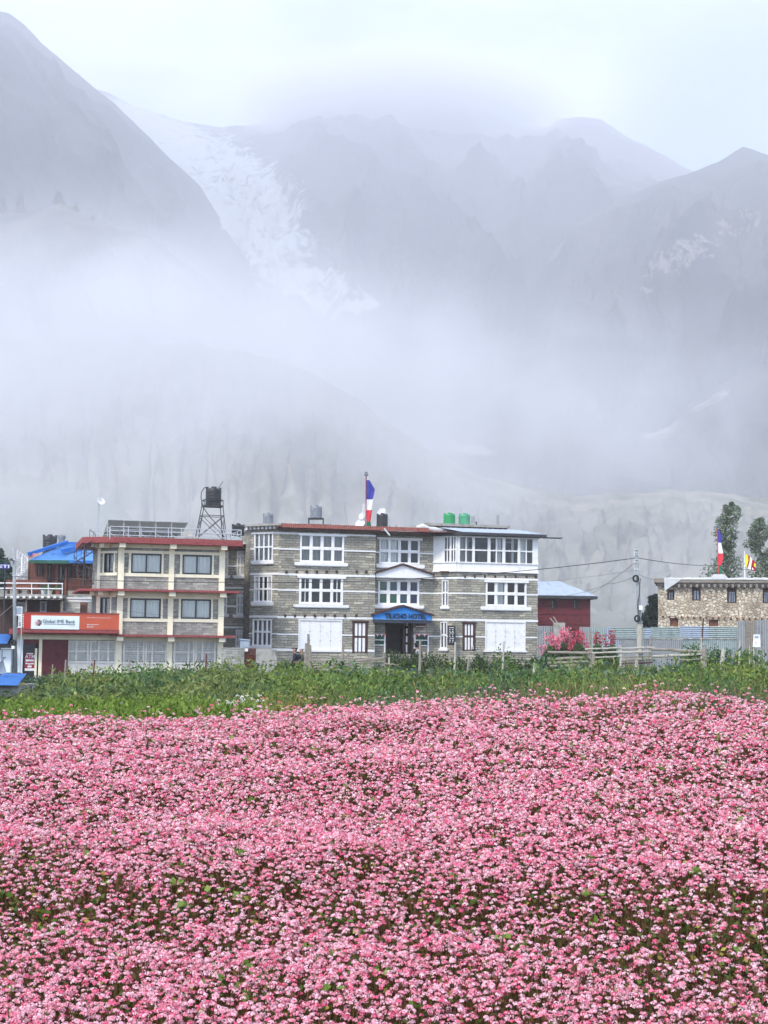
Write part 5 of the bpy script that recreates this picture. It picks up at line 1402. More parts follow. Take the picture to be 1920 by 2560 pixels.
mb = MB(F0.L); mb.tube([(el - .05, -.05, ez + .42), (rl_, rid_y - .05, zrg + .1)], .14, 4); mb.tube([(F0.p(*zD(960, 375))[0], .8, F0.p(*zD(960, 380))[1] + .1), (F0.p(*zD(1330, 250))[0], 2.4, F0.p(*zD(1330, 250))[1] + .1)], .16, 4); mb.tube([(rl_, rid_y, zrg), (rr_, rid_y, zrg)], .12, 4); mb.build("ridge_cap", M['bluetin2'], lodge)
q = F0.rect(zD, 450, 415, 640, 470); mb = MB(F0.L); mb.prism([(q[0], q[2] - .1), (q[1], q[3] + .05), (q[0], q[3] + .05)], .1, .25); mb.build("gable", M['pink'], lodge)
mb = MB(F0.L); mb.box(el, F0.p(*zD(1100, 500))[0], -.06, .02, ez - .24, ez - .02); mb.build("fascia", M['greenpaint'], lodge)
mb = MB(F0.L); mb.box(F0.p(*zD(1100, 500))[0] + .01, er_, -.06, .02, ez - .2, ez - .02); mb.build("fascia", M['bluetin2'], lodge)
# terrace slab and its dentils
mb = MB(FL.L); mb.box(xl_, Lx(1025), -.8, 9, floor2 - .22, floor2); mb.box(Lx(1025), xr_, .8, 9, floor2 - .22, floor2); mb.build("terrace_slab", M['concrete'], lodge)
for i in range(13):
    x_ = -5 + i * 99.5 if i < 2 else 95 + (i - 2) * 98
    a_, z_ = FL.off(-.8).p(*zD(x_ + 95, 1103)); 
    if x_ + 95 > 1010: break
    mb = MB(FL.off(-.8).L); mb.box(a_ - .09, a_ + .09, -.12, .2, z_ - .08, z_ + .08); mb.build("beam_end", M['white'], lodge)
mb = MB(FL.L); mb.box(xl_, Lx(1025), -.72, -.5, Lz(1145), Lz(1118)); mb.build("beam", M['greywood'], lodge)
# porch underneath
mb = MB(FL.L); mb.box(xl_, xr_, 3.2, 3.4, .0, floor2 - .22); mb.box(xl_, xr_, 8.8, 9, .0, floor2 - .22); mb.box(xr_ - .2, xr_, 3.4, 8.8, 0, floor2 - .22); mb.build("porch_wall", M['darkwood'], lodge)
for x_, w_ in ((440, 26), (1010, 30), (-60, 26)):
    a_ = Lx(x_, 1250); hw_ = mpp(FL, zD, w_ / 2, x_, 1250); mb = MB(FL.L); mb.box(a_ - hw_, a_ + hw_, -.5, -.5 + 2 * hw_, 0, floor2 - .24); cpo = mb.build("post", M['brownwood'], lodge)
    mb = MB(FL.L)
    zz = [Lz(1160 + k * 30) for k in range(8)]
    mb.tube([(a_ + hw_ * .6 * (1 if k % 2 else -1), -.52, z_) for k, z_ in enumerate(zz)], .03, 4); mb.build("carving", M['paintwood'], cpo)
for x0_, x1_, y0_, y1_ in ((640, 745, 1170, 1345), (960, 1080, 1170, 1350), (280, 400, 1180, 1350)):
    q = FL.off(3.1).rect(zD, x0_, y0_, x1_, y1_); mb = MB(FL.off(3.1).L); 
    for a0_, a1_, b0_, b1_ in ((q[0], q[0] + .1, q[2], q[3]), (q[1] - .1, q[1], q[2], q[3]), (q[0] + .1, q[1] - .1, q[2], q[2] + .1), (q[0] + .1, q[1] - .1, q[3] - .1, q[3])): mb.box(a0_, a1_, -.05, .05, b0_, b1_)
    w_ = mb.build("window", M['greymetal'], lodge); mb = MB(FL.off(3.1).L); mb.box(q[0] + .1, q[1] - .1, 0, .02, q[2] + .1, q[3] - .1); mb.build("pane", M['navyglass'], w_)
# rounded stone corner with its railing
tc_a = (Lx(1020, 1100) + Lx(1560, 1100)) / 2; tr_ = (Lx(1560, 1100) - Lx(1020, 1100)) / 2 * 1.12
mb = MB(FL.L)
def arc(r_, n_=14, a0=1.08, a1=1.92): return [(tc_a + math.cos(math.pi * (a0 + (a1 - a0) * i / n_)) * r_, .9 + r_ * .35 + math.sin(math.pi * (a0 + (a1 - a0) * i / n_)) * r_ * .75) for i in range(n_ + 1)]
def arcwall(mb, r_, z0, z1, uvs=True):
    P = arc(r_); s_ = 0
    for i in range(len(P) - 1):
        l_ = math.dist(P[i], P[i + 1]); mb.quad((*P[i], z0), (*P[i + 1], z0), (*P[i + 1], z1), (*P[i], z1), [(s_, z0), (s_ + l_, z0), (s_ + l_, z1), (s_, z1)]); s_ += l_
zt1, zt2, zt3 = Lz(1010), Lz(1110), Lz(1165)
arcwall(mb, tr_, zt2, zt1 + .1); P = arc(tr_); mb.add([(*p_, zt1 + .1) for p_ in P], [tuple(range(len(P)))]); mb.build("corner_wall", M['greyblock'], lodge)
mb = MB(FL.L); arcwall(mb, tr_ * .95, 0, zt3); mb.build("corner_wall", M['drywall'], lodge)
mb = MB(FL.L); arcwall(mb, tr_ * 1.03, zt3, zt2); P = arc(tr_ * 1.03); mb.add([(*p_, zt3) for p_ in P], [tuple(range(len(P)))]); mb.build("cornice", M['white'], lodge)
mb = MB(FL.L); P = arc(tr_ * 1.0, 34)
for i in range(0, len(P)): mb.box(P[i][0] - .045, P[i][0] + .045, P[i][1] - .1, P[i][1] - .0, zt2 - .04, zt2 + .06)
mb.build("dentils", M['white'], lodge)
mb = MB(FL.L); P = arc(tr_ * .97, 40)
for p_ in P: mb.tube([(*p_, zt1 + .1), (*p_, Lz(800))], .02, 4)
mb.tube([(*p_, Lz(800)) for p_ in P], .045, 5); mb.tube([(*p_, Lz(900)) for p_ in P], .03, 5); mb.build("balustrade", M['brownwood'], lodge)
q = FL.off(.25).rect(zD, 1308, 1195, 1415, 1372); mb = MB(FL.off(-.6).L); mb.box(q[0], q[1], -.1, .3, q[2] - .2, q[3]); wq = mb.build("window", M['brownwood'], lodge)
mb = MB(FL.off(-.6).L)
for i in range(4): x_ = q[0] + (q[1] - q[0]) * (i + .5) / 4; mb.box(x_ - .05, x_ + .05, -.12, -.1, q[2], q[3] - .15)
mb.build("shutter_slat", M['darkwood'], wq)
# white terrace pipes
Fw = FL.off(-.7)
mb = MB(Fw.L)
for y_ in (885, 968):
    a0_, z0_ = Fw.p(*zD(-150, y_ - 8)); a1_, z1_ = Fw.p(*zD(1005, y_ + 3)); mb.tube([(a0_, 0, z0_), (a1_, 0, z1_)], .045, 6)
for x_ in (-60, 235, 505, 770, 995):
    a0_, z0_ = Fw.p(*zD(x_, 1035)); a1_, z1_ = Fw.p(*zD(x_, 880)); mb.tube([(a0_, 0, floor2), (a1_, 0, z1_)], .035, 6)
mb.build("terrace_railing", M['white'], lodge)
mb = MB(FL.off(-.3).L)   # carved timber bench along the terrace
Fb_ = FL.off(-.3); q = Fb_.rect(zD, 100, 825, 655, 1020)
mb.box(q[0], q[1], 0, .08, q[3] - .42, q[3]); mb.box(q[0], q[1], 0, .08, q[2] + .15, q[2] + .62)
bt = Root("terrace_bench", (Fb_.W @ Vector(((q[0] + q[1]) / 2, 0, floor2)))[:], R(3), "long brown carved bench standing along the lodge terrace", "bench")
Lb = bt.Mi @ Fb_.W
mb = MB(Lb); mb.box(q[0], q[1], 0, .08, q[3] - .45, q[3]); mb.box(q[0], q[1], 0, .08, floor2 + .3, floor2 + .85); mb.build("backrest", M['brownwood'], bt)
mb = MB(Lb); mb.box(q[0], q[1], .08, .6, floor2 + .42, floor2 + .5); mb.build("seat", M['brownwood'], bt)
for x_ in np.linspace(q[0] + .1, q[1] - .1, 4):
    mb = MB(Lb); mb.box(x_ - .06, x_ + .06, .0, .55, floor2, floor2 + .42); mb.build("leg", M['brownwood'], bt)
mb = MB(Lb)
for x_ in np.linspace(q[0] + .4, q[1] - .3, 16): mb.box(x_ - .035, x_ + .035, -.012, .0, q[3] - .3, q[3] - .2); mb.box(x_ - .02, x_ + .02, -.012, .0, floor2 + .45, floor2 + .7)
mb.build("carving", M['terracotta'], bt)
q = base_pt(FL, zD, 795, 270, 5); tank("water_tank", (q[0], q[1], q[2] - 1.0), mpp(FL, zD, 114, 795, 200, 5), FL.p(*zD(795, 110), 5)[1] - FL.p(*zD(795, 270), 5)[1] + 1.0, M['black'], "black ribbed water tank rising behind the blue lodge roof", ribs=6)
q = base_pt(FL, zD, 985, 200, 6); tank("water_tank", (q[0], q[1], q[2] - 1.2), mpp(FL, zD, 52, 985, 160, 6), FL.p(*zD(985, 118), 6)[1] - FL.p(*zD(985, 200), 6)[1] + 1.2, M['greytank'], "pale grey tank half hidden behind the blue roof ridge")
spiral("spiral_staircase", FL.off(.3), zD, 335, 88, 480, 1040, M['white'], "white spiral staircase at the left end of the lodge terrace", 330, turns=1.5, steps=17)
# flower pots
random.seed(8)
for i, (x_, lb, m_) in enumerate(((690, "white", 'white'), (735, "pale green", 'tealtin'), (800, "cream", 'cream'), (925, "terracotta", 'terracotta'))):
    q = base_pt(FL.off(-.35), zD, x_, 1000); t = Root("potted_plant", (q[0], q[1], floor2 + LZ), 0, f"{lb} pot with a leafy plant on the lodge terrace behind the railing", "potted plant", "pots on the lodge terrace")
    mb = MB(); mb.lathe((0, 0, 0), [(.12, 0), (.17, .25), (.19, .27), (.19, .3), (.15, .3)], 12); mb.build("pot", M[m_], t)
    lv = Leaves(); n_ = 70; D_ = randdir(n_, .1, 1); lv.add(D_ * .05 + np.array([0, 0, .28]) + D_ * rng.uniform(0, .25, (n_, 1)), D_, randdir(n_), .16, .09, mixc((.03, .1, .02), (.12, .28, .06), rng.random(n_)))
    M.setdefault('leaf', leafy("leaf")); lv.build("foliage", M['leaf'], t)
# ------------------------------------------------------------------ smaller things at the left
M.setdefault('leaf', leafy("leaf"))
FA2 = None
def frame_at(px, D, rz=0):
    p_ = at(px, 1500, D); r_ = Matrix.Translation((p_.x, D, 0)) @ Matrix.Rotation(rz, 4, 'Z')
    class _R: pass
    q_ = _R(); q_.M = r_; q_.Mi = r_.inverted(); q_.o = None
    return Face(q_)
def thing_at(name, F_, c, x, y, label, cat, group=None, d=0, z=None):
    b_ = base_pt(F_, c, x, y, d)
    t = Root(name, (b_[0], b_[1], b_[2] if z is None else z), F_.W.to_euler().z, label, cat, group)
    t.L = t.Mi @ F_.W
    return t
def boxr(mb, F_, c, r_, d0, d1, d=0):
    q_ = F_.rect(c, *r_, d); mb.box(q_[0], q_[1], d0, d1, q_[2], q_[3]); return q_
FK = frame_at(30, 91)
gk = gz(*base_pt(FK, zA, 150, 1000)[:2])
t = thing_at("blue_awning_stall", FK, zA, 120, 1700, "small whitewashed stall under a bright blue tin awning at the photo's left edge", "stall", z=gk)
q = FK.rect(zA, -160, 725, 268, 925)
mb = MB(t.L); mb.corr((q[0], -1.3, q[2]), (q[1], -1.3, q[2]), (q[0], .3, q[3]), (q[1] - .1, .3, q[3]), 16, .03); mb.build("awning", M['bluetin'], t)
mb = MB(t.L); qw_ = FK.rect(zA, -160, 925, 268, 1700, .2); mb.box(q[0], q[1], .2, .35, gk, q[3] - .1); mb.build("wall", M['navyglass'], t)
for x0_, x1_, m_ in ((35, 70, 'signwhite'), (90, 270, 'drywall')):
    qq = FK.rect(zA, x0_, 1060, x1_, 1650); mb = MB(t.L); mb.box(qq[0], qq[1], -.5, .15, gk, qq[3]); mb.build("side_panel", M['signwhite'], t)
qq = FK.rect(zA, 70, 1018, 290, 1050); mb = MB(t.L); mb.box(qq[0], qq[1], -.6, .15, qq[2], qq[3]); mb.build("shelf_top", M['white'], t)
# near hut, blue corrugated roofs
FH = frame_at(10, 46)
gh = gz(*base_pt(FH, zA, 100, 2000)[:2])
t = thing_at("stone_hut", FH, zA, 100, 2000, "low grey stone hut with two small blue corrugated roofs at the left edge", "hut", z=gh - .1)
q = FH.rect(zA, -250, 1815, 388, 2150); mb = MB(t.L); wall_mb(mb, q[0], q[1], gh - .1, q[3], [], .2); mb.box(q[1] - .2, q[1] - .002, .201, 2.2, gh - .1, q[3]); mb.box(q[0], q[1], 2.2, 2.4, gh - .1, q[3]); mb.build("wall", M['greyblock'], t)
q = FH.rect(zA, -260, 1665, 430, 1808); a1_ = FH.p(*zA(180, 1665))[0]
mb = MB(t.L); mb.corr((q[0], -.35, q[2]), (q[1], -.35, q[2]), (q[0], 1.9, q[3] + .1), (a1_ + .1, 1.9, q[3] + .1), 36, .014); mb.build("roof", M['bluetin'], t)
q = FH.rect(zA, -260, 1300, 185, 1570, 2.2); mb = MB(t.L); mb.corr((q[0], 2.0, q[2]), (q[1], 2.0, q[2]), (q[0], 4.5, q[3] + .1), (q[1] - .8, 4.5, q[3] + .1), 22, .014); mb.build("roof", M['paleblue'], t)
q = FH.rect(zA, -260, 1570, 135, 1668, 2.4); mb = MB(t.L); mb.box(q[0], q[1], 2.41, 4.4, gh - .1, q[3]); mb.build("wall", M['darkwood'], t)

# utility poles and their wires
def pole(F_, c, top, bot, r_top, r_bot, label, coils=(), collars=(), boxes=()):
    b_ = base_pt(F_, c, *bot); g_ = gz(b_[0], b_[1])
    t = Root("utility_pole", (b_[0], b_[1], g_), 0, label, "utility pole", "grey electricity poles"); L_ = t.Mi @ F_.W; t.L = L_
    a1_, z1_ = F_.p(*c(*top)); a0_, z0_ = F_.p(*c(*bot))
    k = (g_ - z0_) / (z1_ - z0_)
    mb = MB(L_); mb.tube([(a0_ + (a1_ - a0_) * k, 0, g_ - .05), (a1_, 0, z1_)], [r_bot, r_top], 14); mb.build("shaft", M['polegrey'], t, smooth=True)
    for x, y, rr in coils:
        a_, z_ = F_.p(*c(x, y)); mb = MB(L_)
        for j in range(4):
            P = [(a_ + math.cos(u) * rr * (1 - .09 * j), -.16 - .02 * j, z_ + math.sin(u) * rr * (1.15 - .1 * j)) for u in np.linspace(0, 2 * math.pi, 18)]
            mb.tube(P, .028, 4)
        mb.build("cable_coil", M['cord'], t)
    for x, y, w_ in collars:
        a_, z_ = F_.p(*c(x, y)); mb = MB(L_); mb.box(a_ - w_, a_ + w_, -.1, .1, z_ - .03, z_ + .03); cb = mb.build("crossarm", M['greymetal'], t)
        for s_ in (-1, 1): mb = MB(L_); mb.lathe((a_ + s_ * w_, -.0, z_ - .05), [(.015, 0), (.03, .02), (.018, .04), (.026, .07), (.01, .09)], 8); mb.build("insulator", M['white'], cb)
    for r_, m_ in boxes:
        q_ = F_.rect(c, *r_); mb = MB(L_); mb.box(q_[0], q_[1], -.28, -.12, q_[2], q_[3]); mb.build("meter_box", M[m_], t)
    return t
FP1 = frame_at(37, 86); FP2 = frame_at(1595, 80)
pl = pole(FP1, zD, (222, 330), (237, 1560), .085, .13, "grey steel pole at the left edge in front of the bank sign", coils=[(zA(295, 915)[0] / .15672, (zA(295, 915)[1] - 1320) / .15672, .16)], collars=[(225, 510, .12), (232, 760, .12), (228, 890, .11)])
pr = pole(FP2, z5, (1197, 620), (1245, 1790), .075, .15, "tall grey steel pole with coiled cables, standing right of the red shed", coils=[(1187, 1003, .16), (1202, 1445, .15)],
          collars=[(1203, 680, .1), (1203, 718, .12), (1204, 740, .12), (1204, 790, .1), (1206, 820, .12), (1207, 900, .13)], boxes=[((1222, 1300, 1258, 1350), 'white')])
mb = MB(pr.L); P = [FP2.p(*z5(x, y)) for x, y in ((1240, 1000), (1232, 1060), (1230, 1170), (1210, 1260), (1208, 1330), (1222, 1400), (1205, 1470))]; mb.tube([(a_, -.15, z_) for a_, z_ in P], .022, 5); mb.build("down_cable", M['cord'], pr)
mb = MB(pr.L); a_, z_ = FP2.p(*z5(1238, 1600)); mb.tube([(a_ - .02, 0, z_ - 1.1), (a_, 0, z_ + .45)], .165, 12); mb.build("painted_band", M['paintwood'], pr)
mb = MB(pl.L); P = [FP1.p(*zA(x, y)) for x, y in ((285, 940), (295, 1050), (305, 1200), (300, 1350), (285, 1500), (275, 1600))]; mb.tube([(a_, -.2, z_) for a_, z_ in P], .02, 5); mb.build("down_cable", M['cord'], pl)
mb = MB(pl.L); qq = FP1.rect(zA, 270, 975, 330, 1040); mb.box(qq[0], qq[1], -.3, -.12, qq[2], qq[3]); mb.build("meter_box", M['white'], pl)
q = FP1.rect(zD, 165, 500, 205, 522); mb = MB(pl.L); mb.lathe(((q[0] + q[1]) / 2, -.1, q[2] - .0), [(.16, 0), (.13, .06), (.05, .12), (.02, .14)], 12); mb.build("lamp_shade", M['black'], pl)
def wire(pts, label, r_=.012, mat='cord', sag=.25):
    """pts: (px, py, depth)"""
    P = [at(x, y, D) for x, y, D in pts]
    t_ = MB(); Q = []
    for i in range(len(P) - 1):
        for k in range(12):
            u = k / 12; Q.append(P[i].lerp(P[i + 1], u) - Vector((0, 0, 1)) * sag * 4 * u * (1 - u))
    Q.append(P[-1]); o_ = Q[0].copy(); t_.tube([p_ - o_ for p_ in Q], r_, 5)
    o = t_.build("overhead_wire", M[mat]); o.location = o_
    return tag(o, label, "wire", "wires strung between the poles")
w5 = lambda x, y: z5(x, y)
wire([(37, 1441, 86), (640, 1455, 84), (1085, 1443, 83), (1589, 1395, 80)], "long black wire crossing in front of the bank and hotel to the right pole", .02, sag=.12)
wire([(1591, 1394, 80), (*z6(960, 856), 118), (*z6(1560, 912), 125)], "black wire running from the right pole towards the flags on the rubble house", .02, sag=.15)
wire([(*z5(1185, 975), 80), (*z5(880, 1060), 95), (*z5(430, 1190), 110)], "thin grey wire sagging from the pole's coil to the red shed roof", .014, 'greycord', .1)
wire([(*z5(1180, 825), 80), (*z5(690, 1175), 115)], "thin grey wire slanting steeply from the pole to the shed's right eave", .012, 'greycord', .1)
wire([(*z5(1230, 960), 80), (*z6(290, 1005), 122)], "short thin wire from the right pole to the rubble house's left corner", .012, 'greycord', .1)
wire([(*z5(1190, 905), 80), (*z5(500, 1000), 100), (*z5(120, 1035), 108)], "faint high wire from the right pole to behind the hotel's right end", .009, 'greycord', .05)
wire([(37, 1508, 86), (-60, 1590, 84)], "pale guy wire slanting down left from the left pole", .02, 'greycord', 0)
wire([(*z2(1, 1180), 87), (*z2(900, 1300), 87.5), (*z2(1400, 1300), 88)], "faint wire sagging across the bank's second row of windows", .008, 'greycord', .05)
# advertising boards near the left pole, seen beside it
t = thing_at("poster_board", FP1, zA, 400, 600, "narrow board of blue and white posters right behind the left pole", "poster board", z=gz(*base_pt(FP1, zA, 400, 600)[:2]))
qq = FP1.rect(zA, 332, 140, 468, 590, 1.0); mb = MB(t.L); mb.box(qq[0], qq[1], 1.0, 1.06, qq[2], qq[3]); mb.build("panel", M['white'], t)
for r_, m_ in (((345, 155, 455, 300), 'paleblue'), ((350, 330, 385, 575), 'menu'), ((395, 345, 440, 440), 'plastic'), ((400, 460, 440, 560), 'greytin')):
    qq = FP1.rect(zA, *r_, 1.0); mb = MB(t.L); mb.box(qq[0], qq[1], .985, .998, qq[2], qq[3]); mb.build("poster", M[m_], t)
qq = FP1.rect(zA, 350, 580, 450, 590, 1.0); mb = MB(t.L)
for x_ in (qq[0], qq[1]): mb.tube([(x_, 1.1, t.o.location.z), (x_, 1.1, qq[2])], .03, 5)
mb.build("leg", M['greymetal'], t)
FRl = F1.off(-.6)
railing(FRl, zA, [452, 505], (305, 305), (600, 600), M['white'], "railing", bank, 6, .022)
# dark blue sign at the far left
FY = frame_at(10, 100)
t = thing_at("blue_name_board", FY, zD, 20, 640, "dark blue board with worn white letters by the tree at the left edge", "sign", z=gz(*base_pt(FY, zD, 20, 640)[:2]))
q = FY.rect(zD, -140, 575, 155, 645); mb = MB(t.L); mb.box(q[0], q[1], 0, .06, q[2], q[3]); mb.build("panel", M['flagblue'], t); mb = MB(t.L); mb.tube([(q[0] + .3, .05, t.o.location.z), (q[0] + .3, .05, q[2])], .05, 6); mb.tube([(q[1] - .3, .05, t.o.location.z), (q[1] - .3, .05, q[2])], .05, 6); mb.build("leg", M['blackmetal'], t)
qq = FY.rect(zD, -110, 587, 148, 636); text_part("YETI", "lettering", M['whiteink'], t.L, qq[0], qq[1], qq[2], qq[3], 0, t, .02, 'bold')

# ------------------------------------------------------------------ wall, gate and meter box between the bank and the hotel
FG = frame_at(620, 86, R(6)); gg = gz(*base_pt(FG, zG, 300, 1900)[:2])
t = thing_at("block_wall", FG, zG, 150, 1900, "grey block wall joining the bank's right side to the rusty gate", "wall", z=gg)
q = FG.rect(zG, -40, 1745, 302, 2060); mb = MB(t.L); wall_mb(mb, q[0], q[1], gg, q[3], [], .3); mb.build("masonry", M['greyblock'], t); mb = MB(t.L); mb.box(q[0], q[1] + .02, -.03, .33, q[3] + .001, q[3] + .06); mb.build("coping", M['concrete'], t)
t = thing_at("iron_gate", FG, zG, 390, 1900, "rusty dark red iron gate between two grey walls", "gate", z=gg)
q = FG.rect(zG, 306, 1735, 474, 2060); mb = MB(t.L)
for i in range(9): x_ = q[0] + .04 + (q[1] - q[0] - .08) * i / 8; mb.tube([(x_, .1, gg + .05), (x_, .1, q[3])], .02, 5)
mb.build("gate_bars", M['rust'], t)
mb = MB(t.L)
for z_ in (gg + .15, gg + .8, q[3] - .55, q[3] - .08): mb.box(q[0], q[1], .07, .12, z_ - .03, z_ + .03)
mb.box(q[0], q[1], .13, .15, gg + .1, q[3] - .4); mb.build("gate_sheet", M['rust'], t)
mb = MB(t.L); qq = FG.rect(zG, 308, 1738, 358, 1785); mb.box(qq[0], qq[1], .02, .06, qq[2], qq[3]); mb.build("notice", M['white'], t)
t = thing_at("rounded_wall", FG, zG, 620, 1900, "rounded rough grey stone wall end right of the rusty gate", "wall", z=gg)
q = FG.rect(zG, 478, 1745, 790, 2060); mb = MB(t.L)
mb.prism([(q[0], gg), (q[1], gg), (q[1], q[3] - .55), (q[1] - .12, q[3] - .2), (q[1] - .4, q[3] - .0), (q[0], q[3])], 0, 1.2); mb.build("masonry", M['concrete'], t)
t = thing_at("meter_cabinet", FG, zG, 315, 1745, "pale blue metal meter cabinet with a sloping lid on top of the block wall", "cabinet", z=FG.rect(zG, -40, 1745, 302, 2060)[3] + .06)
q = FG.rect(zG, 242, 1600, 385, 1742); mb = MB(t.L); mb.box(q[0], q[1], .0, .35, t.o.location.z, q[3] - .05); mb.build("cabinet_body", M['paleblue'], t)
mb = MB(t.L); mb.prism([(q[0] - .03, q[3] - .05), (q[1] + .04, q[3] - .09), (q[1] + .04, q[3] - .03), (q[0] - .03, q[3] + .03)], -.06, .4); mb.build("lid", M['paleblue'], t)
mb = MB(t.L); mb.box(q[0] + .05, q[1] - .05, -.02, 0, t.o.location.z + .06, q[3] - .14); mb.build("cabinet_door", M['paleblue'], t)

# ------------------------------------------------------------------ right side buildings
FS_ = frame_at(1400, 116, R(4)); gs = gz(*base_pt(FS_, z5, 400, 1600)[:2]) - .4
shed = thing_at("red_shed", FS_, z5, 400, 1600, "dark red tin shed with a pale blue grey metal roof right of the hotel", "shed", z=gs); L_ = shed.L
q = FS_.rect(z5, 60, 1205, 690, 1525)
hs = [FS_.rect(z5, 250, 1228, 320, 1342), FS_.rect(z5, 497, 1228, 560, 1342)]
mb = MB(L_); wall_mb(mb, q[0] - 2, q[1], gs, q[3], hs, .15); mb.box(q[1] - .15, q[1] - .002, .151, 6, gs, q[3]); mb.box(q[0] - 2, q[1], 6, 6.2, gs, q[3]); mb.build("wall", M['maroon'], shed)
mb = MB(L_)
for y_ in (1305, 1395, 1505): z_ = FS_.p(*z5(400, y_))[1]; mb.box(q[0] - 2, hs[0][0] if y_ == 1305 else q[1], -.04, 0, z_ - .03, z_ + .03)
if True: z_ = FS_.p(*z5(400, 1305))[1]; mb.box(hs[0][1], hs[1][0], -.04, 0, z_ - .03, z_ + .03)
mb.build("batten", M['maroon'], shed)
for h_ in hs:
    w_ = window(FS_.off(0), h_, [1, 1], [1, 1], M['darkwood'], .05, .05, panes=None) if False else None
    mb = MB(L_)
    for a0_, a1_, b0_, b1_ in ((h_[0], h_[0] + .1, h_[2], h_[3]), (h_[1] - .1, h_[1], h_[2], h_[3]), (h_[0] + .1, h_[1] - .1, h_[3] - .1, h_[3]), (h_[0] + .1, h_[1] - .1, h_[2], h_[2] + .1), ((h_[0] + h_[1]) / 2 - .05, (h_[0] + h_[1]) / 2 + .05, h_[2] + .1, h_[3] - .1)): mb.box(a0_, a1_, -.03, .1, b0_, b1_)
    wo = mb.build("window", M['darkwood'], shed); mb = MB(L_); mb.box(h_[0] + .1, (h_[0] + h_[1]) / 2 - .05, .05, .06, h_[2] + .1, h_[3] - .1); mb.build("pane", M['curtaingrey'], wo); mb = MB(L_); mb.box((h_[0] + h_[1]) / 2 + .05, h_[1] - .1, .05, .06, h_[2] + .1, h_[3] - .1); mb.build("pane", M['menu'], wo)
e0 = FS_.rect(z5, 60, 1195, 748, 1215); rt = FS_.p(*z5(350, 1030))
mb = MB(L_); zE0 = e0[3] + .02; dR = 4.2
rtz = FS_.p(*z5(230, 1030), dR)[1]; rtx = FS_.p(*z5(350, 1030), dR)[0]
mb.corr((e0[0] - 2, -.5, zE0), (e0[1], -.5, zE0), (e0[0] - 2, dR, rtz), (rtx, dR, rtz), 40, .03); mb.add([(e0[1], -.5, zE0), (e0[1], 9, zE0), (rtx, dR, rtz)], [(0, 1, 2)]); mb.add([(e0[0] - 2, 9, zE0), (e0[1], 9, zE0), (rtx, dR, rtz), (e0[0] - 2, dR, rtz)], [(0, 1, 2, 3)]); mb.build("roof", M['paleblue'], shed)
mb = MB(L_); mb.box(e0[0] - 2, e0[1] + .05, -.55, -.45, e0[2] - .08, zE0 - .03); mb.box(e0[1] - .05, e0[1] + .05, -.45, 8, e0[2] - .08, zE0 - .03); mb.build("fascia", M['blackmetal'], shed)

# rubble stone house with flat roof
FT_ = frame_at(1780, 125, R(-12)); gt = gz(*base_pt(FT_, z6, 900, 1500)[:2]) - .5
house = thing_at("rubble_house", FT_, z6, 900, 1500, "long flat roofed house of tan rubble stone at the right edge with small dark windows", "house", z=gt); L_ = house.L
q = FT_.rect(z6, 288, 1085, 1900, 1530)
zeave = FT_.p(*z6(900, 1085))[1]
hs = [FT_.rect(z6, *r_) for r_ in ((390, 1122, 468, 1238), (665, 1092, 760, 1245), (1052, 1098, 1157, 1272), (1445, 1105, 1545, 1275))]
hd = [FT_.rect(z6, *r_) for r_ in ((420, 1438, 510, 1528), (850, 1455, 955, 1528))]
mb = MB(L_); wall_mb(mb, q[0], q[1], gt, zeave, hs + hd, .5); mb.box(q[0], q[0] + .5, .501, 7, gt, zeave); mb.box(q[0], q[1], 7, 7.4, gt, zeave); mb.box(q[1] - .5, q[1], .501, 7, gt, zeave); mb.build("wall", M['rubble'], house)
r_ = FT_.rect(z6, 252, 1005, 1920, 1050)
mb = MB(L_); mb.box(r_[0] - .05, r_[1], -.5, 8, r_[2], r_[3]); mb.build("roof_slab", M['greywood'], house)
mb = MB(L_); mb.box(r_[0] + .2, r_[1], -.25, 7.6, zeave + .001, r_[2] - .002); mb.build("roof_edge", M['greywood'], house)
random.seed(12)
for i in range(21):
    x_ = 520 + i * 66; a_ = FT_.p(*z6(x_, 1075))[0]
    if a_ > q[1] - .2: break
    mb = MB(L_); mb.box(a_ - .1, a_ + .1, -.42, -.02, zeave - .12, zeave + .16); mb.build("beam_end", M['greywood'], house)
for i in range(19):
    x_ = 345 + i * 68; y_ = 1422 + i * 1.5; a_, z_ = FT_.p(*z6(x_, y_))
    if a_ > q[1] - .2 or any(h_[0] - .12 < a_ < h_[1] + .12 and h_[2] < z_ < h_[3] + .1 for h_ in hd): continue
    mb = MB(L_); mb.box(a_ - .07, a_ + .07, -.2, .02, z_ - .07, z_ + .07); mb.build("beam_end", M['brownwood'], house)
for h_ in hs:
    mb = MB(L_); zz_ = h_[3] - (h_[3] - h_[2]) * .28
    mb.box(h_[0], h_[1], .15, .3, zz_, h_[3]); mb.box(h_[0], h_[0] + .13, .15, .3, h_[2], zz_); mb.box(h_[1] - .13, h_[1], .15, .3, h_[2], zz_); mb.box(h_[0] + .13, h_[1] - .13, .15, .3, h_[2], h_[2] + .08)
    w_ = mb.build("window", M['darkwood'], house)
    mb = MB(L_); m0 = (h_[0] + h_[1]) / 2
    for s0_, s1_ in ((h_[0] + .16, m0 - .06), (m0 + .06, h_[1] - .16)):
        mb.box(s0_, s0_ + .04, .12, .15, h_[2] + .1, zz_ - .02); mb.box(s1_ - .04, s1_, .12, .15, h_[2] + .1, zz_ - .02); mb.box(s0_ + .04, s1_ - .04, .12, .15, zz_ - .07, zz_ - .02)
    mb.build("sash", M['paleblue'], w_); mb = MB(L_); mb.box(h_[0] + .13, h_[1] - .13, .2, .22, h_[2] + .08, zz_); mb.build("pane", M['navyglass'], w_)
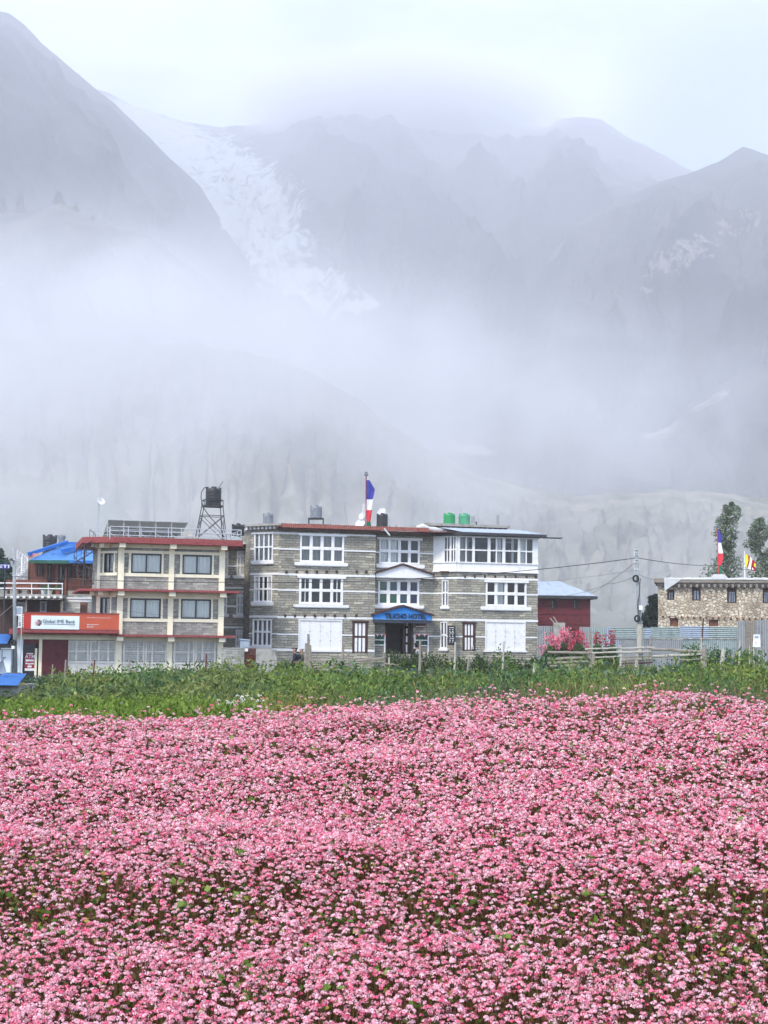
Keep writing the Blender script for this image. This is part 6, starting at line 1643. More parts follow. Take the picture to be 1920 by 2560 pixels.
for h_ in hd:
    mb = MB(L_); mb.box(h_[0], h_[1], .2, .3, h_[2], h_[3]); mb.build("door", M['brownwood'], house)
t = thing_at("roof_sheeting", FT_, z6, 900, 1003, "white plastic sheeting over the rubble house roof, hanging at its left corner", "plastic sheet", z=r_[3])
mb = MB(t.L)
xs_ = np.linspace(FT_.p(*z6(360, 1000))[0], FT_.p(*z6(1900, 1000))[0], 40)
vs = []; fs = []
for i, x_ in enumerate(xs_):
    for j, y_ in enumerate((-.55, -.5, .6, 2.5, 4.5)):
        vs.append((x_, y_, r_[3] + (-.08 if j == 0 else .03 + .1 * random.random() + (.32 if 14 <= i <= 17 and j >= 1 else 0))))
for i in range(39):
    for j in range(4): fs.append((i * 5 + j, i * 5 + 5 + j, i * 5 + 6 + j, i * 5 + 1 + j))
mb.add(vs, fs)
P = [FT_.p(*z6(x, y)) for x, y in ((356, 1003), (560, 1006), (490, 1055), (390, 1120), (362, 1150))]; mb.add([(a_, -.56, z_) for a_, z_ in P] + [(a_, -.53, z_) for a_, z_ in P], [(0, 1, 2, 3, 4), (9, 8, 7, 6, 5), (0, 5, 6, 1), (1, 6, 7, 2), (2, 7, 8, 3), (3, 8, 9, 4), (4, 9, 5, 0)]); mb.build("sheet", M['plastic'], t)
banner("prayer_flag", FT_, zE, (928, 460, 1225, 905), None, [(500, 906, 925, 'flagblue'), (600, 908, 985, 'flagblue'), (690, 916, 965, 'flagwhite'), (850, 918, 995, 'flagred'), (930, 920, 1000, 'flagred'), (1035, 925, 965, 'flaggreen'), (1215, 930, 975, 'flaggreen')],
       "tall striped prayer flag on the rubble house roof in front of a tree", d=1.5, base_z=r_[3], group="striped prayer flags", polemat='flagred')
t = thing_at("five_colour_flag", FT_, zE, 1312, 1225, "small flag of blue, yellow, red and white stripes above the rubble house", "flag", d=2, z=r_[3])
a0_, z0_ = FT_.p(*zE(1312, 815), 2); mb = MB(t.L); mb.tube([(a0_, 2, r_[3]), (a0_, 2, z0_)], .03, 6); mb.build("pole", M['white'], t)
def strip(pts, m_):
    mb = MB(t.L); P = [FT_.p(*zE(x, y), 2) for x, y in pts]; n_ = len(P); mb.add([(a_, 2 + .05 * math.sin(k * 2), z_) for k, (a_, z_) in enumerate(P)], [tuple(range(n_))]); mb.build("flag_cloth", M[m_], t)
strip([(1312, 850), (1328, 855), (1318, 1020), (1300, 1015)], 'paleblue'); strip([(1328, 855), (1362, 872), (1368, 960), (1345, 1050), (1308, 1035), (1318, 950)], 'flagyellow'); strip([(1362, 872), (1392, 895), (1390, 960), (1362, 1055), (1345, 1050), (1368, 960)], 'darkred')
strip([(1392, 895), (1428, 935), (1415, 1000), (1400, 1095), (1362, 1070), (1385, 970)], 'flagwhite'); strip([(1428, 935), (1478, 980), (1480, 1050), (1455, 1120), (1400, 1095), (1415, 1000)], 'darkred'); strip([(1455, 990), (1485, 1010), (1470, 1060), (1450, 1030)], 'flagyellow'); strip([(1430, 1040), (1458, 1060), (1440, 1100), (1420, 1080)], 'flagwhite')

# corrugated fences
FF = frame_at(1560, 94, R(2)); gf = gz(*base_pt(FF, z6, 400, 1780)[:2])
def sheet_fence(name, label, rects, c, group="patched tin fence"):
    t = thing_at(name, FF, c, (rects[0][0] + rects[0][2]) / 2, rects[0][3], label, "fence", group, z=gf)
    for (x0_, y0_, x1_, y1_, m_, hor, dd) in rects:
        q_ = FF.rect(c, x0_, y0_, x1_, y1_, dd); mb = MB(t.L)
        zb_ = q_[2]
        if hor: mb.corr((q_[0], dd, zb_), (q_[0], dd, q_[3]), (q_[1], dd, zb_), (q_[1], dd, q_[3]), max(3, int((q_[3] - zb_) / .11)), .022)
        else: mb.corr((q_[0], dd, gf - .05), (q_[1], dd, gf - .05), (q_[0], dd, q_[3]), (q_[1], dd, q_[3]), max(3, int((q_[1] - q_[0]) / .13)), .022)
        mb.build("tin_sheet", M[m_], t)
    return t
sheet_fence("tin_fence", "dull blue grey upright sheets beside the hotel's right corner", [(105, 1527, 285, 1800, 'greytin', 0, 0), (400, 1560, 572, 1800, 'darkwood', 0, .5)], z5)
sheet_fence("tin_fence", "pale upright corrugated sheets behind the red flowers", [(570, 1537, 690, 1800, 'greytin', 0, 0), (686, 1540, 860, 1800, 'tealtin', 0, .03), (856, 1540, 1018, 1800, 'paleblue', 0, .06)], z5)
sheet_fence("tin_fence", "teal tinted corrugated sheets laid sideways over upright ones in front of the rubble house", [(-240, 1545, 145, 1668, 'tealtin', 1, 0), (143, 1547, 215, 1668, 'paleblue', 1, -.03), (210, 1540, 530, 1668, 'tealtin', 1, 0), (525, 1530, 850, 1660, 'paleblue', 1, -.04), (845, 1535, 1172, 1665, 'tealtin', 1, 0), (-240, 1670, 560, 1800, 'greytin', 0, .05), (560, 1670, 1172, 1800, 'tealtin', 0, .08)], z6)
sheet_fence("tin_fence", "tall weathered grey sheets at the right end of the tin fence", [(1165, 1472, 1250, 1760, 'greytin', 0, -.05), (1248, 1468, 1365, 1760, 'greywood', 0, -.02), (1362, 1462, 1450, 1760, 'greytin', 0, .02), (1448, 1455, 1560, 1760, 'greytin', 0, -.03), (1556, 1450, 1800, 1760, 'greytin', 0, .0)], z6)
t = thing_at("concrete_block", FF, z5, 345, 1620, "square concrete block with two bamboo canes behind the pink flowers", "block", z=gf, d=-.5)
q = FF.rect(z5, 282, 1490, 405, 1640, -.5); mb = MB(t.L); mb.box(q[0], q[1], -.7, -.3, gf, q[3]); mb.build("block", M['concrete'], t)
for x0_, y0_, x1_, y1_ in ((238, 1440, 290, 1500), (275, 1425, 318, 1490)):
    A_, B_ = FF.p(*z5(x0_, y0_), -.5), FF.p(*z5(x1_, y1_), -.5); mb = MB(t.L); mb.tube([(A_[0], -.72, A_[1]), (B_[0], -.72, B_[1]), (B_[0] + (B_[0] - A_[0]) * .8, -.72, B_[1] + (B_[1] - A_[1]) * .8)], .03, 6); mb.build("cane", M['paintwood'], t)
# posts and rail fences
random.seed(21)
def post(D, c, x, ytop, ybot, w=.1, mat='greywood', lean=0, label=None, group="fence posts in the weeds", parent=None):
    F_ = frame_at(c(x, ytop)[0], D); a_, zt_ = F_.p(*c(x, ytop)); q_ = F_.W @ Vector((a_, 0, 0)); g_ = gz(q_.x, q_.y)
    mb = MB(); h_ = zt_ - g_; m0_ = random.uniform(-.03, .03)
    pts = [(-lean, 0, 0), (-lean * .5 + m0_, 0, h_ * .5), (0, 0, h_)]
    mb.tube(pts, [w * .5, w * .45, w * .34], 7)
    if parent is not None:
        mb.L = parent.Mi @ Matrix.Translation((q_.x, q_.y, g_)); mb.v = [mb.L @ v for v in mb.v]; return mb.build("post", M[mat], parent)
    o = mb.build("fence_post", M[mat]); o.location = (q_.x, q_.y, g_); return tag(o, label, "post", group)
def rail(t, D, c, x0, y0, x1, y1, w=.09, mat='greywood'):
    F_ = frame_at(c((x0 + x1) / 2, y0)[0], D); A_, B_ = F_.p(*c(x0, y0)), F_.p(*c(x1, y1)); L_ = t.Mi @ F_.W
    mb = MB(L_); n_ = 5; ang = random.random()
    pts = [(A_[0] + (B_[0] - A_[0]) * i / n_, -.04, A_[1] + (B_[1] - A_[1]) * i / n_ + random.uniform(-.015, .015)) for i in range(n_ + 1)]
    mb.tube(pts, [w * .36 * random.uniform(.75, 1.1) for _ in pts], 6); mb.build("rail", M[mat], t)
DFn = 60
lf = frame_at(800, DFn)
t = thing_at("rail_fence", lf, z3, 1080, 2090, "rough grey wooden rail fence in front of the hotel's left half", "fence", z=gz(*base_pt(lf, z3, 1080, 2090)[:2]))
for a in ((700, 1742, .14), (683, 1835, .2), (716, 1855, .16), (1058, 1850, .15), (1110, 1940, .12), (1475, 1930, .13), (1530, 1978, .1)): post(DFn, z3, a[0], a[1], 2090, a[2], 'greywood' if a[0] != 1530 else 'paintwood', random.uniform(-.06, .1), parent=t)
for a in ((715, 2008, 1062, 2018), (715, 2062, 1010, 2050), (1062, 2040, 1475, 1985), (1115, 2010, 1475, 2030), (1330, 2008, 1472, 1992), (720, 2085, 1060, 2090), (1480, 2045, 1620, 2060)): rail(t, DFn, z3, *a)
rf = frame_at(1560, DFn)
t = thing_at("rail_fence", rf, zJ, 500, 310, "long wooden rail fence with pale upper rails below the red flowers, right of the hotel", "fence", z=gz(*base_pt(rf, zJ, 500, 310)[:2]))
for a in ((185, 62, .13, 'greywood'), (210, 245, .22, 'greywood'), (435, 176, .15, 'paintwood'), (577, 195, .13, 'paintwood'), (687, 102, .14, 'greywood'), (1108, 106, .11, 'paintwood'), (1132, 190, .3, 'greywood')): post(DFn, zJ, a[0], a[1], 320, a[2], a[3], random.uniform(-.05, .05), parent=t)
for a in ((-170, 238, 185, 240, .16, 'greywood'), (-170, 290, 175, 280, .16, 'greywood'), (-170, 322, 170, 310, .16, 'greywood'), (-150, 352, 120, 340, .14, 'greywood'), (140, 209, 437, 195, .1, 'paintwood'), (195, 241, 690, 229, .11, 'paintwood'), (437, 200, 718, 196, .1, 'paintwood'),
          (205, 276, 440, 270, .09, 'paintwood'), (440, 300, 690, 290, .15, 'greywood'), (450, 275, 690, 266, .07, 'greywood'), (440, 330, 700, 318, .1, 'darkwood'), (690, 206, 1100, 230, .17, 'greywood'), (690, 268, 1105, 250, .15, 'paintwood'), (880, 300, 1120, 290, .1, 'greywood')): rail(t, DFn, zJ, *a)
for i, a in enumerate(((300, 62, .12, 'greywood', "grey post standing in front of the entrance's right niche"), (592, 82, .1, 'paintwood', "pale thin post below the chalkboard menu"), (706, 205, .12, 'greywood', "short grey post below the right striped door"), (995, 78, .09, 'paintwood', "thin pale post with a bushy top below the right shutter panel"), (1250, 260, .16, 'paintwood', "stout pale post at the hotel's right corner"), (1322, 340, .09, 'paintwood', "low pale stick right of the stout pale post"))):
    post(54 if i < 4 else 46, zL, a[0], a[1], 400, a[2], a[3], .04, a[4])
for i, a in enumerate(((1290, 207, .2, 'paintwood', "thick split post right of the rail fence end", .12), (1425, 136, .09, 'paintwood', "tall thin pale stake right of the split post", .1), (1506, 182, .06, 'paintwood', "thin short stake left of the poster stand", .05), (750, 370, .14, 'greywood', "low grey stump below the right rail fence", 0), (570, 300, .16, 'paintwood', "bent pale post just left below the right pole", .08), (1366, 238, .12, 'greywood', "short weathered stump between the split post and the stake", 0))):
    post(52, zJ, a[0], a[1], 400, a[2], a[3], a[5], a[4])
zM = crop(0, 1640, .3014)
for a in ((1120, 112, .16, 'greywood', "dark weathered stub in the weeds below the bank's first shop front"), (786, 35, .07, 'rust', "thin rusty stake before the bank's left shop front"), (1075, 8, .08, 'greywood', "slim grey stake before the bank's middle shop front"), (545, 32, .08, 'greywood', "leaning grey stake before the red roller shutter"), (437, 70, .07, 'greywood', "short grey stake left before the red roller shutter")):
    post(50, zM, a[0], a[1], 400, a[2], a[3], .05, a[4])
post(50, z2, 1212, 1640, 1800, .07, 'rust', 0, "thin dark iron stake before the bank's right shop front"); post(14.2, zM, 1012, 382, 470, .05, 'greywood', .01, "small grey stub at the edge of the bright green crop")
post(60, z6, 790, 1445, 1800, .08, 'darkwood', .25, "dark crooked pole leaning above the right end of the rail fence")
# poster stand at the right edge
FPo = frame_at(1890, 72); g_ = gz(*base_pt(FPo, z6, 1380, 1800)[:2])
t = thing_at("poster_stand", FPo, z6, 1385, 1800, "white poster with a blue top on two pale legs at the right edge", "sign", z=g_)
q = FPo.rect(z6, 1342, 1620, 1422, 1760); mb = MB(t.L); mb.prism([(q[0] - .03, q[2]), (q[1], q[2]), (q[1] - .03, q[3]), (q[0] + .03, q[3])], 0, .04); mb.build("panel", M['white'], t)
for x_ in (q[0] + .04, q[1] - .06): mb = MB(t.L); mb.tube([(x_, .08, g_), (x_, .06, q[3])], .04, 6); mb.build("leg", M['paintwood'], t)
mb = MB(t.L); mb.box(q[0] + .06, q[0] + .75 * (q[1] - q[0]), -.01, -.001, q[3] - (q[3] - q[2]) * .3, q[3] - .06); mb.build("print", M['paleblue'], t)
for k, m_ in ((.42, 'flagred'), (.27, 'greytin')): mb = MB(t.L); mb.box(q[0] + .1, q[1] - .2, -.01, -.001, q[2] + (q[3] - q[2]) * (k - .05), q[2] + (q[3] - q[2]) * k); mb.build("print", M[m_], t)

# ------------------------------------------------------------------ trees
M['bark'] = mottled("bark", (.07, .055, .04), (.15, .12, .09), 8, .9, .1, stretch=(1, 1, .3))
def crown_leaves(lv, c, r_, n_, size, cols, flat=1.0, shell=.35):
    """leaves through an ellipsoid, more of them towards its rim"""
    d_ = randdir(n_); rr = rng.uniform(shell, 1, n_) ** .6
    P = np.array(c) + d_ * np.array(r_) * rr[:, None] * rng.uniform(.85, 1.1, (n_, 1))
    D_ = d_ * .7 + randdir(n_) * .9 + np.array([0, 0, -.15]); D_[:, 2] *= flat
    k = rng.random(n_) ** 1.3
    lv.add(P, D_, randdir(n_), size * rng.uniform(.7, 1.3, n_), size * .55, mixc(cols[0], cols[1], k), .1)
def tree(name, D, c, outline, trunkx, ybase, label, leaf=.22, n_=9000, cols=((.09, .135, .085), (.29, .36, .24)), group="trees behind the houses", clump=.95, conif=False):  # default leaf colours are lightened to stand in for haze over far trees
    """outline: rows (y, xleft, xright) of the crown from its top down"""
    F_ = frame_at(c(trunkx, ybase)[0], D); a0_, z0_ = F_.p(*c(trunkx, ybase)); q_ = F_.W @ Vector((a0_, 0, 0)); g_ = gz(q_.x, q_.y) - .3
    t = Root(name, (q_.x, q_.y, g_), 0, label, "tree", group); L_ = t.Mi @ F_.W
    rows = [(F_.p(*c(xl, y))[0], F_.p(*c(xr, y))[0], F_.p(*c((xl + xr) / 2, y))[1]) for y, xl, xr in outline]
    ztop, zbot = rows[0][2], rows[-1][2]
    P = [(a0_, 0, g_)]; K = 6
    for i in range(1, K + 1):
        z_ = g_ + (ztop - .1 - g_) * i / K
        m_ = np.interp(-z_, [-r[2] for r in rows], [(r[0] + r[1]) / 2 for r in rows]) if z_ > zbot else a0_
        P.append((m_ + random.uniform(-.1, .1), random.uniform(-.1, .1), z_))
    H_ = ztop - g_
    mb = MB(L_); mb.tube(P, [H_ * .022 * (1 - .85 * i / K) + .02 for i in range(K + 1)], 9)
    limbs = []
    Hc = ztop - zbot
    nc = int(max(12, 7.5 * Hc / clump))
    lv = Leaves(); Lm = np.array(L_)
    for i in range(nc):
        z_ = zbot + Hc * (1 - (i + .5) / nc) ** 1.0 * .98 + random.uniform(-.2, .2)
        xl = np.interp(-z_, [-r[2] for r in rows], [r[0] for r in rows]); xr = np.interp(-z_, [-r[2] for r in rows], [r[1] for r in rows])
        w_ = (xr - xl) / 2; m_ = (xr + xl) / 2
        an = i * 2.4 + random.random(); cs = min(clump, max(w_, .3) * .55) * random.uniform(.5, 1.0); rr_ = max(0, w_ - cs * .3) * random.uniform(.1, 1.0) ** .6
        cx_, cy_ = m_ + math.cos(an) * rr_, math.sin(an) * rr_ * .8
        tz = np.interp(z_ - .5 * abs(cx_ - m_) - .1, [p_[2] for p_ in P], range(K + 1)); i0 = min(int(tz), K - 1); f_ = tz - i0
        b0_ = Vector(P[i0]).lerp(Vector(P[i0 + 1]), f_)
        mb.tube([b0_, b0_.lerp(Vector((cx_, cy_, z_)), .55) + Vector((0, 0, .08)), (cx_, cy_, z_)], [H_ * .005 + .012, H_ * .004 + .01, .008], 5)
        cc_ = (cx_ + L_.translation.x, cy_ + L_.translation.y, z_ + L_.translation.z)
        bright = random.uniform(.75, 1.25)
        crown_leaves(lv, cc_, (cs, cs, cs * (.55 if conif else .85)), n_ // nc, leaf, shell=.1, cols= (np.array(cols[0]) * bright, np.array(cols[1]) * bright))
    mb.build("trunk", M['bark'], t)
    lv.build("crown", M['leaf'], t)
    return t
tree("poplar_tree", 150, z6, [(150, 1070, 1100), (230, 1010, 1190), (330, 950, 1180), (430, 900, 1170), (520, 900, 1150), (640, 960, 1150), (700, 900, 1180), (800, 880, 1200), (880, 800, 1215), (960, 790, 1215), (1040, 800, 1200)], 1075, 1100, "tall grey green tree behind the prayer flag on the rubble house", .26, 4200)
tree("poplar_tree", 150, z6, [(320, 1400, 1440), (380, 1340, 1480), (470, 1290, 1520), (560, 1245, 1540), (650, 1260, 1470), (700, 1320, 1560), (800, 1350, 1650), (900, 1300, 1700), (1000, 1280, 1720)], 1400, 1100, "shorter ragged tree at the right edge, behind the five colour flag", .26, 4200)
tree("juniper_tree", 128, z5, [(1170, 1395, 1410), (1230, 1350, 1450), (1300, 1300, 1470), (1400, 1260, 1480), (1480, 1250, 1480), (1545, 1250, 1480)], 1380, 1600, "dark bushy juniper against the left wall of the rubble house", .24, 7000, ((.012, .03, .022), (.05, .09, .06)), conif=True)
tree("willow_tree", 122, zD, [(340, -60, 30), (420, -120, 60), (470, -140, 30), (530, -150, 110), (640, -160, 170), (740, -160, 215), (830, -160, 190), (900, -150, 130)], -30, 1000, "blue green leafy tree behind the blue name board at the left edge", .24, 7000, ((.02, .06, .05), (.11, .20, .15)))
for i, (x_, yt, yb, w_, lb) in enumerate(((52, 483, 535, 17, "faint conifer on the misty spur near the left edge"), (147, 480, 512, 17, "clearest bushy conifer on the top of the misty spur"), (8, 497, 535, 12, "small faint conifer at the very left of the misty spur"), (190, 512, 530, 8, "tiny conifer just right of the clearest one on the spur"), (232, 540, 556, 7, "tiny conifer on the descending edge of the misty spur"))):
    tree("pine_tree", 1490, lambda x, y: (x, y), [(yt, x_ - 1, x_ + 1), (yt + (yb - yt) * .35, x_ - w_ * .45, x_ + w_ * .5), (yt + (yb - yt) * .7, x_ - w_ * .8, x_ + w_ * .7), (yb, x_ - w_, x_ + w_)], x_, yb + 3, lb, 1.4, 1500, ((.01, .02, .015), (.03, .05, .035)), "conifers on the misty spur", 2.6, True)

# ------------------------------------------------------------------ hollyhocks by the fence
M['petal'] = leafy("petal", .6, .3, .2)
def flower_clump(x0, x1, ytop, ybase, c, D, label, cols, dens, nfl, group="red and pink flowers by the tin fence"):
    F_ = frame_at(c((x0 + x1) / 2, ybase)[0], D); q_ = base_pt(F_, c, (x0 + x1) / 2, ybase); g_ = gz(q_[0], q_[1])
    t = Root("flowering_plant", (q_[0], q_[1], g_), 0, label, "flowering plant", group); L_ = t.Mi @ F_.W; tr_ = np.array(L_.translation)
    lv = Leaves(); fl = Leaves(); mb = MB(L_)
    al, ar = F_.p(*c(x0, ybase))[0], F_.p(*c(x1, ybase))[0]
    for s_ in range(nfl):
        xx = random.uniform(x0, x1); u = (xx - x0) / (x1 - x0) * 2 - 1
        yt = ytop + (ybase - ytop) * (.5 * abs(u) ** 2.2 + random.uniform(0, .3))
        a_, z_ = F_.p(*c(xx, yt)); dy = random.uniform(-.5, .5)
        mb.tube([(a_ * .9 + (al + ar) * .05, dy * .5, g_), (a_, dy, z_)], .012, 4)
        n_ = dens; k = rng.uniform(.0, 1, n_); P = np.stack([a_ + rng.normal(0, .07, n_), dy + rng.normal(0, .07, n_), z_ - k * .55], 1) + tr_
        fl.add(P, randdir(n_, -.2, 1), randdir(n_), .1, .11, mixc(cols[0], cols[1], rng.random(n_)), .2)
    n_ = 2600; u = rng.uniform(-1, 1, n_); P = np.stack([(al + ar) / 2 + u * (ar - al) * .55, rng.uniform(-.6, .6, n_), g_ + (F_.p(*c(x0, (ytop * .35 + ybase * .65)))[1] - g_) * rng.random(n_) * (1 - .5 * u * u)], 1) + tr_
    lv.add(P, randdir(n_, -.3, 1), randdir(n_), .13, .09, mixc((.02, .06, .015), (.11, .19, .05), rng.random(n_)), .1)
    mb.build("stem", M['bark'] if False else M['greenpaint'], t); lv.build("foliage", M['leaf'], t); fl.build("blossoms", M['petal'], t)
pk = ((.80, .14, .24), (.88, .42, .50)); rd = ((.38, .01, .03), (.62, .04, .08))
flower_clump(110, 420, 290, 700, zH, 80, "left bunch of bright pink flower spikes nearest the hotel corner", pk, 26, 15)
flower_clump(380, 720, 170, 700, zH, 81, "tallest middle bunch of pink flower spikes in front of the shed", pk, 26, 24)
flower_clump(640, 980, 230, 700, zH, 80, "bunch of deeper pink flower spikes left of the tall fence post", ((.62, .04, .10), (.80, .2, .28)), 24, 17)
flower_clump(1060, 1260, 215, 700, zH, 82, "dark red hollyhocks right of the tall fence post", rd, 22, 5)
flower_clump(1280, 1560, 250, 700, zH, 82, "sparse crimson hollyhocks before the pale tin sheets", rd, 22, 6)
# ------------------------------------------------------------------ people
M['skin'] = mottled("skin", (.42, .22, .14), (.50, .28, .19), 6, .5, .3)
M['navycloth'] = mottled("navy_jacket", (.015, .018, .03), (.03, .035, .055), 6, .8)
M['olivecloth'] = mottled("olive_jacket", (.06, .07, .04), (.10, .11, .065), 6, .9)
M['darkcloth'] = mottled("dark_trousers", (.015, .015, .018), (.03, .03, .035), 6, .9)
M['hair'] = mottled("dark_hair", (.008, .007, .007), (.02, .018, .016), 9, .6)
M['pinkcloth'] = mottled("pink_vest", (.52, .14, .14), (.62, .2, .2), 6, .9)
M['greycloth'] = mottled("grey_cloth_cap", (.32, .33, .35), (.42, .43, .45), 6, .9)
def skinned(name, verts, edges, mat, parent, root=0, sub=1):
    me = bpy.data.meshes.new(name); me.from_pydata([v[0] for v in verts], edges, []); me.materials.append(mat)
    o = bpy.data.objects.new(name, me); col.objects.link(o); par(o, parent)
    sm = o.modifiers.new("skin", 'SKIN'); sm.use_smooth_shade = True
    if not me.skin_vertices: me.skin_vertices.new() if hasattr(me.skin_vertices, 'new') else None
    for i, v in enumerate(verts):
        r_ = v[1] if isinstance(v[1], tuple) else (v[1], v[1])
        me.skin_vertices[0].data[i].radius = r_; me.skin_vertices[0].data[i].use_root = (i == root)
    ss = o.modifiers.new("subdivision", 'SUBSURF'); ss.levels = sub; ss.render_levels = sub
    return o
def person(px, py, D, yaw, label, jacket, trousers='darkcloth', cap=None, pack=None, stride=.18, H=1.68):
    """walking figure facing local -x before yaw; px, py is the top of the head"""
    p_ = at(px, py, D); g_ = gz(p_.x, D)
    if p_.z - g_ < 1.45: g_ = p_.z - H
    t = Root("person", (p_.x, D, g_), yaw, label, "person", None)
    s = (p_.z - g_) / 1.72
    V = []; E = []
    def v(x, y, z, r_, pr=None):
        V.append(((x * s, y * s, z * s), (r_[0] * s, r_[1] * s) if isinstance(r_, tuple) else r_ * s)); i = len(V) - 1
        if pr is not None: E.append((pr, i))
        return i
    pel = v(0, 0, .93, .13); wa = v(0, 0, 1.08, .12, pel); ch = v(0, 0, 1.28, .15, wa); nk = v(-.01, 0, 1.43, .06, ch); n2 = v(-.03, 0, 1.5, .052, nk); jw = v(-.045, 0, 1.56, (.062, .07), n2); cr = v(-.03, 0, 1.63, (.082, .09), jw); v(-.03, 0, 1.685, .05, cr)
    v(-.125, 0, 1.592, .013, jw)
    for sd in (-1, 1):
        v(-.02, sd * .085, 1.6, .014, cr)
        hp = v(0, sd * .09, .86, .095, pel); st = sd * stride
        kn = v(-.03 - st * .6, sd * .095, .48, .062, hp); an = v(-st + (.08 if st < 0 else 0), sd * .095, .085, .04, kn); fo = v(-st - .1 + (.08 if st < 0 else 0), sd * .1, .035, .035, an); v(-st - .17 + (.08 if st < 0 else 0), sd * .1, .03, .028, fo)
        sh = v(0, sd * .18, 1.37, .068, ch); el = v(.05 - st * -.5, sd * .235, 1.1, .045, sh); wr = v(-.06 + st * .9, sd * .235, .88, .029, el); pm = v(-.085 + st * 1.0, sd * .232, .81, (.036, .02), wr)
        for k in range(4):
            b_ = v(-.105 + st * 1.05 + k * .019 - .02, sd * .232, .765 - (.004 if k in (0, 3) else 0), .0095, pm); c_ = v(-.115 + st * 1.05 + k * .019 - .02, sd * .228, .735 + (.008 if k in (0, 3) else 0), .0088, b_); v(-.112 + st * 1.05 + k * .018 - .02, sd * .215, .712 + (.012 if k in (0, 3) else 0), .0075, c_)
        th = v(-.125 + st, sd * .222, .815, .011, pm); v(-.14 + st, sd * .215, .79, .0095, th)
    skinned("body", V, E, M['skin'], t, 0)
    V, E = [], []
    pel = v(0, 0, .90, .155); wa = v(0, 0, 1.08, .15, pel); ch = v(0, 0, 1.28, .18, wa); v(-.01, 0, 1.42, .085, ch)
    for sd in (-1, 1):
        st = sd * stride; sh = v(0, sd * .18, 1.37, .088, ch); el = v(.05 + st * .5, sd * .237, 1.1, .065, sh); v(-.04 + st * .8, sd * .236, .93, .046, el)
    skinned("jacket", V, E, M[jacket], t, 0)
    V, E = [], []
    pel = v(0, 0, .93, .145)
    for sd in (-1, 1):
        st = sd * stride; hp = v(0, sd * .09, .85, .112, pel); kn = v(-.03 - st * .6, sd * .095, .48, .08, hp); v(-st + (.08 if st < 0 else 0), sd * .095, .12, .06, kn)
    skinned("trousers", V, E, M[trousers], t, 0)
    V, E = [], []
    a = v(-.01, 0, 1.6, .098); b_ = v(-.015, 0, 1.66, .095, a); v(.045, 0, 1.58, .07, a)
    if cap: v(-.02, 0, 1.7, .07, b_); b2 = v(-.12, 0, 1.66, .03, b_); v(-.18, 0, 1.65, .018, b2)
    skinned("cap" if cap else "hair", V, E, M[cap or 'hair'], t, 0)
    if pack:
        V, E = [], []
        a = v(.2, 0, 1.1, .13); b_ = v(.21, 0, 1.25, .15, a); v(.19, 0, 1.4, .1, b_); skinned("backpack", V, E, M[pack], t, 0)
    return t
person(738, 1619, 75, R(0), "person in a dark cap and navy jacket walking left before the hotel", 'navycloth', cap='hair', pack='darkcloth')
person(755, 1621, 76, R(5), "person in a pale grey cap and olive jacket walking behind the one in navy", 'olivecloth', cap='greycloth')
person(1041, 1607, 93, R(-70), "person in a black and white top bending by the hotel entrance's right niche", 'darkcloth', pack='greycloth')

# ------------------------------------------------------------------ weeds on the bench behind the field
def px_of(x, y): return 960 + FPX * x / y * 1.0
def Yedge(px): return np.interp(px, [-400, 0, 250, 560, 640, 800, 960, 1100, 1300, 1600, 1920, 2300], [1818, 1814, 1806, 1788, 1772, 1762, 1762, 1752, 1740, 1742, 1752, 1756])
def Ysil(px): return np.interp(px, [-400, 0, 50, 120, 200, 400, 560, 700, 800, 1000, 1300, 1420, 1560, 1700, 1920, 2300], [1755, 1754, 1746, 1690, 1674, 1665, 1660, 1664, 1668, 1670, 1676, 1668, 1672, 1655, 1640, 1640])
weeds = Leaves()
def hz_y(px): return 1605 + (px - 960) * .012
def leaf_plants(N, Dlo, Dhi, size, cols, wd=.5, hpow=1.0, pxlo=-1300, pxhi=3220, patch=.5, per=26, up=.35, seed=1, lv=weeds, hmul=1.0, sel=None, minh=.25, spread=.22):
    px = rng.uniform(pxlo, pxhi, N); D = 1 / rng.uniform(1 / Dhi, 1 / Dlo, N)
    x = (px - 960) / FPX * D
    n1 = fbm(px / 62. + seed * 7, D / 6., 4, seed)
    keep = (np.ones(N, bool) if sel is None else sel(px, D, n1)) & (np.abs(px - 960) < 1380 + 12000 / D)
    px, D, x, n1 = px[keep], D[keep], x[keep], n1[keep]; N = len(px)
    if not N: return
    g = ground_z(x, D)
    k = np.clip((1 / 13.5 - 1 / D) / (1 / 13.5 - 1 / 52.), 0, 1)
    Y = Yedge(px) - 6 + (Ysil(px) - Yedge(px) + 6) * k ** .9
    top = CZ - (Y - hz_y(px)) / FPX * D
    h = np.maximum(top - g, minh) * np.minimum(.52 + .74 * n1 * hmul + rng.uniform(-.12, .12, N), 1.0) * (1 + .3 * (rng.random(N) < .07))
    idx = np.repeat(np.arange(N), per)
    v = rng.random(len(idx)) ** .8
    P = np.stack([x[idx] + rng.normal(0, spread, len(idx)) * (.4 + .6 * v), D[idx] + rng.normal(0, spread, len(idx)), g[idx] + h[idx] * (.12 + .9 * v)], 1)
    d_ = randdir(len(idx), -.35, .9); d_[:, 2] += up
    t1 = np.clip(n1[idx] * 1.3 - .15 + rng.normal(0, .22, len(idx)), 0, 1)
    s_ = size * rng.uniform(.6, 1.35, len(idx))
    tone = fbm(px / 70. + 3.3, D / 5. + 11, 3, 200)[idx][:, None]
    tn = mixc(cols[0], cols[1], t1) * rng.uniform(.7, 1.3, (len(idx), 1))
    tn = tn * np.where(tone > .5, 1 + (tone - .5) * np.array((2.2, .9, .6)), 1 + (tone - .5) * np.array((1.6, .9, -.6)))
    lv.add(P, d_, randdir(len(idx)), s_, s_ * wd, tn, .12)
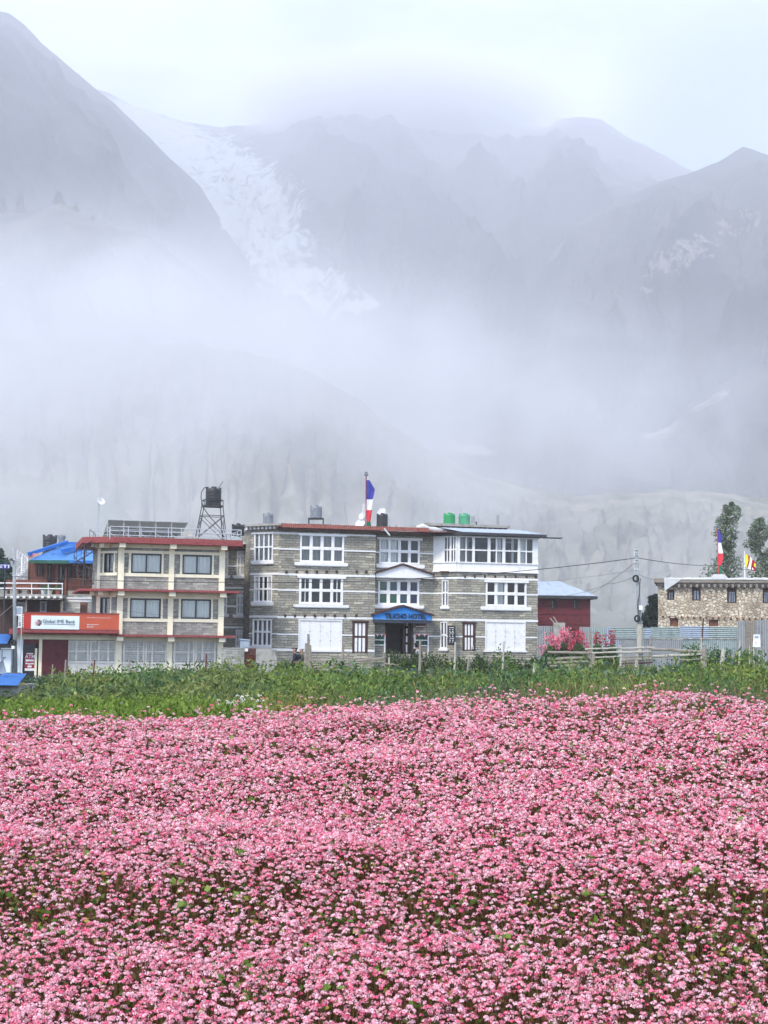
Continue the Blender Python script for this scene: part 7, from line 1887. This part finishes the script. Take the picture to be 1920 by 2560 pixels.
gr1 = ((.022, .055, .010), (.19, .285, .06)); gr2 = ((.04, .065, .018), (.27, .30, .10)); teal = ((.022, .06, .035), (.12, .20, .12)); brown = ((.07, .055, .025), (.26, .20, .09))
leaf_plants(5200, 24, 52, .095, gr1, .5, seed=1)
leaf_plants(5200, 15, 30, .065, gr1, .45, seed=2)
leaf_plants(900, 30, 56, .15, teal, .6, seed=3, sel=lambda p, D, n: (n > .5) & (p > 500))
leaf_plants(4000, 13.0, 19, .042, gr2, .42, seed=4, sel=lambda p, D, n: p > 560)
leaf_plants(2000, 13.2, 16, .07, brown, .14, seed=5, up=1.4, sel=lambda p, D, n: (p > 900) & (n > .38), per=30)
leaf_plants(2400, 13.3, 22, .10, gr2, .10, seed=6, up=1.7, sel=lambda p, D, n: (p > 480) & (n > .42), per=26)
leaf_plants(500, 48, 60, .14, gr1, .55, seed=7, sel=lambda p, D, n: p < 640)
tag(weeds.build("weeds", M['leaf']), "belt of mixed green weeds and grasses between the flower field and the houses", "weeds", kind='stuff')
# broad leaved thicket at the left
lv = Leaves()
leaf_plants(2200, 17, 34, .115, ((.02, .045, .010), (.22, .28, .09)), .3, pxlo=-450, pxhi=640, seed=11, lv=lv, per=34, up=.2, hmul=1.1, sel=lambda p, D, n: n + rng.normal(0, .08, len(n)) > .36)
leaf_plants(700, 15, 20, .09, ((.03, .06, .02), (.14, .2, .07)), .3, pxlo=-450, pxhi=380, seed=12, lv=lv, per=30, up=.1, minh=.3)
tag(lv.build("thicket_foliage", M['leaf']), "thicket of broad leaved bushes at the left in front of the bank", "thicket", kind='stuff')
# bright low crop in front of it
lv = Leaves()
N = 3600; px = rng.uniform(-500, 660, N); D = rng.uniform(12.3, 15.5, N); keep = px < 640 - (D - 12.3) * 40; px, D = px[keep], D[keep]; N = len(px); x = (px - 960) / FPX * D; g = ground_z(x, D)
Y = Yedge(px) - 8 - (D - 12.3) / 3.2 * np.interp(px, [0, 300, 560, 660], [52, 45, 35, 14]); top = CZ - (Y - hz_y(px)) / FPX * D; h = np.maximum(top - g, .2)
idx = np.repeat(np.arange(N), 12); v = rng.random(len(idx)) ** .6
P = np.stack([x[idx] + rng.normal(0, .035, len(idx)), D[idx] + rng.normal(0, .04, len(idx)), g[idx] + h[idx] * (.25 + .78 * v)], 1)
d_ = randdir(len(idx), -.1, 1); d_[:, 2] += .5
lv.add(P, d_, randdir(len(idx)), .06, .03, mixc((.06, .12, .015), (.24, .33, .06), np.clip(rng.normal(.55, .25, len(idx)), 0, 1)), .15)
tag(lv.build("bean_crop_foliage", M['leaf']), "strip of bright yellow green low crop between the pink field and the thicket", "crop", kind='stuff')
# hedge and weeds against the fences
lv = Leaves()
def shrub_row(pxa, pxb, D, ytop, yb, n_, size, cols, dens=700):
    for i in range(n_):
        px = pxa + (pxb - pxa) * (i + .5) / n_ + random.uniform(-6, 6); p_ = at(px, np.interp(px, [pxa, pxb], ytop) + random.uniform(-4, 6), D + random.uniform(-1, 1)); g_ = gz(p_.x, p_.y)
        h_ = max(.3, p_.z - g_); r_ = (pxb - pxa) / n_ / FPX * D * .8
        crown_leaves(lv, (p_.x, p_.y, g_ + h_ * .5), (r_, .7, h_ * .55), dens, size, (np.array(cols[0]) * random.uniform(.8, 1.2), np.array(cols[1]) * random.uniform(.8, 1.2)), shell=.1)
shrub_row(690, 765, 66, (1660, 1656), 1690, 4, .12, gr1)
shrub_row(960, 1345, 62, (1630, 1646), 1700, 16, .12, ((.015, .04, .015), (.10, .15, .05)))
shrub_row(1235, 1280, 56, (1622, 1622), 1650, 2, .1, gr1, 500)
shrub_row(1330, 1400, 66, (1640, 1650), 1700, 4, .13, teal)
shrub_row(1380, 1640, 76, (1655, 1660), 1700, 10, .13, gr1)
shrub_row(1700, 1900, 74, (1612, 1625), 1700, 8, .15, ((.03, .08, .02), (.13, .24, .07)))
shrub_row(40, 560, 68, (1688, 1672), 1700, 14, .14, teal, 500)
tag(lv.build("hedge_foliage", M['leaf']), "straggling green bushes growing along the wooden rail fences", "bushes", kind='stuff')

# ------------------------------------------------------------------ the pink buckwheat field
petal_m = M['petal']
def field_top(x, y):
    return ground_z(x, y) + .70 + .09 * (fbm(x * .8 + 3, y * 1.1 + 8, 4, 77) - .5) * 2 + .03 * (fbm(x * 5 + 3, y * 5 + 8, 2, 78) - .5) * 2
def scatter(dens, ylo=4.2, yhi=12.6):
    A = (yhi - ylo) * 2 * (.27 * yhi + 3.4)
    N = int(A * dens); x = rng.uniform(-1, 1, N) * (.27 * yhi + 3.4); y = rng.uniform(ylo, yhi, N)
    lim = np.where(rng.random(N) < .55, .27 * y + 3.4, .27 * y + .35)
    px = 960 + FPX * x / y
    edge = 12.0 + .25 * (vnoise(x * 3, y * 0, 5) - .5) + rng.exponential(.07, N)
    k = (np.abs(x) < lim) & (y < edge)
    return x[k], y[k]
x, y = scatter(1300)
dn = fbm(x * .55 + 31, y * .95 + 4, 4, 91); keep = rng.random(len(x)) < np.clip(.42 + (dn - .36) * 3.2, .40 + .3 * (y > 9), 1); x, y = x[keep], y[keep]
# heads come in loose sprays
n2_ = len(x) // 2; j = rng.integers(0, len(x), n2_); x = np.concatenate([x, x[j] + rng.normal(0, .022, n2_)]); y = np.concatenate([y, y[j] + rng.normal(0, .022, n2_)])
N = len(x); depth = rng.exponential(.036, N) - .025; stray = rng.random(N) < .02 + .06 * (y > 11.3); depth[stray] -= rng.uniform(.03, .11, stray.sum())
z = field_top(x, y) - np.clip(depth, -.13, .28)
R_ = rng.uniform(.0070, .0124, N) * np.interp(y, [6, 11], [1.0, .98])
hue = rng.random(N); reg = fbm(x * .55 + 9, y * .5 + 1, 3, 55)
pale, mid, hot, cream_ = np.array((.93, .57, .66)), np.array((.87, .30, .41)), np.array((.82, .115, .25)), np.array((.90, .68, .60))
hue = hue - np.interp(y, [5.5, 9], [.12, 0])  # more pale heads towards the camera, standing in for light on their tops
base = np.where((hue < .36)[:, None], pale, np.where((hue < .78)[:, None], mid, np.where((hue < .93)[:, None], hot, cream_)))
base = base * (1 - .35 * (reg[:, None] - .35)) + mid * (.35 * (reg[:, None] - .35))
def heads(sel, K, rs):
    n_ = sel.sum(); idx = np.repeat(np.nonzero(sel)[0], K); m_ = len(idx)
    d_ = randdir(m_, -.1, 1.0)
    C = np.stack([x[idx], y[idx], z[idx]], 1) + d_ * R_[idx][:, None] * np.array([1.15, 1.15, .8])
    t_ = base[idx] * rng.uniform(.72, 1.18, (m_, 1)); w_ = rng.random(m_) < .18; t_[w_] = t_[w_] * .5 + np.array((.93, .80, .82)) * .5
    dd = np.cross(d_, randdir(m_)); dd = dd / np.linalg.norm(dd, axis=1, keepdims=True)
    W = np.cross(d_, dd)
    s_ = R_[idx] * rs * rng.uniform(.8, 1.25, m_)
    return C - dd * s_[:, None] * .5, dd + d_ * rng.uniform(-.2, .4, (m_, 1)), W, s_, s_ * .95, t_
L1 = Leaves()
for sel, K, rs in ((y < 8.2, 18, .85), (y >= 8.2, 12, 1.05)): L1.add(*heads(sel, K, rs), .08)
# bracts, stems and leaves below
n_ = int(N * .8); j = rng.integers(0, N, n_); P = np.stack([x[j], y[j], z[j] - .01], 1); dn_ = np.stack([rng.normal(0, .16, n_), rng.normal(0, .16, n_), -np.ones(n_)], 1)
L1.add(P, dn_, randdir(n_, -.1, .1), rng.uniform(.12, .3, n_), .006, mixc((.12, .04, .022), (.14, .13, .045), rng.random(n_)))
xl_, yl_ = scatter(2100); n_ = len(xl_); zz = field_top(xl_, yl_) - rng.uniform(.03, .42, n_); tl = rng.random(n_)
cl = np.where((tl < .55)[:, None], mixc((.05, .10, .018), (.14, .20, .04), rng.random(n_)), np.where((tl < .9)[:, None], mixc((.12, .05, .03), (.22, .11, .06), rng.random(n_)), mixc((.30, .32, .06), (.5, .42, .10), rng.random(n_))))
dl = randdir(n_, -.3, .7); L1.add(np.stack([xl_, yl_, zz], 1), dl, randdir(n_), rng.uniform(.02, .045, n_), rng.uniform(.015, .035, n_), cl, .15)
xl_, yl_ = scatter(700); n_ = len(xl_); zz = field_top(xl_, yl_) - rng.uniform(.05, .3, n_)   # withered flower dregs
L1.add(np.stack([xl_, yl_, zz], 1), randdir(n_), randdir(n_), .016, .014, mixc((.30, .08, .08), (.5, .24, .18), rng.random(n_)))
# stray larger leaves standing among the heads
n_ = 260; xl_ = rng.uniform(-3.4, 3.4, n_); yl_ = rng.uniform(5.3, 12.2, n_); kk = np.abs(xl_) < .27 * yl_ + .3; xl_, yl_ = xl_[kk], yl_[kk]; n_ = len(xl_)
j = np.repeat(np.arange(n_), 4); L1.add(np.stack([xl_[j] + rng.normal(0, .02, len(j)), yl_[j] + rng.normal(0, .02, len(j)), field_top(xl_, yl_)[j] - .02], 1), randdir(len(j), -.1, .9), randdir(len(j)), .045, .04, mixc((.10, .20, .03), (.24, .34, .08), rng.random(len(j))), .1)
tag(L1.build("buckwheat_field", petal_m), "dense field of pink buckwheat in bloom filling the foreground", "flowers", kind='stuff')
# a spray of white wildflowers at the field's back edge
lv = Leaves()
for k in range(46):
    px = random.gauss(600, 28); p_ = at(px, random.uniform(1740, 1790), 12.6 + random.random()); n_ = 14
    lv.add(np.array(p_) + randdir(n_, -.1, 1) * .014, randdir(n_, 0, 1), randdir(n_), .012, .011, mixc((.75, .74, .6), (.85, .85, .8), rng.random(n_)))
    g_ = gz(p_.x, p_.y); lv.add(np.array([[p_.x, p_.y, g_]]), np.array([[0, 0, 1.]]), np.array([[1., 0, 0]]), p_.z - g_, .006, (.1, .16, .05))
tag(lv.build("wildflower_sprays", petal_m), "spray of small white wildflowers at the back edge of the pink field", "wildflowers", kind='stuff')
# drifting mist and cloud, each a bank of its own
mist("mist", (-170, 300, 8), (360, 125, 66), .0150, 2.4, .25, .70, edge=.35)
c = at(160, 1180, 1000); mist("mist", c, (260, 270, 190), .0105, 2.0, .28, .60, edge=.3)
c = at(1050, 1130, 1350); mist("mist", c, (640, 260, 165), .0036, 2.6, .34, .66)
c = at(1000, 262, 4600); mist("cloud", c, (620, 420, 165), .0300, 2.6, .22, .54, edge=.3)
c = at(680, 1060, 560); mist("mist", c, (230, 130, 84), .0085, 2.2, .26, .62, edge=.3)
c = at(0, 660, 2250); mist("mist", c, (300, 300, 300), .0034, 2.2, .26, .62, edge=.3)
c = at(220, 990, 570); mist("mist", c, (185, 130, 94), .0135, 2.2, .24, .62, edge=.3)
